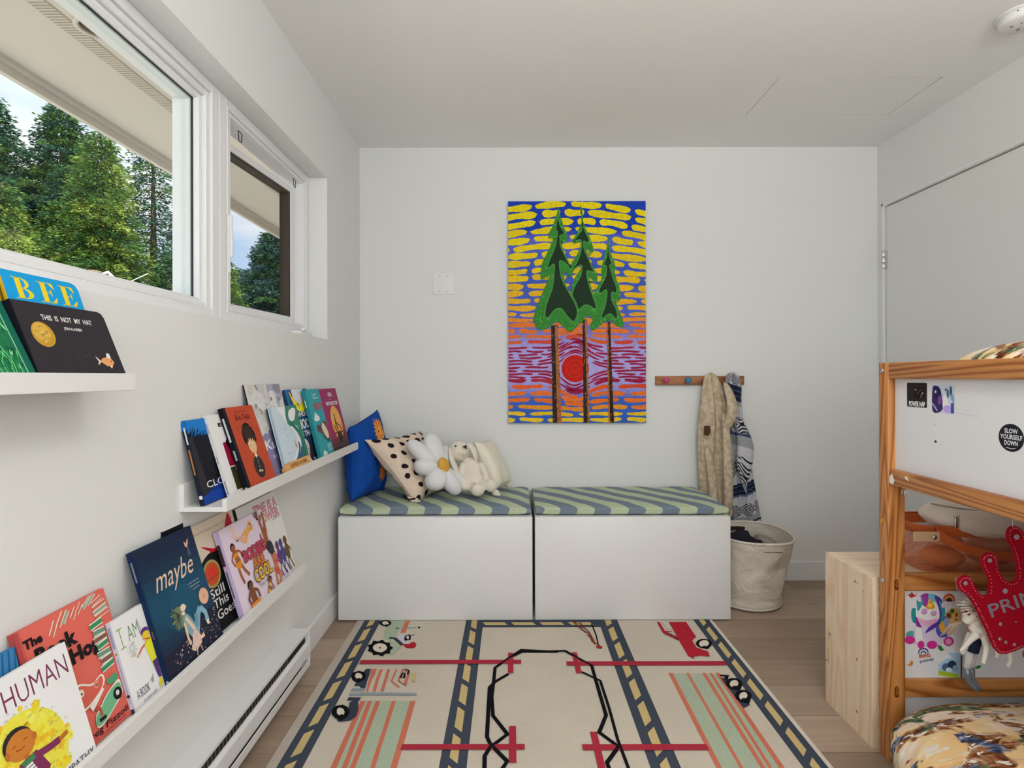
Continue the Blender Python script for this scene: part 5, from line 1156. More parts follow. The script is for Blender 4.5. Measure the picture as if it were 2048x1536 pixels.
 ('l', '7a3f30', 0.005, [(0.293, 2.55), (0.313, 2.52)]),
 ('l', '7a3f30', 0.005, [(0.301, 2.526), (0.32, 2.514)]),
 ('l', '7a3f30', 0.005, [(0.309, 2.502), (0.323, 2.48)]),
 ('l', '7a3f30', 0.005, [(0.317, 2.479), (0.33, 2.473)]),
 ('l', '7a3f30', 0.005, [(0.324, 2.456), (0.333, 2.44)]),
 ('l', '7a3f30', 0.005, [(0.332, 2.434), (0.34, 2.434)]),
 ('l', '7a3f30', 0.005, [(0.339, 2.412), (0.343, 2.402)]),
 ('l', '7a3f30', 0.005, [(0.346, 2.39), (0.35, 2.396)]),
 ('l', '17171c', 0.006, [(0.362, 2.563), (0.366, 2.45), (0.361, 2.349)]),
 ('p', 'b02838', [(0.348, 2.352), (0.377, 2.349), (0.372, 2.328), (0.352, 2.33)]),
 ('l', '17171c', 0.013, [(0.187, 2.301), (0.039, 2.311), (-0.012, 2.252), (-0.066, 2.177), (-0.068, 2.088), (-0.072, 1.98), (-0.064, 1.871), (-0.015, 1.773), (-0.062, 1.717), (-0.015, 1.649), (-0.029, 1.617)]),
 ('l', '17171c', 0.013, [(-0.014, 2.131), (-0.062, 2.078), (-0.082, 2.041), (-0.079, 1.76), (-0.064, 1.717), (-0.082, 1.673), (-0.08, 1.617)]),
 ('l', '17171c', 0.013, [(0.108, 2.302), (0.217, 2.309), (0.31, 2.19), (0.31, 2.082), (0.312, 1.871), (0.275, 1.781), (0.323, 1.712), (0.276, 1.642), (0.278, 1.618)]),
 ('l', '17171c', 0.01, [(0.265, 2.144), (0.326, 2.082), (0.329, 1.911), (0.327, 1.745), (0.334, 1.618)]),
]
RX0, RX1, RY0, RY1, RT = -0.712, 0.925, 0.35, 2.80, 0.0045
m, t, p = newmat('flat_woven_wool'); M['rug'] = m; p.inputs['Roughness'].default_value = .97; p.inputs['Specular IOR Level'].default_value = .05
a = N(t, 'ShaderNodeAttribute'); a.attribute_name = 'Col'; tc = N(t, 'ShaderNodeTexCoord')
nz = N(t, 'ShaderNodeTexNoise', Scale=260.0, Detail=2.0); t.links.new(tc.outputs['Object'], nz.inputs['Vector'])
nl = N(t, 'ShaderNodeTexNoise', Scale=3.2, Detail=5.0); t.links.new(tc.outputs['Object'], nl.inputs['Vector'])
mr = N(t, 'ShaderNodeMapRange'); mr.inputs[3].default_value = .80; mr.inputs[4].default_value = 1.20; t.links.new(nz.outputs['Fac'], mr.inputs[0])
ml = N(t, 'ShaderNodeMapRange'); ml.inputs[3].default_value = .88; ml.inputs[4].default_value = 1.10; t.links.new(nl.outputs['Fac'], ml.inputs[0])
mu = N(t, 'ShaderNodeMath', operation='MULTIPLY'); t.links.new(mr.outputs[0], mu.inputs[0]); t.links.new(ml.outputs[0], mu.inputs[1])
hs = N(t, 'ShaderNodeHueSaturation'); t.links.new(a.outputs['Color'], hs.inputs['Color']); t.links.new(mu.outputs[0], hs.inputs['Value']); t.links.new(hs.outputs[0], p.inputs['Base Color'])
bp = N(t, 'ShaderNodeBump', Strength=.5, Distance=.002); t.links.new(nz.outputs['Fac'], bp.inputs['Height']); t.links.new(bp.outputs[0], p.inputs['Normal'])
RK = 1.12
def rc(s_): return hx(s_, RK)
CR = rc('c9bfb0'); NV = rc('434a58'); YE = rc('c9b27e')
b = MB(); b.box(RX0, RX1, RY0, RY1, .0006, RT, CR)
A = Art(b, (0, 0, RT), (1, 0, 0), (0, 1, 0), 1, 1, eps=7e-5, box=(RX0+.002, RX1-.002, RY0, RY1))
A.rect(RX0, RX0+.028, RY0, RY1, rc('b5aaa0')); A.rect(RX1-.014, RX1, RY0, RY1, rc('d6cdc0'), True)
def road(x0, x1, y0, y1, yl, yr, slant):
    A.k = 3; A.rect(x0, x1, y0, y1, NV, True); A.k = 4; y = y1-.005
    while y > y0:
        e = y-.112; A.poly([(yl, y), (yr, y+slant), (yr, e+slant), (yl, e)], YE, True); y -= .145
road(-.682, -.606, RY0, RY1, -.658, -.633, .022)
road(.838, .910, RY0, RY1, .863, .887, .030)
road(-.212, -.132, RY0, RY1, -.186, -.160, -.028)
road(.398, .486, RY0, RY1, .428, .456, .032)
A.k = 3; A.rect(-.132, .398, 2.530, 2.61, NV, True); A.k = 4
for k in range(4): x = -.12+k*.13; A.poly([(x, 2.553), (x+.100, 2.553), (x+.085, 2.582), (x-.015, 2.582)], YE, True)
A.k = 5
for s_ in RUG:
    if s_[0] == 'p': A.poly(s_[2], rc(s_[1]))
    else: A.line(s_[3], s_[2]*(.78 if s_[1] == 'c9745e' else 1), rc(s_[1]))
    A.k = min(A.k, 40) if A.k < 40 else 12
RD = rc('a93242'); A.k = 44
A.rect(-.600, .036, 2.205, 2.235, RD); A.rect(.213, .838, 2.190, 2.222, RD, True)
A.rect(-.337, .038, 1.698, 1.724, RD, True); A.rect(.213, .593, 1.694, 1.722, RD, True)
A.rect(-.016, .005, 2.136, 2.292, RD); A.rect(.243, .264, 2.134, 2.295, RD, True)
A.rect(-.010, .012, 1.640, 1.812, RD, True); A.rect(.246, .268, 1.60, 1.782, RD, True)
# black cable drawn again over the red bars
A.k = 47
for s_ in RUG[-4:]: A.k += 1; A.line(s_[3], s_[2]*.8, rc(s_[1]), True)
tag(b.build('rug', M['rug'], recalc=False), 'cream woven play rug with roads, trucks and a red car in front of the benches', 'rug')
# ================================================================ pillows and soft toys on the left bench
def frame(A_, B_, C_, D_=None):
    """A top-front, B top-back, C bottom-front corners -> centre, unit U (A to C), unit V (A to B), half sizes"""
    A_, B_, C_ = V3(A_), V3(B_), V3(C_); D_ = V3(D_) if D_ else B_+C_-A_
    return A_, B_, C_, D_, ((C_+D_)-(A_+B_)).cross((B_+D_)-(A_+C_)).normalized()
def bil(fr, s, q):
    A_, B_, C_, D_ = fr[:4]; s, q = (s+1)/2, (q+1)/2
    return (A_*(1-s)+C_*s)*(1-q)+(B_*(1-s)+D_*s)*q
def pillow_fn(fr, th, seed, wr=.004, pinch=.10, ear=.0):
    n = fr[4]
    def f(side):
        def g(a, b_):
            s, q = 2*a-1, 2*b_-1
            ks = 1-pinch*(1-s*s)*abs(q)**3; kq = 1-pinch*(1-q*q)*abs(s)**3
            e = max(0, (1-abs(s)**2.6)*(1-abs(q)**2.6)); h_ = th*e**.46
            P_ = bil(fr, s*kq, q*ks)
            w = noise.noise(P_*14+V3((seed, 0, 0)))*wr*2+noise.noise(P_*38+V3((0, seed, 0)))*wr
            edge = (abs(s)**6+abs(q)**6)
            w += .5*wr*math.sin((s*9+q*4)+seed)*edge*e
            return P_+n*side*(h_+w*min(1, e*4))
        return g
    return f, n
def pillow(mb, fr, th, seed, col=(.8, .8, .8), nn=40, **k):
    f, n = pillow_fn(fr, th, seed, **k)
    mb.grid(f(1), nn, nn, col); mb.grid(f(-1), nn, nn, col)
    return f, n
def seam(mb, fr, col, r=.0022, pinch=.10):
    pts = []
    for k in range(97):
        t_ = k/96*4; e = int(t_) % 4; x = (t_-int(t_))*2-1
        s, q = ((x, -1), (1, x), (-x, 1), (-1, -x))[e]
        ks = 1-pinch*(1-s*s)*abs(q)**3; kq = 1-pinch*(1-q*q)*abs(s)**3
        pts.append(bil(fr, s*kq, q*ks))
    mb.tube(pts, r, col, seg=5, cap=False)

# blue pillow with an orange big cat, on its side in the corner
fr = frame((-.785, 2.720, .885), (-.715, 3.000, .955), (-.772, 2.700, .534), (-.672, 2.955, .538))
t0 = thing('pillow', 'bright blue pillow with an orange cat face, standing in the room corner', 'pillow', (-.72, 2.87, .525), 'pillows and cushions on the left bench')
b = MB(); BLc = hx('14479a'); f, n = pillow(b, fr, .072, 1.7, BLc, 44, wr=.005, pinch=.05)
def on(fn, s, q, off=.0012):          # point on the pillow face, offset outwards
    P_ = fn((s+1)/2, (q+1)/2); a_ = fn((s+1.02)/2, (q+1)/2)-P_; b_ = fn((s+1)/2, (q+1.02)/2)-P_; nn = a_.cross(b_)
    if nn.dot(n) < 0: nn = -nn
    return P_+nn.normalized()*off
side = f(1) if n.x > 0 else f(-1); n = n if n.x > 0 else -n
def patch(mb, fn, pts, col, off=.0012, sub=3):
    """a flat drawn shape (s,q) wrapped on the pillow face"""
    cx = sum(q[0] for q in pts)/len(pts); cy = sum(q[1] for q in pts)/len(pts); R_ = [pts]
    vs = []; fs = []; m_ = len(pts)
    for k in range(sub+1):
        w = 1-k/(sub+1)
        for q in pts: vs.append(on(fn, cx+(q[0]-cx)*w, cy+(q[1]-cy)*w, off))
    vs.append(on(fn, cx, cy, off))
    for k in range(sub):
        for i in range(m_): fs.append((k*m_+i, k*m_+(i+1) % m_, (k+1)*m_+(i+1) % m_, (k+1)*m_+i))
    for i in range(m_): fs.append((sub*m_+i, sub*m_+(i+1) % m_, (sub+1)*m_))
    mb.add(vs, fs, col, True)
OR = hx('e08a3c')
mane = []
for k in range(36):
    a = 2*PI*k/36; r_ = (.40 if k % 2 else .30)
    mane.append((-.60+r_*math.sin(a)*.9, .30+r_*math.cos(a)*.92))
patch(b, side, mane, OR, .0016)
patch(b, side, [(-.52+.20*math.sin(a/10*2*PI), .30+.20*math.cos(a/10*2*PI)) for a in range(10)], hx('e8a050'), .0024)
for (s, q, r_) in ((-.60, .20, .035), (-.60, .42, .035)): patch(b, side, [(s+r_*math.sin(a), q+r_*math.cos(a)) for a in (0, 1, 2, 3, 4, 5)], BK, .0034, 1)
patch(b, side, [(-.48, .26), (-.48, .36), (-.41, .31)], hx('3a2620'), .0034, 1)
for k in range(5): patch(b, side, [(-.86+.02*k, .18+.06*k), (-.76, .19+.06*k), (-.76, .21+.06*k)], hx('9c4c20'), .0034, 1)
patch(b, side, [(-.20, .16), (-.16, .30), (-.20, .44), (.02, .46), (.10, .30), (.02, .14)], hx('dfd6cc'), .0022)
for k in range(5): patch(b, side, [(-.12+.04*k, .20), (-.10+.04*k, .40), (-.085+.04*k, .40), (-.105+.04*k, .20)], hx('e0a060'), .003, 1)
patch(b, side, [(.10, .12), (.05, .30), (.12, .48), (.60, .58), (.72, .36), (.60, .14)], hx('d9803a'), .0018)
b.build('cover', M['fabric'], t0)
b = MB(); seam(b, fr, hx('0f3c86'), pinch=.05); b.build('seam', M['fabric'], t0)

# spotted pillow
fr = frame((-.712, 2.735, .825), (-.500, 3.055, .836), (-.462, 2.715, .520), (-.330, 3.030, .530))
t0 = thing('pillow', 'cream pillow with black spots leaning between the blue pillow and the daisy', 'pillow', (-.51, 2.88, .525), 'pillows and cushions on the left bench')
b = MB(); CRM = hx('d9c6b4'); f, n = pillow(b, fr, .070, 4.2, CRM, 44, wr=.0065, pinch=.10)
rnd = random.Random(12)
for sd in (1, -1):
    fn = f(sd); nsave = n; n = n*sd
    for i in range(7):
        for j in range(6):
            s = -.88+.30*i+rnd.uniform(-.045, .045); q = -.86+.34*j+(.16 if i % 2 else 0)+rnd.uniform(-.05, .05)
            if abs(s) > .95 or abs(q) > .95: continue
            r_ = rnd.uniform(.072, .092); patch(b, fn, [(s+r_*1.0*math.sin(a/16*2*PI)*(1+.05*math.sin(3*a+i)), q+r_*1.12*math.cos(a/16*2*PI)) for a in range(16)], hx('221b1e'), .0012, 1)
    n = nsave
b.build('cover', M['fabric'], t0)
b = MB(); seam(b, fr, hx('cdb9a6'), pinch=.10); b.build('seam', M['fabric'], t0)
# knotted corner ties at the bottom
b = MB(); c0 = V3((-.462, 2.715, .530))
b.ell(c0+V3((-.012, -.006, .010)), (.034, .016, .012), Matrix.Rotation(math.radians(14), 3, 'Y'), CRM, fn=lambda x, y, z: 1+.2*math.sin(x*9)*math.cos(z*5)); b.tube([c0+V3((-.06, -.01, .03)), c0+V3((-.03, -.018, .012)), c0+V3((.0, -.018, .018))], .005, BK, 6)
b.build('tie', M['fabric'], t0)

# cream cushion with small corner feet behind the rabbit
fr = frame((-.190, 2.860, .802), (-.130, 3.045, .792), (-.090, 2.850, .548), (-.008, 3.040, .548))
t0 = thing('cushion', 'plain cream fabric cushion leaning behind the toy rabbit', 'cushion', (-.10, 2.93, .525), 'pillows and cushions on the left bench')
CC = hx('dcd2c2', 1.25); b = MB(); f, n = pillow(b, fr, .046, 8.1, CC, 32, wr=.004, pinch=.12); b.build('cover', plain('cream_plush', CC, .98, bump=.5, bscale=420, spec=.05), t0)
b = MB(); seam(b, fr, CC, pinch=.12); b.build('seam', M['fabric'], t0)
for pt in ((-.083, 2.845, .545), (-.020, 3.045, .550)):
    b = MB(); b.ell(pt, (.019, .017, .017), nu=12, nv=8, col=CC); b.build('corner_tuft', M['fabric'], t0)
b = MB(); b.prism([(-.085, 2.832, .534), (-.060, 2.832, .530), (-.055, 2.832, .545), (-.080, 2.832, .550)], (0, .002, 0), hx('ddd9c4')); b.build('care_tag', M['fabric'], t0)

def remesh(o, vox, it=4):
    md = o.modifiers.new('merge', 'REMESH'); md.mode = 'VOXEL'; md.voxel_size = vox; md.use_smooth_shade = True
    sm = o.modifiers.new('soften', 'SMOOTH'); sm.iterations = it; sm.factor = .5
    return o
def rotm(d):
    return V3(d).normalized().to_track_quat('Z', 'Y').to_matrix()
def W(px, py, Y): return V3(((px-1023)/1126*Y, Y, 1.134-(py-752)/1126*Y))
M['plushwhite'] = plain('white_plush', (.76, .765, .775), .98, bump=.5, bscale=380, spec=.05, sheen=.2)
M['plushcream'] = plain('cream_towelling', hx('d3cbbd', 1.22), .98, bump=.6, bscale=420, spec=.05, sheen=.2)
# daisy
cd = V3((-.367, 2.800, .678))
t0 = thing('daisy_toy', 'white plush daisy with a yellow centre in front of the spotted pillow', 'soft toy', (-.37, 2.80, .55), 'soft toys on the left bench')
PET = [((-.498, 2.800, .786), .040, 1), ((-.418, 2.860, .812), .042, 1), ((-.352, 2.905, .745), .038, 1), ((-.466, 2.760, .690), .044, 1), ((-.385, 2.735, .600), .045, 1), ((-.285, 2.800, .568), .043, 1), ((-.232, 2.860, .570), .036, 1)]
cd = cd+V3((.012, -.030, .008))
for (pc, r_, _) in PET:
    pc = V3(pc)+V3((.012, -.030, .008)); d = (pc-cd); L = d.length; b = MB()
    R3 = rotm(d); mid = cd+d*.60
    r_ *= 1.12; b.ell(mid, (r_, r_*.80, L*.58), R3, (.8, .8, .8), 18, 14, fn=lambda x, y, z: 1+.16*(1-abs(z)**4)*(.6+.4*z)+.018*math.sin(7*math.atan2(y, x))*(.5+.5*z))
    b.build('petal', M['plushwhite'], t0)
b = MB(); nrm = V3((.72, -.60, .36)).normalized(); b.ell(cd+nrm*.034, (.033, .040, .016), rotm(nrm), (.8, .8, .8), 20, 8); b.build('flower_centre', plain('mustard_plush', hx('d2a048'), .95, bump=.4, bscale=400, spec=.05), t0)

# rabbit
t0 = thing('rabbit_toy', 'cream towelling toy rabbit with long ears sitting on the left bench', 'soft toy', (-.19, 2.83, .53), 'soft toys on the left bench')
b = MB(); hd = W(918, 902, 2.84); bd = W(943, 944, 2.845)
b.ell(hd, (.052, .050, .053), nu=24, nv=16, fn=lambda x, y, z: 1+.10*max(0, -y)*max(0, .6-abs(z))+.03*z)
b.ell(hd+V3((.018, -.032, .004)), (.030, .028, .026))
b.ell(bd, (.056, .048, .076), Matrix.Rotation(math.radians(-12), 3, 'Y'), nu=20, nv=14); b.ell(bd+V3((.012, -.006, -.036)), (.060, .050, .046))
# arms and legs with feet
b.tube([bd+V3((-.040, -.015, .045)), bd+V3((-.058, -.035, -.010)), bd+V3((-.030, -.060, -.055))], [.018, .018, .020], seg=10); b.ell(bd+V3((-.028, -.062, -.060)), (.022, .020, .022))
b.tube([bd+V3((.042, -.015, .045)), bd+V3((.070, -.035, .004)), bd+V3((.078, -.050, -.045))], [.018, .018, .020], seg=10); b.ell(bd+V3((.078, -.052, -.050)), (.022, .020, .022))
f1 = W(955, 979, 2.76); f2 = W(980, 972, 2.775)
b.tube([bd+V3((-.01, -.01, -.055)), (bd+f1)/2+V3((-.012, -.004, -.030)), f1], [.030, .028, .030], seg=12); b.ell(f1+V3((0, -.004, 0)), (.035, .028, .033))
b.tube([bd+V3((.03, -.01, -.050)), (bd+f2)/2+V3((.01, 0, -.020)), f2], [.030, .027, .028], seg=12); b.ell(f2+V3((.002, -.004, .004)), (.031, .024, .034))
remesh(b.build('body', M['plushcream'], t0), .0045, 6)
def ear(p0, p1, p2, r_):
    b = MB(); pts = [V3(p0), V3(p0).lerp(V3(p1), .5)+V3((-.002, -.006, 0)), V3(p1), V3(p1).lerp(V3(p2), .6), V3(p2)]
    b.tube(pts, [.010, r_*.8, r_, r_*.85, .006], seg=14, flat=.42); o = b.build('ear', M['plushcream'], t0)
    sm = o.modifiers.new('sub', 'SUBSURF'); sm.levels = 1; sm.render_levels = 1
ear(W(900, 893, 2.82), W(905, 925, 2.785), W(922, 957, 2.79), .019)
ear(W(934, 884, 2.86), W(948, 898, 2.84), W(953, 923, 2.83), .022)
b = MB(); nc = W(929, 894, 2.775); b.prism([nc+V3(q) for q in ((-.012, 0, .003), (.010, -.001, .011), (.010, 0, -.012))], (0, .008, 0), BK); b.build('nose', M['darkplastic'], t0)
b = MB(); b.ell(W(911, 892, 2.788), (.0045, .004, .0045), nu=10, nv=8); b.build('eye', M['darkplastic'], t0)

# ================================================================ hook rail with two hanging garments
t0 = thing('hook_rail', 'narrow wooden rail with coloured round pegs on the back wall', 'hook rail', (1.03, YB, 1.10))
b = MB(); b.box(.795, 1.283, YB-.018, YB, 1.082, 1.132, b=.002); b.build('board', wood('rail_wood', hx('a97048'), hx('7c4a2a'), 'X', 9), t0)
def peg(x, col, pz=1.110):
    b = MB(); b.lathe([(.006, 0), (.006, -.018), (.015, -.022), (.0175, -.030), (.015, -.038), (.008, -.042), (.001, -.043)], (x, YB-.018, pz), 'Y', 20)
    b.build('peg', plain('peg_paint', col, .4), t0)
peg(.846, hx('c2406e')); peg(.965, hx('2f6f9c'), 1.108); peg(1.085, hx('c8702c')); peg(1.205, hx('7a9a3c'))
for x in (.893, 1.040):
    b = MB(); b.lathe([(.004, 0), (.0035, -.001), (.001, -.0012)], (x, YB-.0182, 1.105), 'Y', 12); b.build('screw', M['greyhole'], t0)

def garment(mb, rows, yc, depth, folds, seed, nz=70, nu=90, colfn=None, twist=0, bottom_open=True):
    """rows: z, xl, xr ; closed draped body: elliptical section rippled by folds"""
    zt, zb_ = rows[0][0], rows[-1][0]
    def fn(u, v):
        z = zt+(zb_-zt)*v; xl, xr = interp(rows, z)[:2]; a = u*2*PI; c, s = math.cos(a), math.sin(a)
        cx, hw = (xl+xr)/2, (xr-xl)/2
        k = 0
        for (fa, ff, fp, fz) in folds: k += fa*math.sin(ff*c*3.0+fp+fz*(zt-z)+1.2*noise.noise(V3((seed, z*2.2, 0))))
        dd = depth*(.30+.70*min(1, v*3))*(1+.25*noise.noise(V3((z*5, seed, c*2))))
        y = yc-abs(s)**.7*math.copysign(1, -s)*-1*dd if False else yc+math.copysign(abs(s)**.75, s)*dd
        if s < 0: y += k*(.35+.65*min(1, v*2.5))*(1-abs(c)**4)
        return (cx+hw*c, min(y, YB-.012), z)
    mb.grid(fn, nu, nz, closed=True, colfn=colfn)
    return fn
# cream fleece robe
def xz(px, Y=3.05): return (px-1023)/1126*Y
rows = [(1.150, xz(1420), xz(1425)), (1.148, xz(1416), xz(1429)), (1.135, xz(1411), xz(1433)), (1.12, xz(1408), xz(1437)), (1.06, xz(1405), xz(1447)), (.98, xz(1402), xz(1453)), (.90, xz(1398), xz(1459)), (.80, xz(1395), xz(1460)), (.70, xz(1396), xz(1456)),
        (.60, xz(1397), xz(1458)), (.52, xz(1398), xz(1461)), (.44, xz(1402), xz(1464)), (.39, xz(1406), xz(1465)), (.372, xz(1408), xz(1463))]
rows = [(z, max(l, 1.022 if z < .56 else l), r_) for z, l, r_ in rows]
t0 = thing('robe', 'cream mottled fleece robe hanging from the wooden hook rail', 'robe', (1.1, 3.05, .27), 'garments on the hook rail')
m, t, p = newmat('mottled_fleece'); p.inputs['Roughness'].default_value = .97; p.inputs['Specular IOR Level'].default_value = .05
tc = N(t, 'ShaderNodeTexCoord'); nz = N(t, 'ShaderNodeTexNoise', Scale=42.0, Detail=3.0); t.links.new(tc.outputs['Object'], nz.inputs['Vector'])
r = N(t, 'ShaderNodeValToRGB'); r.color_ramp.elements[0].position = .40; r.color_ramp.elements[0].color = (*hx('ae9c82', 1.15), 1); r.color_ramp.elements[1].position = .60; r.color_ramp.elements[1].color = (*hx('c6b8a2', 1.15), 1)
t.links.new(nz.outputs['Fac'], r.inputs[0]); t.links.new(r.outputs[0], p.inputs['Base Color'])
n2 = N(t, 'ShaderNodeTexNoise', Scale=300.0, Detail=2.0); t.links.new(tc.outputs['Object'], n2.inputs['Vector']); bp = N(t, 'ShaderNodeBump', Strength=.6, Distance=.003); t.links.new(n2.outputs['Fac'], bp.inputs['Height']); t.links.new(bp.outputs[0], p.inputs['Normal'])
M['fleece'] = m
b = MB(); garment(b, rows, 3.055, .036, [(.011, 1.9, .4, 2.0), (.007, 3.6, 1.9, -3.0), (.004, 6.5, .3, 5.0)], 2.3); b.build('body', m, t0)
# sleeve and hood hanging in front
b = MB(); b.tube([(1.135, 3.01, 1.105), (1.165, 2.985, 1.02), (1.172, 2.98, .94), (1.150, 2.985, .87), (1.120, 3.0, .84)], [.018, .038, .044, .040, .020], seg=16, flat=.62); o = b.build('hood', m, t0); sm = o.modifiers.new('s', 'SUBSURF'); sm.levels = 1; sm.render_levels = 1
b = MB(); b.tube([(1.040, 3.00, .76), (1.050, 2.985, .68), (1.062, 2.985, .60), (1.072, 2.99, .50), (1.076, 3.0, .40)], [.016, .028, .030, .032, .030], seg=14, flat=.7); o = b.build('sleeve', m, t0); sm = o.modifiers.new('s', 'SUBSURF'); sm.levels = 1; sm.render_levels = 1
b = MB(); b.tube([(1.130, 3.00, .95), (1.140, 2.978, .80), (1.145, 2.98, .62), (1.150, 2.985, .50), (1.150, 3.0, .40)], [.020, .030, .034, .034, .030], seg=14, flat=.7); o = b.build('sleeve', m, t0); sm = o.modifiers.new('s', 'SUBSURF'); sm.levels = 1; sm.render_levels = 1
b = MB(); b.prism([(1.022, 2.985, .868), (1.050, 2.975, .868), (1.050, 2.972, .835), (1.040, 2.972, .815), (1.022, 2.985, .82)], (0, .004, 0), hx('4e3222')); b.build('leather_patch', M['matte'], t0)
# navy and white patterned poncho
rows2 = [(1.150, xz(1465, 3.03), xz(1472, 3.03)), (1.147, xz(1461, 3.03), xz(1476, 3.03)), (1.137, xz(1457, 3.03), xz(1480, 3.03)), (1.125, xz(1455, 3.03), xz(1484, 3.03)), (1.07, xz(1453, 3.03), xz(1487, 3.03)), (1.0, xz(1455, 3.03), xz(1486, 3.03)), (.90, xz(1455, 3.03), xz(1489, 3.03)), (.80, xz(1455, 3.03), xz(1496, 3.03)),
         (.70, xz(1455, 3.03), xz(1502, 3.03)), (.60, xz(1457, 3.03), xz(1509, 3.03)), (.50, xz(1460, 3.03), xz(1515, 3.03)), (.42, xz(1464, 3.03), xz(1521, 3.03)), (.348, xz(1467, 3.03), xz(1526, 3.03))]
t0 = thing('poncho', 'navy, grey and white zigzag patterned poncho hanging at the right end of the hook rail', 'poncho', (1.25, 3.04, .33), 'garments on the hook rail')
PWt, PGr, PNv, PBk = hx('b9b9bf'), hx('94959c'), hx('232c44'), hx('1c1c22')
def pcol(u, v):
    def geo(y0, y1):
        q = (y-y0)/(y1-y0)*2-1; fx = abs((s_*2.2+.3) % 1-.5)*2; k_ = fx*.9+abs(q)*.9
        if k_ > 1.15: return PWt
        return PBk if (k_*3.0) % 1 < .5 else PWt
    z = 1.150+(.348-1.150)*v; s_ = .5+.5*math.cos(2*PI*u); zz = z+.030*(s_-.5)*(1 if z > .7 else -1.2); y = (1.134-zz)*370
    if y < 18: return geo(-4, 18)
    if y < 50: return (PNv, PNv, PNv, hx('56607a'), PBk)[int(y/2.2) % 5]
    if y < 56: return PWt if int(y) % 3 else PNv
    if y < 80: return PWt if (y-56) % 24 > 3 else PGr
    if y < 114: return geo(80, 114)
    if y < 120: return PNv if int(y/1.6) % 2 else hx('5a6c8a')
    if y < 140: return PGr
    if y < 160: return PWt
    if y < 200: return geo(160, 200)
    if y < 214: return PWt
    if y < 236: return (PBk, PNv, PNv, hx('40506e'))[int(y/2.4) % 4]
    if y < 240: return hx('5a6c8a')
    if y < 254: return PWt
    if y < 280: return geo(254, 280)
    if y < 290: return PGr
    return (PBk, PNv, PWt)[int(y/2.6) % 3]
b = MB(); garment(b, rows2, 3.058, .034, [(.012, 1.7, 2.2, 2.6), (.008, 3.9, .3, -3.2), (.003, 8, .3, 4)], 7.3, nz=300, nu=200, colfn=pcol); b.build('body', M['fabric'], t0)
b = MB()
def pc2(u, v): return pcol(u*.5+.1, .30+v*.42)
def slv(u, v):
    a = u*2*PI; z = .90-.36*v; r_ = .016+.022*math.sin(PI*min(1, v*1.1))**.7; xo = 1.205+.050*v+.02*math.sin(v*5)
    return (xo+r_*math.cos(a)*1.15, 3.00+r_*.62*math.sin(a)-.006*math.sin(v*3), z-.10*math.cos(a)*v*.4)
b.grid(slv, 60, 120, closed=True, colfn=pc2); b.build('sleeve', M['fabric'], t0)

# ================================================================ laundry basket
m, t, p = newmat('coated_linen'); M['linen'] = m; p.inputs['Roughness'].default_value = .8; p.inputs['Specular IOR Level'].default_value = .2
tc = N(t, 'ShaderNodeTexCoord'); nz = N(t, 'ShaderNodeTexNoise', Scale=120.0, Detail=4.0); t.links.new(tc.outputs['Object'], nz.inputs['Vector'])
mr = N(t, 'ShaderNodeMapRange'); mr.inputs[3].default_value = .88; mr.inputs[4].default_value = 1.08; t.links.new(nz.outputs['Fac'], mr.inputs[0])
hs = N(t, 'ShaderNodeHueSaturation'); hs.inputs['Color'].default_value = (*hx('cbc2b6', 1.25), 1); t.links.new(mr.outputs[0], hs.inputs['Value']); t.links.new(hs.outputs[0], p.inputs['Base Color'])
n2 = N(t, 'ShaderNodeTexNoise', Scale=11.0, Detail=3.0, Distortion=1.2); t.links.new(tc.outputs['Object'], n2.inputs['Vector']); bp = N(t, 'ShaderNodeBump', Strength=.7, Distance=.02); t.links.new(n2.outputs['Fac'], bp.inputs['Height']); t.links.new(bp.outputs[0], p.inputs['Normal'])
t0 = thing('laundry_basket', 'round collapsible cream fabric laundry basket beside the right bench', 'laundry basket', (1.19, 2.86, 0))
def lb(off):
    def fn(u, v):
        a = u*2*PI; c, s = math.cos(a), math.sin(a); z = .006+.352*v
        cx = 1.183+.008*v; cy = 2.862-.072*v; rx = (.160+.017*v)-off; ry = (.176+.050*v)-off
        k = noise.noise(V3((c*2.0, s*2.0, z*6)))*.018*math.sin(PI*v)+noise.noise(V3((c*5, s*5, z*15)))*.006*math.sin(PI*v)
        k += -.016*math.exp(-((v-.62)/.10)**2)*max(0, math.sin(a*2+4.2))*math.sin(PI*v)+.008*math.exp(-((v-.06)/.05)**2)
        if v > .97: k *= .3
        zz = z+.016*s*-1*v*0-.020*v*v*(.5-.5*s)*0+.004*math.sin(a*3)*v
        return (max(cx+(rx+k)*c, 1.0165+off*.5), min(cy+(ry+k)*s, YB-bt-.004), zz)
    return fn
b = MB(); b.grid(lb(0), 72, 40, closed=True); b.grid(lb(.004), 72, 40, closed=True)
vs = [lb(0)(k/72, 0) for k in range(72)]; b.add(vs, [tuple(range(72))]); b.build('side_wall', m, t0)
b = MB(); b.tube([lb(.002)(k/72, 1) for k in range(73)], .0058, seg=8, cap=False); b.build('rim', M['linen'], t0)
b = MB(); b.tube([tuple(V3(lb(0)(k/72, .03))) for k in range(73)], .0045, seg=6, cap=False); b.build('base_hoop', M['linen'], t0)
def slot(a0, a1, v0, v1, off, nm, col):
    b = MB(); f_ = lb(off); b.grid(lambda u, v: f_(a0+(a1-a0)*u, v0+(v1-v0)*v+.006*math.sin(u*PI)), 12, 3, col); b.build(nm, M['matte'], t0)
slot(.72, .80, .885, .90, -.0012, 'handle', hx('6a6258')); slot(.715, .805, .90, .925, -.0035, 'handle', hx('cfc6ba', 1.3))
slot(.29, .20, .84, .92, .0062, 'handle', hx('3a2c26')); 
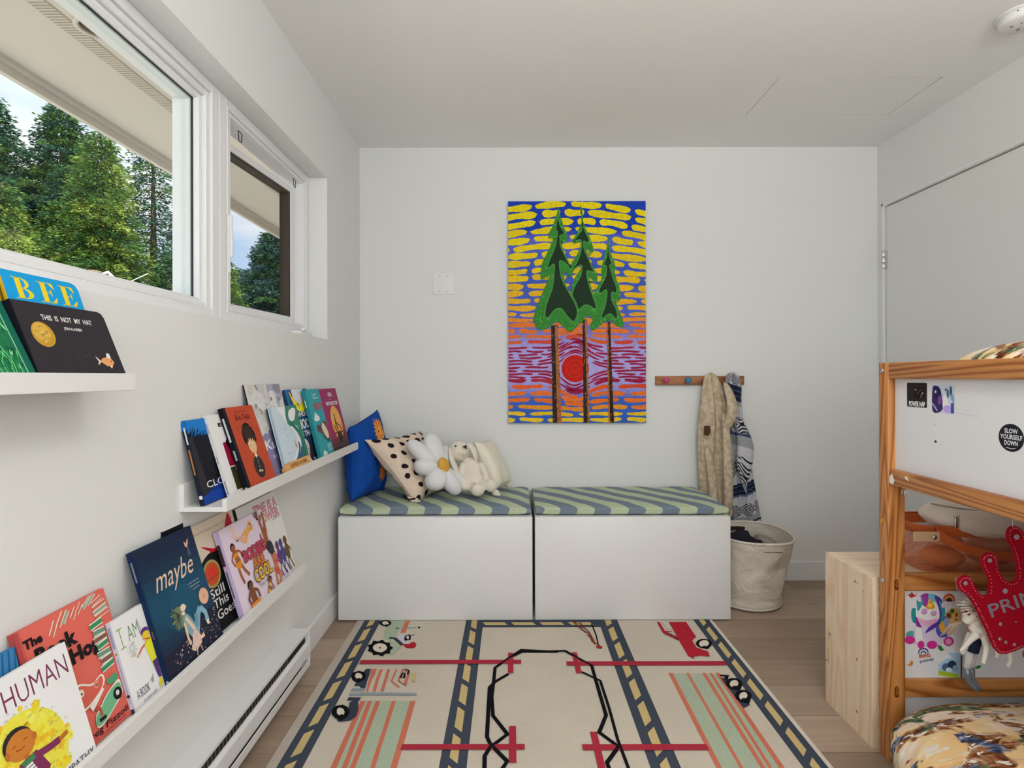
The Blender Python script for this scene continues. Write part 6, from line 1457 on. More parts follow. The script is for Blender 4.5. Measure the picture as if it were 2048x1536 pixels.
def heap(name, label, cat, cx, cy, cz, rx, ry, rz, col, seed, mat=None):
    b = MB(); b.ell((cx, cy, cz), (rx, ry, rz), nu=36, nv=22, col=col, fn=lambda x, y, z: 1+.22*noise.noise(V3((x*2.2+seed, y*2.2, z*2.2)))+.10*noise.noise(V3((x*6, y*6+seed, z*6))))
    return tag(b.build(name, mat or M['fabric']), label, cat)
heap('clothes', 'dark navy clothes crumpled inside the laundry basket', 'clothes', 1.150, 2.84, .262, .110, .125, .078, hx('23232e'), 1)
heap('cloth', 'light grey knitted cloth lying in the laundry basket behind the navy clothes', 'cloth', 1.16, 2.930, .296, .050, .045, .028, hx('8f8f8d'), 4)
heap('cloth', 'taupe grey cloth at the right inside the laundry basket', 'cloth', 1.277, 2.84, .290, .040, .100, .030, hx('98918a'), 7)
# ================================================================ pine storage box behind the bed end
pale = lambda ax, nm: wood(nm, hx('e0c8b0', 1.22), hx('d2b596', 1.2), ax, 7, .5, wob=.6)
M['pinex'] = pale('X', 'pale_pine_across'); M['pinez'] = pale('Z', 'pale_pine_upright'); M['knot'] = plain('pine_knot', hx('5a4a42'), .6)
BX0, BX1, BY0, BY1, BH = 1.092, 1.99, 1.708, 1.962, .520
t0 = thing('pine_box', 'pale unfinished pine box standing between the loft bed and the back wall', 'box', ((BX0+BX1)/2, (BY0+BY1)/2, 0))
b = MB(); b.box(BX0, BX0+.018, BY0, BY1, 0, BH-.0005, b=.001); b.build('side_panel', M['pinez'], t0)
b = MB(); b.box(BX1-.018, BX1, BY0, BY1, 0, BH-.0005, b=.001); b.build('side_panel', M['pinez'], t0)
b = MB(); b.box(BX0+.018, BX1-.018, BY0+.001, BY1-.018, BH-.018, BH, b=.001); b.build('top_board', M['pinex'], t0)
b = MB(); b.box(BX0+.018, BX1-.018, BY1-.018, BY1, 0, BH-.001, b=.001); b.build('back_panel', M['pinex'], t0)
b = MB(); b.box(BX0+.018, BX1-.018, BY0, BY0+.016, 0, BH-.019, b=.001); b.build('front_panel', M['pinex'], t0)
b = MB(); A = Art(b, (BX0-.0002, 0, 0), (0, -1, 0), (0, 0, 1), 1, 1, box=None, mi=0)
for y, z, r_, ro in ((1.957, .498, .0022, 0), (1.792, .478, .0055, 70), (1.780, .479, .004, 60), (1.748, .462, .003, 80), (1.935, .245, .0065, -60), (1.950, .252, .002, 0), (1.782, .235, .0055, 80), (1.957, .145, .0045, 80), (1.783, .068, .006, -50)):
    A.ell(-y, z, r_, r_*.55, hx('6a564a'), ro, 10, same=True)
A.line([(-1.944, .19), (-1.944, .14)], .004, hx('b39272')); b.build('knots', M['matte'], t0)['kind'] = 'stuff'

# ================================================================ loft bed
def bedwood(ax, nm, d=1.0): return wood(nm, hx('c98a4c', 1.08*d), hx('94501e', 1.0*d), ax, 7.5, .38, rings=15, wob=1.5)
M['bedx'] = bedwood('X', 'aged_pine_across'); M['bedy'] = bedwood('Y', 'aged_pine_along'); M['bedz'] = bedwood('Z', 'aged_pine_upright')
M['board'] = plain('white_hardboard', (.80, .80, .82), .35)
t0 = thing('loft_bed', 'child\'s aged pine loft bed with white panels at the right edge', 'bed', (1.56, .66, 0))
PX, PXR, PYF, PYB_, PYN = 1.1034, 1.153, 1.650, 1.692, -.36
def post(x0, x1, y0, y1):
    b = MB(); b.box(x0, x1, y0, y1, 0, 1.171, b=.0025, seg=2); return b.build('post', M['bedz'], t0)
p1 = post(PX, PXR, PYF, PYB_); post(1.965, 2.012, PYF, PYB_); post(PX, PXR, PYN, PYN+.042); post(1.965, 2.012, PYN, PYN+.042)
for z in (1.147, .523):
    b = MB(); b.lathe([(.0075, 0), (.0075, -.0012), (.0055, -.0028), (.0035, -.0030), (.0032, -.0012), (.0005, -.0012)], (PX, 1.677, z), 'X', 18); b.build('bolt', M['metal'], p1)
for z in (.5215, .206):
    b = MB(); A = Art(b, (1.128, PYF-.00008, z), (1, 0, 0), (0, 0, 1), 1, 1, box=None)
    o_ = lambda w, h, n=7: [(w*math.cos(math.radians(a)), h+w*math.sin(math.radians(a))) for a in range(0, 181, 30)]+[(w*math.cos(math.radians(a)), -h+w*math.sin(math.radians(a))) for a in range(180, 361, 30)]
    A.poly(o_(.0085, .010), hx('d09a5c')); A.poly([(x-.0008, y-.0006) for x, y in o_(.0072, .010)], hx('5e3214')); A.poly([(x+.0012, y+.0022) for x, y in o_(.0055, .007)], hx('8a5022')); b.build('slot', M['matte'], p1)
b = MB(); A = Art(b, (PX-.0001, 1.683, .697), (0, -1, 0), (0, 0, 1), 1, 1, box=None); A.poly([(-.008, -.008), (-.002, -.004), (-.004, 0)], BK); A.poly([(-.003, -.003), (.007, .012), (.010, .006), (.0, -.006)], hx('e0c030')); b.build('sticker', M['matte'], p1)
# long side: rails with a white panel between
b = MB(); b.box(PX+.0005, PX+.030, PYN+.042, PYF, 1.124, 1.1715, b=.003, seg=2); b.build('side_rail', M['bedy'], t0)
b = MB(); b.box(PX+.0025, PX+.034, PYN+.042, PYF-.0005, .8145, .8590, b=.003, seg=2); sr = b.build('side_rail', M['bedy'], t0)
b = MB(); A = Art(b, (PX+.0023, 0, 0), (0, -1, 0), (0, 0, 1), 1, 1, box=None); wp = hx('e4e2de')
A.poly([(-1.648, .836), (-1.640, .846), (-1.636, .849), (-1.630, .835), (-1.626, .829), (-1.630, .822), (-1.634, .817), (-1.648, .820)], wp); b.build('paint_mark', M['matte'], sr)
b = MB(); A = Art(b, (PX+.0023, 0, 0), (0, -1, 0), (0, 0, 1), 1, 1, box=None); A.poly([(-1.585, .848), (-1.577, .851), (-1.571, .845), (-1.567, .838), (-1.573, .840), (-1.580, .842)], wp); b.build('paint_mark', M['matte'], sr)
b = MB(); b.box(2.0, 2.012, PYN+.042, PYF, .8145, .859); b.box(2.0, 2.012, PYN+.042, PYF, 1.124, 1.1715); b.build('wall_side_rail', M['bedy'], t0)
b = MB(); b.box(1.124, 1.128, PYN+.03, PYF, .855, 1.128); sp = b.build('side_panel', M['board'], t0)
b = MB(); b.box(2.0045, 2.0075, PYN+.03, PYF, .859, 1.124); b.build('wall_side_panel', M['board'], t0)
for (z0_, z1_) in ((.496, .542), (.182, .234), (1.124, 1.1715), (.8145, .859)):
    b = MB(); b.box(PXR, 1.965, PYF+.012, PYB_+.004 if z1_ < .6 else PYB_-.008, z0_, z1_, b=.002); er = b.build('end_rail', M['bedx'], t0)
    if abs(z0_-.496) < .001: er_top = er
    b = MB(); b.box(PXR, 1.965, PYN+.005, PYN+.03, z0_, z1_, b=.002); b.build('end_rail', M['bedx'], t0)
b = MB(); b.box(PXR-.001, 1.966, 1.675, 1.679, .03, .50); ep = b.build('end_panel', M['board'], t0)
b = MB(); b.box(PXR-.001, 1.966, 1.668, 1.672, .859, 1.124); b.build('end_panel', M['board'], t0)
b = MB(); b.box(PXR, 1.965, PYN+.012, PYN+.016, .03, 1.124); b.build('end_panel', M['board'], t0)
for k in range(12):
    b = MB(); y = PYN+.07+k*.158; b.box(1.135, 1.998, y, y+.055, .842, .856, b=.002); b.build('slat', M['bedx'], t0)
b = MB(); pts = [V3((1.118+.0105*math.cos(a)*.35, 1.606+.0115*math.cos(a), .800+.0115*math.sin(a))) for a in [k*2*PI/18 for k in range(19)]]; b.tube(pts, .0018, seg=6, cap=False)
b.tube([(1.118, 1.606, .812), (1.118, 1.606, .818)], .0022, seg=6); b.build('ring_hook', M['chrome'], t0)
# ---- stickers on the side panel
def side_art(): 
    b = MB(); return b, Art(b, (1.12395, 0, 0), (0, -1, 0), (0, 0, 1), 1, 1, eps=5e-5, box=None)
def rrect(x0, x1, y0, y1, r_):
    o = []
    for cx, cy, a0 in ((x1-r_, y1-r_, 0), (x0+r_, y1-r_, 90), (x0+r_, y0+r_, 180), (x1-r_, y0+r_, 270)):
        for k in range(5): a = math.radians(a0+k*22.5); o.append((cx+r_*math.cos(a), cy+r_*math.sin(a)))
    return o
b, A = side_art(); A.poly(rrect(-1.600, -1.523, 1.045, 1.113, .004), hx('2a2526')); A.poly(rrect(-1.573, -1.533, 1.070, 1.100, .010), hx('1b1718'))
for k, (x, y) in enumerate(((-1.566, 1.094), (-1.548, 1.092), (-1.540, 1.084), (-1.545, 1.076), (-1.557, 1.086))): A.ell(x, y, .005, .002, hx(('9a8a80', '6a5f5c', 'b8a89c', '7c7068', '5c5452')[k]), 30*k, 8, same=k > 0)
A.text('POWER NAP', -1.561, 1.0545, .014, hx('e6e4e0'), w=.062, bold=.04); b.build('sticker', M['paper'], sp)
b, A = side_art(); A.poly(rrect(-1.506, -1.428, 1.034, 1.108, .003), hx('c9d2e6')); A.poly(smooth_closed([(-1.503, 1.040), (-1.480, 1.036), (-1.466, 1.050), (-1.470, 1.075), (-1.476, 1.098), (-1.490, 1.106), (-1.503, 1.098)]), hx('3a2e62'))
A.ell(-1.486, 1.086, .011, .017, hx('2c2650')); A.ell(-1.478, 1.068, .007, .012, hx('7a4a90')); A.ell(-1.492, 1.090, .003, .004, hx('d8d4f0')); A.line([(-1.504, 1.060), (-1.486, 1.040)], .004, hx('b8a8e0')); A.ell(-1.458, 1.060, .010, .024, hx('e4ecfa')); A.ell(-1.452, 1.046, .014, .010, hx('b9a0e6'))
A.ell(-1.450, 1.086, .004, .012, hx('4a6a86')); A.ell(-1.440, 1.092, .004, .014, hx('3c5468')); A.ell(-1.436, 1.078, .005, .009, hx('86a8c0')); A.ell(-1.456, 1.096, .004, None, hx('5c7a92')); A.rect(-1.440, -1.430, 1.036, 1.062, hx('4452a0')); A.rect(-1.434, -1.430, 1.062, 1.080, hx('7f98c8')); b.build('sticker', M['paper'], sp)
b, A = side_art(); A.ell(-1.267, .9925, .0325, .0315, hx('23242c'), 0, 36); c = hx('e8e8ea')
for s_, y_, w_ in (('SLOW', 1.008, .034), ('YOURSELF', .9945, .056), ('DOWN', .981, .034)): A.text(s_, -1.267, y_, .0105, c, w=w_, bold=.02)
A.line([(-1.280, .970), (-1.268, .968), (-1.256, .970)], .0012, c); b.build('sticker', M['paper'], sp)
b, A = side_art(); A.ell(-1.494, 1.003, .006, .002, hx('d9cf8a'), 20, 8); b.build('scuff_mark', M['paper'], sp); b, A = side_art(); A.poly([(-1.498, .958), (-1.492, .962), (-1.487, .957), (-1.493, .954)], hx('26262a')); b.build('scuff_mark', M['paper'], sp); b, A = side_art(); A.line([(-1.42, 1.05), (-1.42, 1.038), (-1.37, 1.034), (-1.35, 1.036)], .0012, hx('c3c3cc')); b.build('scuff_mark', M['paper'], sp)
# ---- stickers on the end panel
def E(pts): return [(1.0667+x*.0003873, .7651-y*.0003873) for x, y in pts]
EU = .0003873
def end_art():
    b = MB(); return b, Art(b, (0, 1.67495, 0), (1, 0, 0), (0, 0, 1), 1, 1, eps=5e-5, box=None)
def ee(A, x, y, rx, ry, col, rot=0, same=False): q = E([(x, y)])[0]; A.ell(q[0], q[1], rx*EU, ry*EU, hx(col), rot, 18, same)
sm_ = lambda pts: smooth_closed(E(pts), 4)
b, A = end_art()      # sitting unicorn foal
A.poly(sm_([(360, 850), (320, 840), (312, 900), (330, 950), (370, 940)]), hx('2a8f96')); A.poly(sm_([(270, 1040), (300, 1012), (340, 1020), (360, 1080), (300, 1100)]), hx('4fa6a2'))
A.poly(sm_([(350, 960), (330, 1100), (400, 1130), (500, 1130), (560, 1080), (520, 970), (430, 930)]), hx('cfc2d8')); A.poly(sm_([(350, 1090), (345, 1000), (380, 960), (400, 1100)]), hx('f2f0f6'))
A.poly(sm_([(500, 1000), (530, 1060), (600, 1050), (608, 990), (575, 900), (540, 940)]), hx('4a56b0')); A.poly(sm_([(525, 950), (570, 940), (580, 1010), (540, 1020)]), hx('e0a83a')); A.poly(sm_([(560, 930), (590, 910), (600, 960), (580, 1000)]), hx('8aa8d8'))
A.poly(sm_([(350, 820), (380, 780), (470, 800), (560, 820), (545, 900), (490, 960), (420, 962), (355, 930)]), hx('ece8f2')); A.poly(sm_([(350, 900), (420, 930), (520, 920), (480, 965), (400, 965)]), hx('dca8cc'))
A.poly(sm_([(385, 790), (390, 735), (450, 728), (440, 790), (425, 830)]), hx('9a3f9e')); A.poly(sm_([(355, 830), (355, 760), (390, 745), (400, 800), (365, 860)]), hx('3a9aa4')); A.poly(sm_([(445, 730), (500, 735), (520, 780), (490, 790), (450, 770)]), hx('6cb6cc'))
A.poly(sm_([(490, 745), (545, 770), (560, 870), (530, 960), (440, 1020), (420, 1025), (450, 980), (520, 930), (525, 850)]), hx('5a3c9c')); A.poly(sm_([(525, 780), (568, 830), (566, 900), (530, 960), (545, 880)]), hx('2f98a2')); A.poly(sm_([(345, 900), (380, 960), (390, 985), (350, 970)]), hx('86308e'))
A.poly(sm_([(350, 725), (380, 745), (385, 790), (355, 770)]), hx('e6c8dc')); A.poly(sm_([(545, 800), (585, 782), (580, 815), (550, 835)]), hx('e6c8dc')); A.poly(E([(420, 830), (460, 760), (495, 825), (480, 845), (440, 845)]), hx('d89a2a')); ee(A, 455, 815, 18, 16, 'f0c860')
ee(A, 412, 860, 24, 22, 'c99ac8'); ee(A, 482, 875, 24, 20, 'c99ac8'); A.line(E([(385, 870), (410, 885), (432, 868)]), .0012, hx('6a4a7c')); A.line(E([(462, 885), (482, 895), (502, 880)]), .0012, hx('6a4a7c'))
for x, y in ((300, 1080), (385, 1118), (470, 1118)): ee(A, x, y, 40 if x != 385 else 26, 32, 'c9308a')
ee(A, 597, 1092, 40, 36, 'b83a86'); ee(A, 597, 1092, 24, 22, 'e08ab8'); b.build('sticker', M['paper'], ep)
def stk(fn):
    b, A = end_art(); fn(A); b.build('sticker', M['paper'], ep)
stk(lambda A: A.poly(E([(285, 735), (305, 730), (318, 712), (330, 732), (360, 738), (330, 752), (312, 760)]), hx('b83a30')))
stk(lambda A: [ee(A, 603, 770, 46, 44, 'c24a4a'), ee(A, 603, 776, 36, 34, 'd8a050'), ee(A, 603, 782, 26, 24, '3a3050'), A.rect(*(1.0667+555*EU, 1.0667+650*EU), .7651-820*EU, .7651-788*EU, hx('cfcad8'))])
stk(lambda A: [ee(A, 640, 900, 60, 66, 'd8b878'), ee(A, 628, 860, 16, 18, '2f6a46'), ee(A, 660, 890, 10, 16, 'a03a30'), ee(A, 600, 895, 26, 28, 'b06a40'), ee(A, 600, 895, 12, 14, '3a3a44'), ee(A, 655, 925, 9, 9, 'a03a30'), ee(A, 640, 890, 12, 10, 'e8c040')])
stk(lambda A: [ee(A, 405, 1175, 40, 34, '3a4a7a'), ee(A, 405, 1180, 32, 27, 'd8d8e4'), ee(A, 405, 1183, 22, 18, '3a4a7a'), ee(A, 405, 1187, 14, 12, 'd8d8e4'), A.text('BRING', 1.0667+415*EU, .7651-1203*EU, .010, hx('c05a3a'), w=.034, bold=.05, rot=6), A.text('positivity', 1.0667+430*EU, .7651-1235*EU, .010, hx('3a4468'), w=.042, bold=.02, rot=10)])
stk(lambda A: A.poly(E([(278, 1275), (300, 1260), (310, 1238), (328, 1250), (322, 1275), (305, 1285), (295, 1278)]), hx('c98a3a')))
stk(lambda A: [A.poly(E([(512, 1120), (540, 1125), (565, 1160), (540, 1168), (520, 1150)]), hx('2f7a3c'))])
stk(lambda A: [A.poly(E([(800, 1290), (830, 1275), (850, 1280), (840, 1300), (810, 1306)]), hx('3f8a3c'))])
stk(lambda A: [A.poly(E([(520, 1270), (545, 1245), (580, 1225), (620, 1215), (590, 1180), (690, 1185), (680, 1380), (650, 1375), (520, 1350)]), hx('a9c8e2')), A.poly(E([(520, 1270), (580, 1225), (620, 1222), (600, 1190), (580, 1190)]), hx('e4e4ec')), A.poly(E([(520, 1315), (675, 1345), (672, 1378), (520, 1352)]), hx('a9c032')),
               ee(A, 580, 1290, 34, 30, '4a6a8c', 20), ee(A, 625, 1275, 34, 36, '2f3e58', 10), ee(A, 650, 1300, 22, 26, '8fb0d0'), ee(A, 600, 1310, 24, 16, 'd8e4ee')])
stk(lambda A: [A.poly(E([(690, 1200), (705, 1200), (702, 1390), (690, 1388)]), hx('4a5a78'))])
stk(lambda A: [A.rect(1.0667+1085*EU, 1.0667+1120*EU, .7651-1170*EU, .7651-1140*EU, hx('3a3a40')), ee(A, 1190, 1190, 26, 34, 'c04a30')])
b = MB(); A = Art(b, (0, 1.66190, 0), (1, 0, 0), (0, 0, 1), 1, 1, eps=5e-5, box=None)
k_ = 1.662/1126/3.841; e2 = lambda pts: [((717*1.662/1126)+x*k_, 1.134-(248*1.662/1126)-y*k_) for x, y in pts]
A.poly(e2([(650, 608), (790, 612), (785, 668), (760, 706), (700, 716), (660, 690)]), hx('cfc8c4')); A.poly(e2([(662, 614), (784, 618), (778, 664), (752, 700), (704, 708), (668, 684)]), BK); b.build('sticker', M['paper'], er_top)

# ================================================================ bedding with a painted hunting print
m, t, p = newmat('printed_bedding'); M['print'] = m; p.inputs['Roughness'].default_value = .85; p.inputs['Specular IOR Level'].default_value = .12
tc = N(t, 'ShaderNodeTexCoord'); mp = N(t, 'ShaderNodeMapping'); mp.inputs['Rotation'].default_value = (.4, .5, .7); mp.inputs['Scale'].default_value = (4.2, 8.4, 5.6); t.links.new(tc.outputs['Object'], mp.inputs['Vector'])
def noisy(sc, det, dist, off):
    q = N(t, 'ShaderNodeTexNoise', Scale=sc, Detail=det, Distortion=dist); ad = N(t, 'ShaderNodeVectorMath', operation='ADD'); ad.inputs[1].default_value = (off, off*.7, -off)
    t.links.new(mp.outputs[0], ad.inputs[0]); t.links.new(ad.outputs[0], q.inputs['Vector']); return q.outputs['Fac']
def rampn(src, stops, mode='LINEAR'):
    r_ = N(t, 'ShaderNodeValToRGB'); r_.color_ramp.interpolation = mode; e = r_.color_ramp.elements
    e[0].position = stops[0][0]; e[0].color = (*stops[0][1], 1); e[1].position = stops[-1][0]; e[1].color = (*stops[-1][1], 1)
    for s_, c_ in stops[1:-1]: x_ = e.new(s_); x_.color = (*c_, 1)
    t.links.new(src, r_.inputs[0]); return r_.outputs[0]
base = rampn(noisy(.9, 3, .6, 0), [(.30, hx('b98a52')), (.42, hx('e2bd88')), (.55, hx('e6c898')), (.68, hx('e2d2c4'))])
def over(bot, top, mask):
    x_ = N(t, 'ShaderNodeMixRGB'); t.links.new(mask, x_.inputs[0]); t.links.new(bot, x_.inputs[1]); t.links.new(top, x_.inputs[2]); return x_.outputs[0]
def step(src, a_, b_): return rampn(src, [(a_, (0, 0, 0)), (b_, (1, 1, 1))])
det_ = noisy(4.5, 5, 1.5, 3.1)
col = over(base, rampn(det_, [(.35, hx('4a2412')), (.5, hx('8a5434')), (.62, hx('b08a6a')), (.72, hx('e6dacb'))]), step(noisy(.85, 4, 1.4, 7.7), .500, .530))
col = over(col, rampn(det_, [(.35, hx('26342a')), (.5, hx('566648')), (.65, hx('8c9a70'))]), step(noisy(1.0, 5, 1.1, 13.2), .560, .585))
col = over(col, rampn(det_, [(.38, hx('2c3048')), (.52, hx('58627e')), (.66, hx('a9b0c8'))]), step(noisy(1.2, 4, 1.8, 21.9), .595, .615))
col = over(col, rampn(det_, [(.4, hx('8c3c38')), (.6, hx('cc9684'))]), step(noisy(1.5, 3, 1.2, 33.3), .665, .685))
col = over(col, rampn(det_, [(.4, hx('efe4d6')), (.6, hx('d8cabc'))]), step(noisy(2.0, 3, 2.6, 44.1), .625, .640))
t.links.new(col, p.inputs['Base Color'])
n2 = N(t, 'ShaderNodeTexNoise', Scale=1.2, Detail=3.0, Distortion=.8); t.links.new(mp.outputs[0], n2.inputs['Vector']); bp = N(t, 'ShaderNodeBump', Strength=.5, Distance=.03); t.links.new(n2.outputs['Fac'], bp.inputs['Height']); t.links.new(bp.outputs[0], p.inputs['Normal'])
def puff(mb, x0, x1, y0, y1, z0, z1, e=.55, ez=.6, seed=0, wr=.012, nu=96, nv=48):
    c = V3(((x0+x1)/2, (y0+y1)/2, (z0+z1)/2)); h = V3(((x1-x0)/2, (y1-y0)/2, (z1-z0)/2)); sg = lambda v, q: math.copysign(abs(v)**q, v)
    def fn(u, v):
        a = u*2*PI; w = (v-.5)*PI; cw = abs(math.cos(w))**ez
        P_ = V3((h.x*sg(math.cos(a), e)*cw, h.y*sg(math.sin(a), e)*cw, h.z*sg(math.sin(w), ez)))
        k = noise.noise(V3((P_.x*5+seed, P_.y*5, P_.z*6)))*wr+noise.noise(V3((P_.x*16, P_.y*16+seed, P_.z*14)))*wr*.45
        k += wr*.35*math.sin(a*26+4*math.sin(w*3))*max(0, 1-abs(w+.2)*1.4)
        q = c+P_+P_.normalized()*k if P_.length > 1e-5 else c+P_
        return (q.x, q.y, max(q.z, z0))
    mb.grid(fn, nu, nv, closed=True)
b = MB(); puff(b, .950, 1.955, .50, 1.634, .0, .268, .56, .74, 3.3, .013); tag(b.build('duvet', M['print']), 'thick duvet with a hunting scene print bulging out under the loft bed', 'duvet')
b = MB(); b.box(1.14, 1.995, PYN+.05, 1.640, .857, .985, b=.02, seg=3); tag(b.build('mattress', plain('white_ticking', (.78, .77, .75), .9)), 'white mattress on top of the loft bed, behind the side panel', 'mattress')
b = MB(); puff(b, 1.150, 1.96, 1.02, 1.632, .986, 1.232, .62, .62, 9.1, .010); tag(b.build('pillow', M['print']), 'plump pillow with a hunting print on top of the loft bed', 'pillow')

# ================================================================ mesh basket on the pine box, with its contents
t0 = thing('mesh_basket', 'orange wire mesh basket with a leather strap standing on the pine box', 'basket', (1.56, 1.83, BH))
m, t, p = newmat('orange_mesh'); M['mesh'] = m; p.inputs['Base Color'].default_value = (*hx('c4683c', 1.3), 1); p.inputs['Roughness'].default_value = .4
tc = N(t, 'ShaderNodeTexCoord'); sx = N(t, 'ShaderNodeSeparateXYZ'); t.links.new(tc.outputs['Object'], sx.inputs[0])
xy = mth('ADD', sx.outputs['X'], sx.outputs['Y']); f1_ = mth('FRACT', mth('MULTIPLY', mth('ADD', xy, sx.outputs['Z']), 170), 0); f2_ = mth('FRACT', mth('MULTIPLY', mth('SUBTRACT', xy, sx.outputs['Z']), 170), 0)
msk = mth('MAXIMUM', mth('LESS_THAN', f1_, .26), mth('LESS_THAN', f2_, .26)); tr = N(t, 'ShaderNodeBsdfTransparent'); ms = N(t, 'ShaderNodeMixShader'); t.links.new(msk, ms.inputs[0]); t.links.new(tr.outputs[0], ms.inputs[1]); t.links.new(p.outputs[0], ms.inputs[2]); t.links.new(ms.outputs[0], t.nodes['Material Output'].inputs[0])
def bsk(off, z0=BH+.002, z1=.640):
    def fn(u, v):
        a = u*2*PI; sg = lambda w, q: math.copysign(abs(w)**q, w); k = .93+.07*v
        return (1.535+(.272*k-off)*sg(math.cos(a), .35), 1.832+(.098*k-off)*sg(math.sin(a), .35), z0+(z1-z0)*v)
    return fn
b = MB(); b.grid(bsk(0), 80, 8, closed=True); b.add([bsk(0)(k/80, 0) for k in range(80)], [tuple(range(80))]); b.build('mesh_wall', M['mesh'], t0)
M['leather'] = plain('tan_orange_leather', hx('c2602e', 1.15), .5, var=.12, vscale=12)
b = MB(); b.grid(bsk(-.002, .632, .664), 80, 3, closed=True); b.grid(bsk(.001, .632, .664), 80, 3, closed=True); b.tube([bsk(0, .632, .665)(k/80, 1) for k in range(81)], .0028, seg=6, cap=False); b.build('rim_band', M['leather'], t0)
b = MB()
def strap(u, v):
    x = 1.304+.46*u; s = 4*u*(1-u); return (x, 1.7265-.012*min(1, s*2), .668-.074*s**.75-.028*v)
b.grid(strap, 40, 3); b.grid(lambda u, v: (strap(u, v)[0], strap(u, v)[1]+.003, strap(u, v)[2]), 40, 3); b.build('strap', M['leather'], t0)
for x in (1.243, 1.765):
    b = MB(); b.box(x-.016, x+.064, 1.716, 1.724, .626, .656, b=.004, seg=3); tb = b.build('wooden_tab', wood('tab_wood', hx('dcc09a', 1.2), hx('cfae84', 1.2), 'X', 9), t0)
    b = MB(); b.lathe([(.0075, 0), (.0075, -.002), (.004, -.004), (.0005, -.004)], (x+.046, 1.716, .640), 'Y', 16); b.build('stud', M['metal'], tb)
# pouch
t0 = thing('pouch', 'cream zipped cloth pouch lying on top of the orange mesh basket', 'pouch', (1.50, 1.80, .66))
b = MB(); rp = Matrix.Rotation(math.radians(6), 3, 'Y')
b.ell((1.475, 1.790, .678), (.172, .088, .057), rp, nu=48, nv=24, fn=lambda x, y, z: 1+.05*noise.noise(V3((x*4, y*4, z*3)))+.02*math.sin(x*22)*max(0, -z)); b.build('body', plain('cream_canvas', hx('d6cabe', 1.2), .9, bump=.3, bscale=300), t0)
b = MB()
zp = [V3((1.475, 1.790, .678))+rp@V3((.172*math.cos(a)*.90, -.088*math.sin(a)*.74, .057*(.60))) for a in [math.radians(d) for d in range(172, 20, -8)]]
b.tube(zp, .0022, seg=6); zt = b.build('zip', plain('zip_tape', hx('8c8378'), .6), t0)
b = MB(); b.box(1.352, 1.366, 1.716, 1.720, .668, .698, b=.003, seg=2); b.tube([(1.350, 1.722, .702), (1.359, 1.719, .699), (1.369, 1.722, .703)], .0022, seg=6); b.build('zip_puller', M['metal'], t0)
def ctoy(label, c, r_, col, nm, cat, seed):
    b = MB(); b.ell(c, r_, nu=24, nv=16, fn=lambda x, y, z: 1+.10*noise.noise(V3((x*3+seed, y*3, z*3)))); return tag(b.build(nm, plain(nm+'_cloth', col, .85)), label, cat)
ctoy('pale pink rolled cloth inside the mesh basket, right of the orange cloth', (1.525, 1.80, .575), (.072, .060, .044), hx('d8b0a0', 1.2), 'rolled_cloth', 'cloth', 1)
ctoy('orange cloth at the bottom left inside the mesh basket', (1.375, 1.80, .556), (.060, .058, .030), hx('cc8458', 1.3), 'cloth', 'cloth', 2)
ctoy('pale pink cloth at the top left inside the mesh basket', (1.375, 1.81, .612), (.062, .055, .022), hx('d6b0a0', 1.2), 'cloth', 'cloth', 3)
ctoy('dark red-brown cloth inside the right half of the mesh basket', (1.69, 1.82, .575), (.080, .060, .046), hx('7c3420', 1.2), 'cloth', 'cloth', 5)

# ================================================================ things hanging at the bed end
t0 = thing('felt_crown', 'red felt crown decoration lettered PRINCESS hanging inside the loft bed', 'decoration', (1.42, 1.5, .52))
M['felt'] = plain('red_felt', hx('b4142a', 1.0), .95, bump=.4, bscale=500, spec=.05)
kk = .0003468; ca, sa = math.cos(math.radians(20)), math.sin(math.radians(20)); O2_ = V3((1.2985, 1.50, .391))
def cw(e): return (O2_.x+kk*(e[0]*ca-e[1]*sa), 1.50, O2_.z+kk*(e[0]*sa+e[1]*ca))
half = [(430, -25), (200, -18), (0, 0), (-28, 200), (-50, 400), (-72, 500), (-112, 560), (-112, 625), (-62, 655), (-8, 635), (0, 580), (8, 515), (38, 462), (78, 458), (112, 520), (122, 600), (112, 665), (125, 735), (175, 757), (226, 732), (238, 680), (218, 612), (226, 540), (262, 488), (310, 482), (345, 520), (366, 620), (374, 720), (362, 800), (385, 860), (430, 885)]
out = half+[(860-x, y) for x, y in half[-2:0:-1]]
oo = smooth_closed(out, 3)
b = MB(); b.prism([cw(q) for q in oo], (0, .006, 0), (.8, .8, .8)); cr_ = b.build('felt_body', M['felt'], t0)
b = MB(); cxm, cym = 430, 330; L = []; acc = 0
for k in range(len(oo)):
    p0, p1_ = oo[k-1], oo[k]; d = math.hypot(p1_[0]-p0[0], p1_[1]-p0[1]); n_ = (-(p1_[1]-p0[1])/(d or 1), (p1_[0]-p0[0])/(d or 1)); s_ = 0
    while acc+s_ < d or False:
        s_ += 15
        if s_+acc >= d: break
        f_ = (s_+acc)/d; L.append((p0[0]+(p1_[0]-p0[0])*f_+n_[0]*-15, p0[1]+(p1_[1]-p0[1])*f_+n_[1]*-15))
    acc = (acc+s_-d) % 15-15 if False else 0
for e in L:
    q = cw(e); b.ell((q[0], 1.4996, q[2]), (.0011, .0009, .0011), nu=6, nv=4)
o = b.build('stitching', plain('white_thread', (.8, .79, .78), .8), t0); o['kind'] = 'stuff'
b = MB(); A = Art(b, cw((0, 0)), (ca, 0, sa), (-sa, 0, ca), kk, kk, box=None); A.text('PRINCESS', 430, 335, 105, hx('8f8a94'), w=780, bold=.01); b.build('lettering', M['paper'], t0)
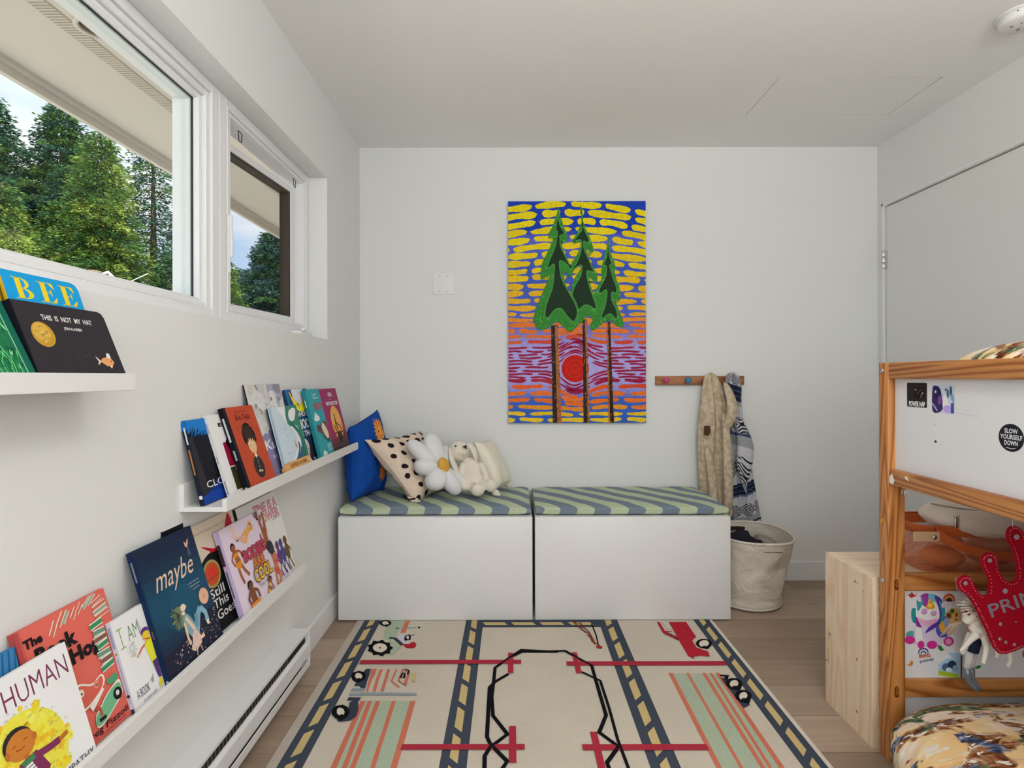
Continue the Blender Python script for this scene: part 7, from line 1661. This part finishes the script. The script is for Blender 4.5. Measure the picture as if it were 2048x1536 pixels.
for e, r_ in (((-60, 600), 17), ((175, 700), 17), ((685, 700), 17), ((920, 600), 17), ((430, 800), 22), ((205, 440), 20), ((85, 215), 14), ((40, 110), 13), ((75, 70), 13), ((130, 30), 13), ((200, 190), 6), ((430, 470), 40)):
    q = cw(e); b = MB(); b.ell((q[0], 1.4985, q[2]), (r_*kk, .0016, r_*kk), nu=14, nv=6); b.build('bead', plain('bead_grey', hx('a39aa2'), .3) if 'bead' not in M else M['bead'], t0)
    if 'bead' not in M: M['bead'] = bpy.data.materials['bead_grey']
q = cw((430, 880)); b = MB(); b.tube([q, (q[0], 1.50, .845)], .0010, seg=5); b.build('string', M['fabric'], t0)

def c3(x, y, Y): k = Y/1126; return V3(((717+x/3.841)*k, Y, 1.134-(248+y/3.841)*k))
t0 = thing('unicorn_toy', 'white felt unicorn with a red horn hanging behind the red crown', 'soft toy', tuple(c3(850, 1000, 1.56)), 'soft toys hanging in the loft bed')
M['wool'] = plain('white_wool', hx('e2dcd0', 1.15), .95, bump=.5, bscale=500, spec=.05)
b = MB(); Yu = 1.56; u_ = lambda x, y, d=0: c3(x, y, Yu)+V3((0, d, 0))
b.tube([u_(800, 1000), u_(860, 1010), u_(930, 1050), u_(990, 1100)], [.019, .022, .020, .015], seg=14)
b.tube([u_(800, 1010), u_(810, 940), u_(800, 880)], [.016, .013, .013], seg=12); b.tube([u_(808, 860), u_(775, 890), u_(735, 935), u_(722, 950)], [.015, .018, .011, .008], seg=12)
b.tube([u_(790, 1020, -.012), u_(735, 1065, -.014), u_(700, 1110, -.014), u_(660, 1148, -.014)], [.011, .0075, .0055, .0045], seg=10)
b.tube([u_(840, 1030, -.012), u_(855, 1110, -.016), u_(845, 1170, -.016), u_(828, 1242, -.016)], [.011, .008, .0065, .0065], seg=10)
b.tube([u_(800, 1050, .012), u_(770, 1110, .012), u_(728, 1205, .012)], [.010, .008, .007], seg=10); b.tube([u_(985, 1090, -.008), u_(1045, 1170, -.010), u_(1050, 1220, -.01), u_(1028, 1275, -.01)], [.012, .0075, .006, .0055], seg=10)
b.tube([u_(980, 1090, .012), u_(1010, 1160, .014), u_(1000, 1240, .014)], [.012, .008, .006], seg=10); b.tube([u_(815, 850), u_(822, 825)], [.007, .002], seg=8)
remesh(b.build('body', M['wool'], t0), .0024, 3)
b = MB(); b.tube([u_(733, 872, -.010), u_(700, 845, -.012), u_(682, 828, -.012)], [.0045, .003, .001], hx('a01a24'), seg=8); b.build('horn', M['matte'], t0)
b = MB(); b.ell(u_(778, 883, -.0155), (.0025, .002, .0025), nu=8, nv=6); b.build('eye', M['darkplastic'], t0)
b = MB(); r = random.Random(2)
for k in range(22): a = r.uniform(-.5, 1.7); s = u_(790, 840, r.uniform(-.012, .008)); b.tube([s, s+V3((-.022*math.cos(a), -.004, .020*math.sin(a)+.004)), s+V3((-.046*math.cos(a), -.004, .030*math.sin(a)))], [.0020, .0018, .0012], seg=5)
for k in range(10): s = u_(825+r.uniform(-8, 8), 860+k*12, -.008); b.tube([s, s+V3((.010, -.004, -.008)), s+V3((.016, 0, -.024))], [.002, .0018, .0012], seg=5)
b.build('mane', M['wool'], t0)
b = MB()
for k in range(12): s = u_(760+r.uniform(-20, 10), 960, .02); b.tube([s, s+V3((-.020-.003*k*.5, 0, -.012)), s+V3((-.026-.003*k, .003, -.040+r.uniform(-.006, .006)))], [.0022, .002, .0014], seg=5)
b.build('yarn_tassel', plain('beige_yarn', hx('b09a86'), .9), t0)
b = MB(); b.tube([u_(900, 1010), c3(985, 830, 1.52), c3(1010, 790, 1.508)], .0009, seg=5); b.build('string', M['fabric'], t0)
t0 = thing('doll', 'dangling doll with white legs and silver grey boots below the unicorn', 'doll', tuple(c3(770, 1250, 1.60)), 'soft toys hanging in the loft bed')
Yd = 1.610; d_ = lambda x, y, d=0: c3(x, y, Yd)+V3((0, d, 0))
b = MB(); b.tube([d_(800, 1040), d_(795, 1100), d_(785, 1170)], [.020, .024, .020], hx('28304a'), seg=14, flat=.7); b.ell(d_(800, 1000), (.018, .016, .020), col=hx('c89a7c')); b.tube([d_(775, 1070), d_(745, 1110), d_(735, 1150)], [.007, .006, .005], hx('8a2c3a'), seg=8); b.build('torso', M['matte'], t0)
for sgn, x0_ in ((0, 755), (1, 790)):
    b = MB(); b.tube([d_(x0_+20, 1160, .006*sgn), d_(x0_, 1230, .006*sgn), d_(x0_-18+sgn*8, 1300, .006*sgn)], [.012, .010, .009], (.72, .70, .69), seg=12); lg = b.build('leg', M['matte'], t0)
    b = MB(); b.tube([d_(x0_-16+sgn*6, 1296, .006*sgn), d_(x0_-10+sgn*4, 1350, .006*sgn), d_(x0_-4, 1395, .006*sgn), d_(x0_+14, 1430, .004*sgn-.008), d_(x0_+36, 1448, .004*sgn-.014)], [.0105, .0095, .010, .008, .005], seg=12); b.build('boot', plain('silver_grey_boot', hx('7d828c'), .3, metal=.4) if 'boot' not in M else M['boot'], lg)
    M['boot'] = bpy.data.materials['silver_grey_boot']
b = MB(); b.tube([d_(805, 985), c3(960, 860, 1.55), c3(1010, 790, 1.508)], .0009, seg=5); b.build('string', M['fabric'], t0)
# small white face toy at the right of the pouch
t0 = thing('sock_toy', 'white cloth toy with red lips lying on the basket beside the pouch', 'soft toy', (1.60, 1.70, .63), None)
b = MB(); c = V3((1.570, 1.665, .650)); b.ell(c, (.045, .030, .038), nu=24, nv=16); b.ell(c+V3((-.055, -.004, -.030)), (.030, .016, .012), Matrix.Rotation(math.radians(-30), 3, 'Y')); remesh(b.build('body', plain('pink_white_cloth', hx('dccfd0', 1.2), .9), t0), .004, 4)
b = MB(); b.ell(c+V3((-.012, -.036, -.004)), (.010, .007, .024), col=hx('a8182c')); b.build('lips', M['matte'], t0)
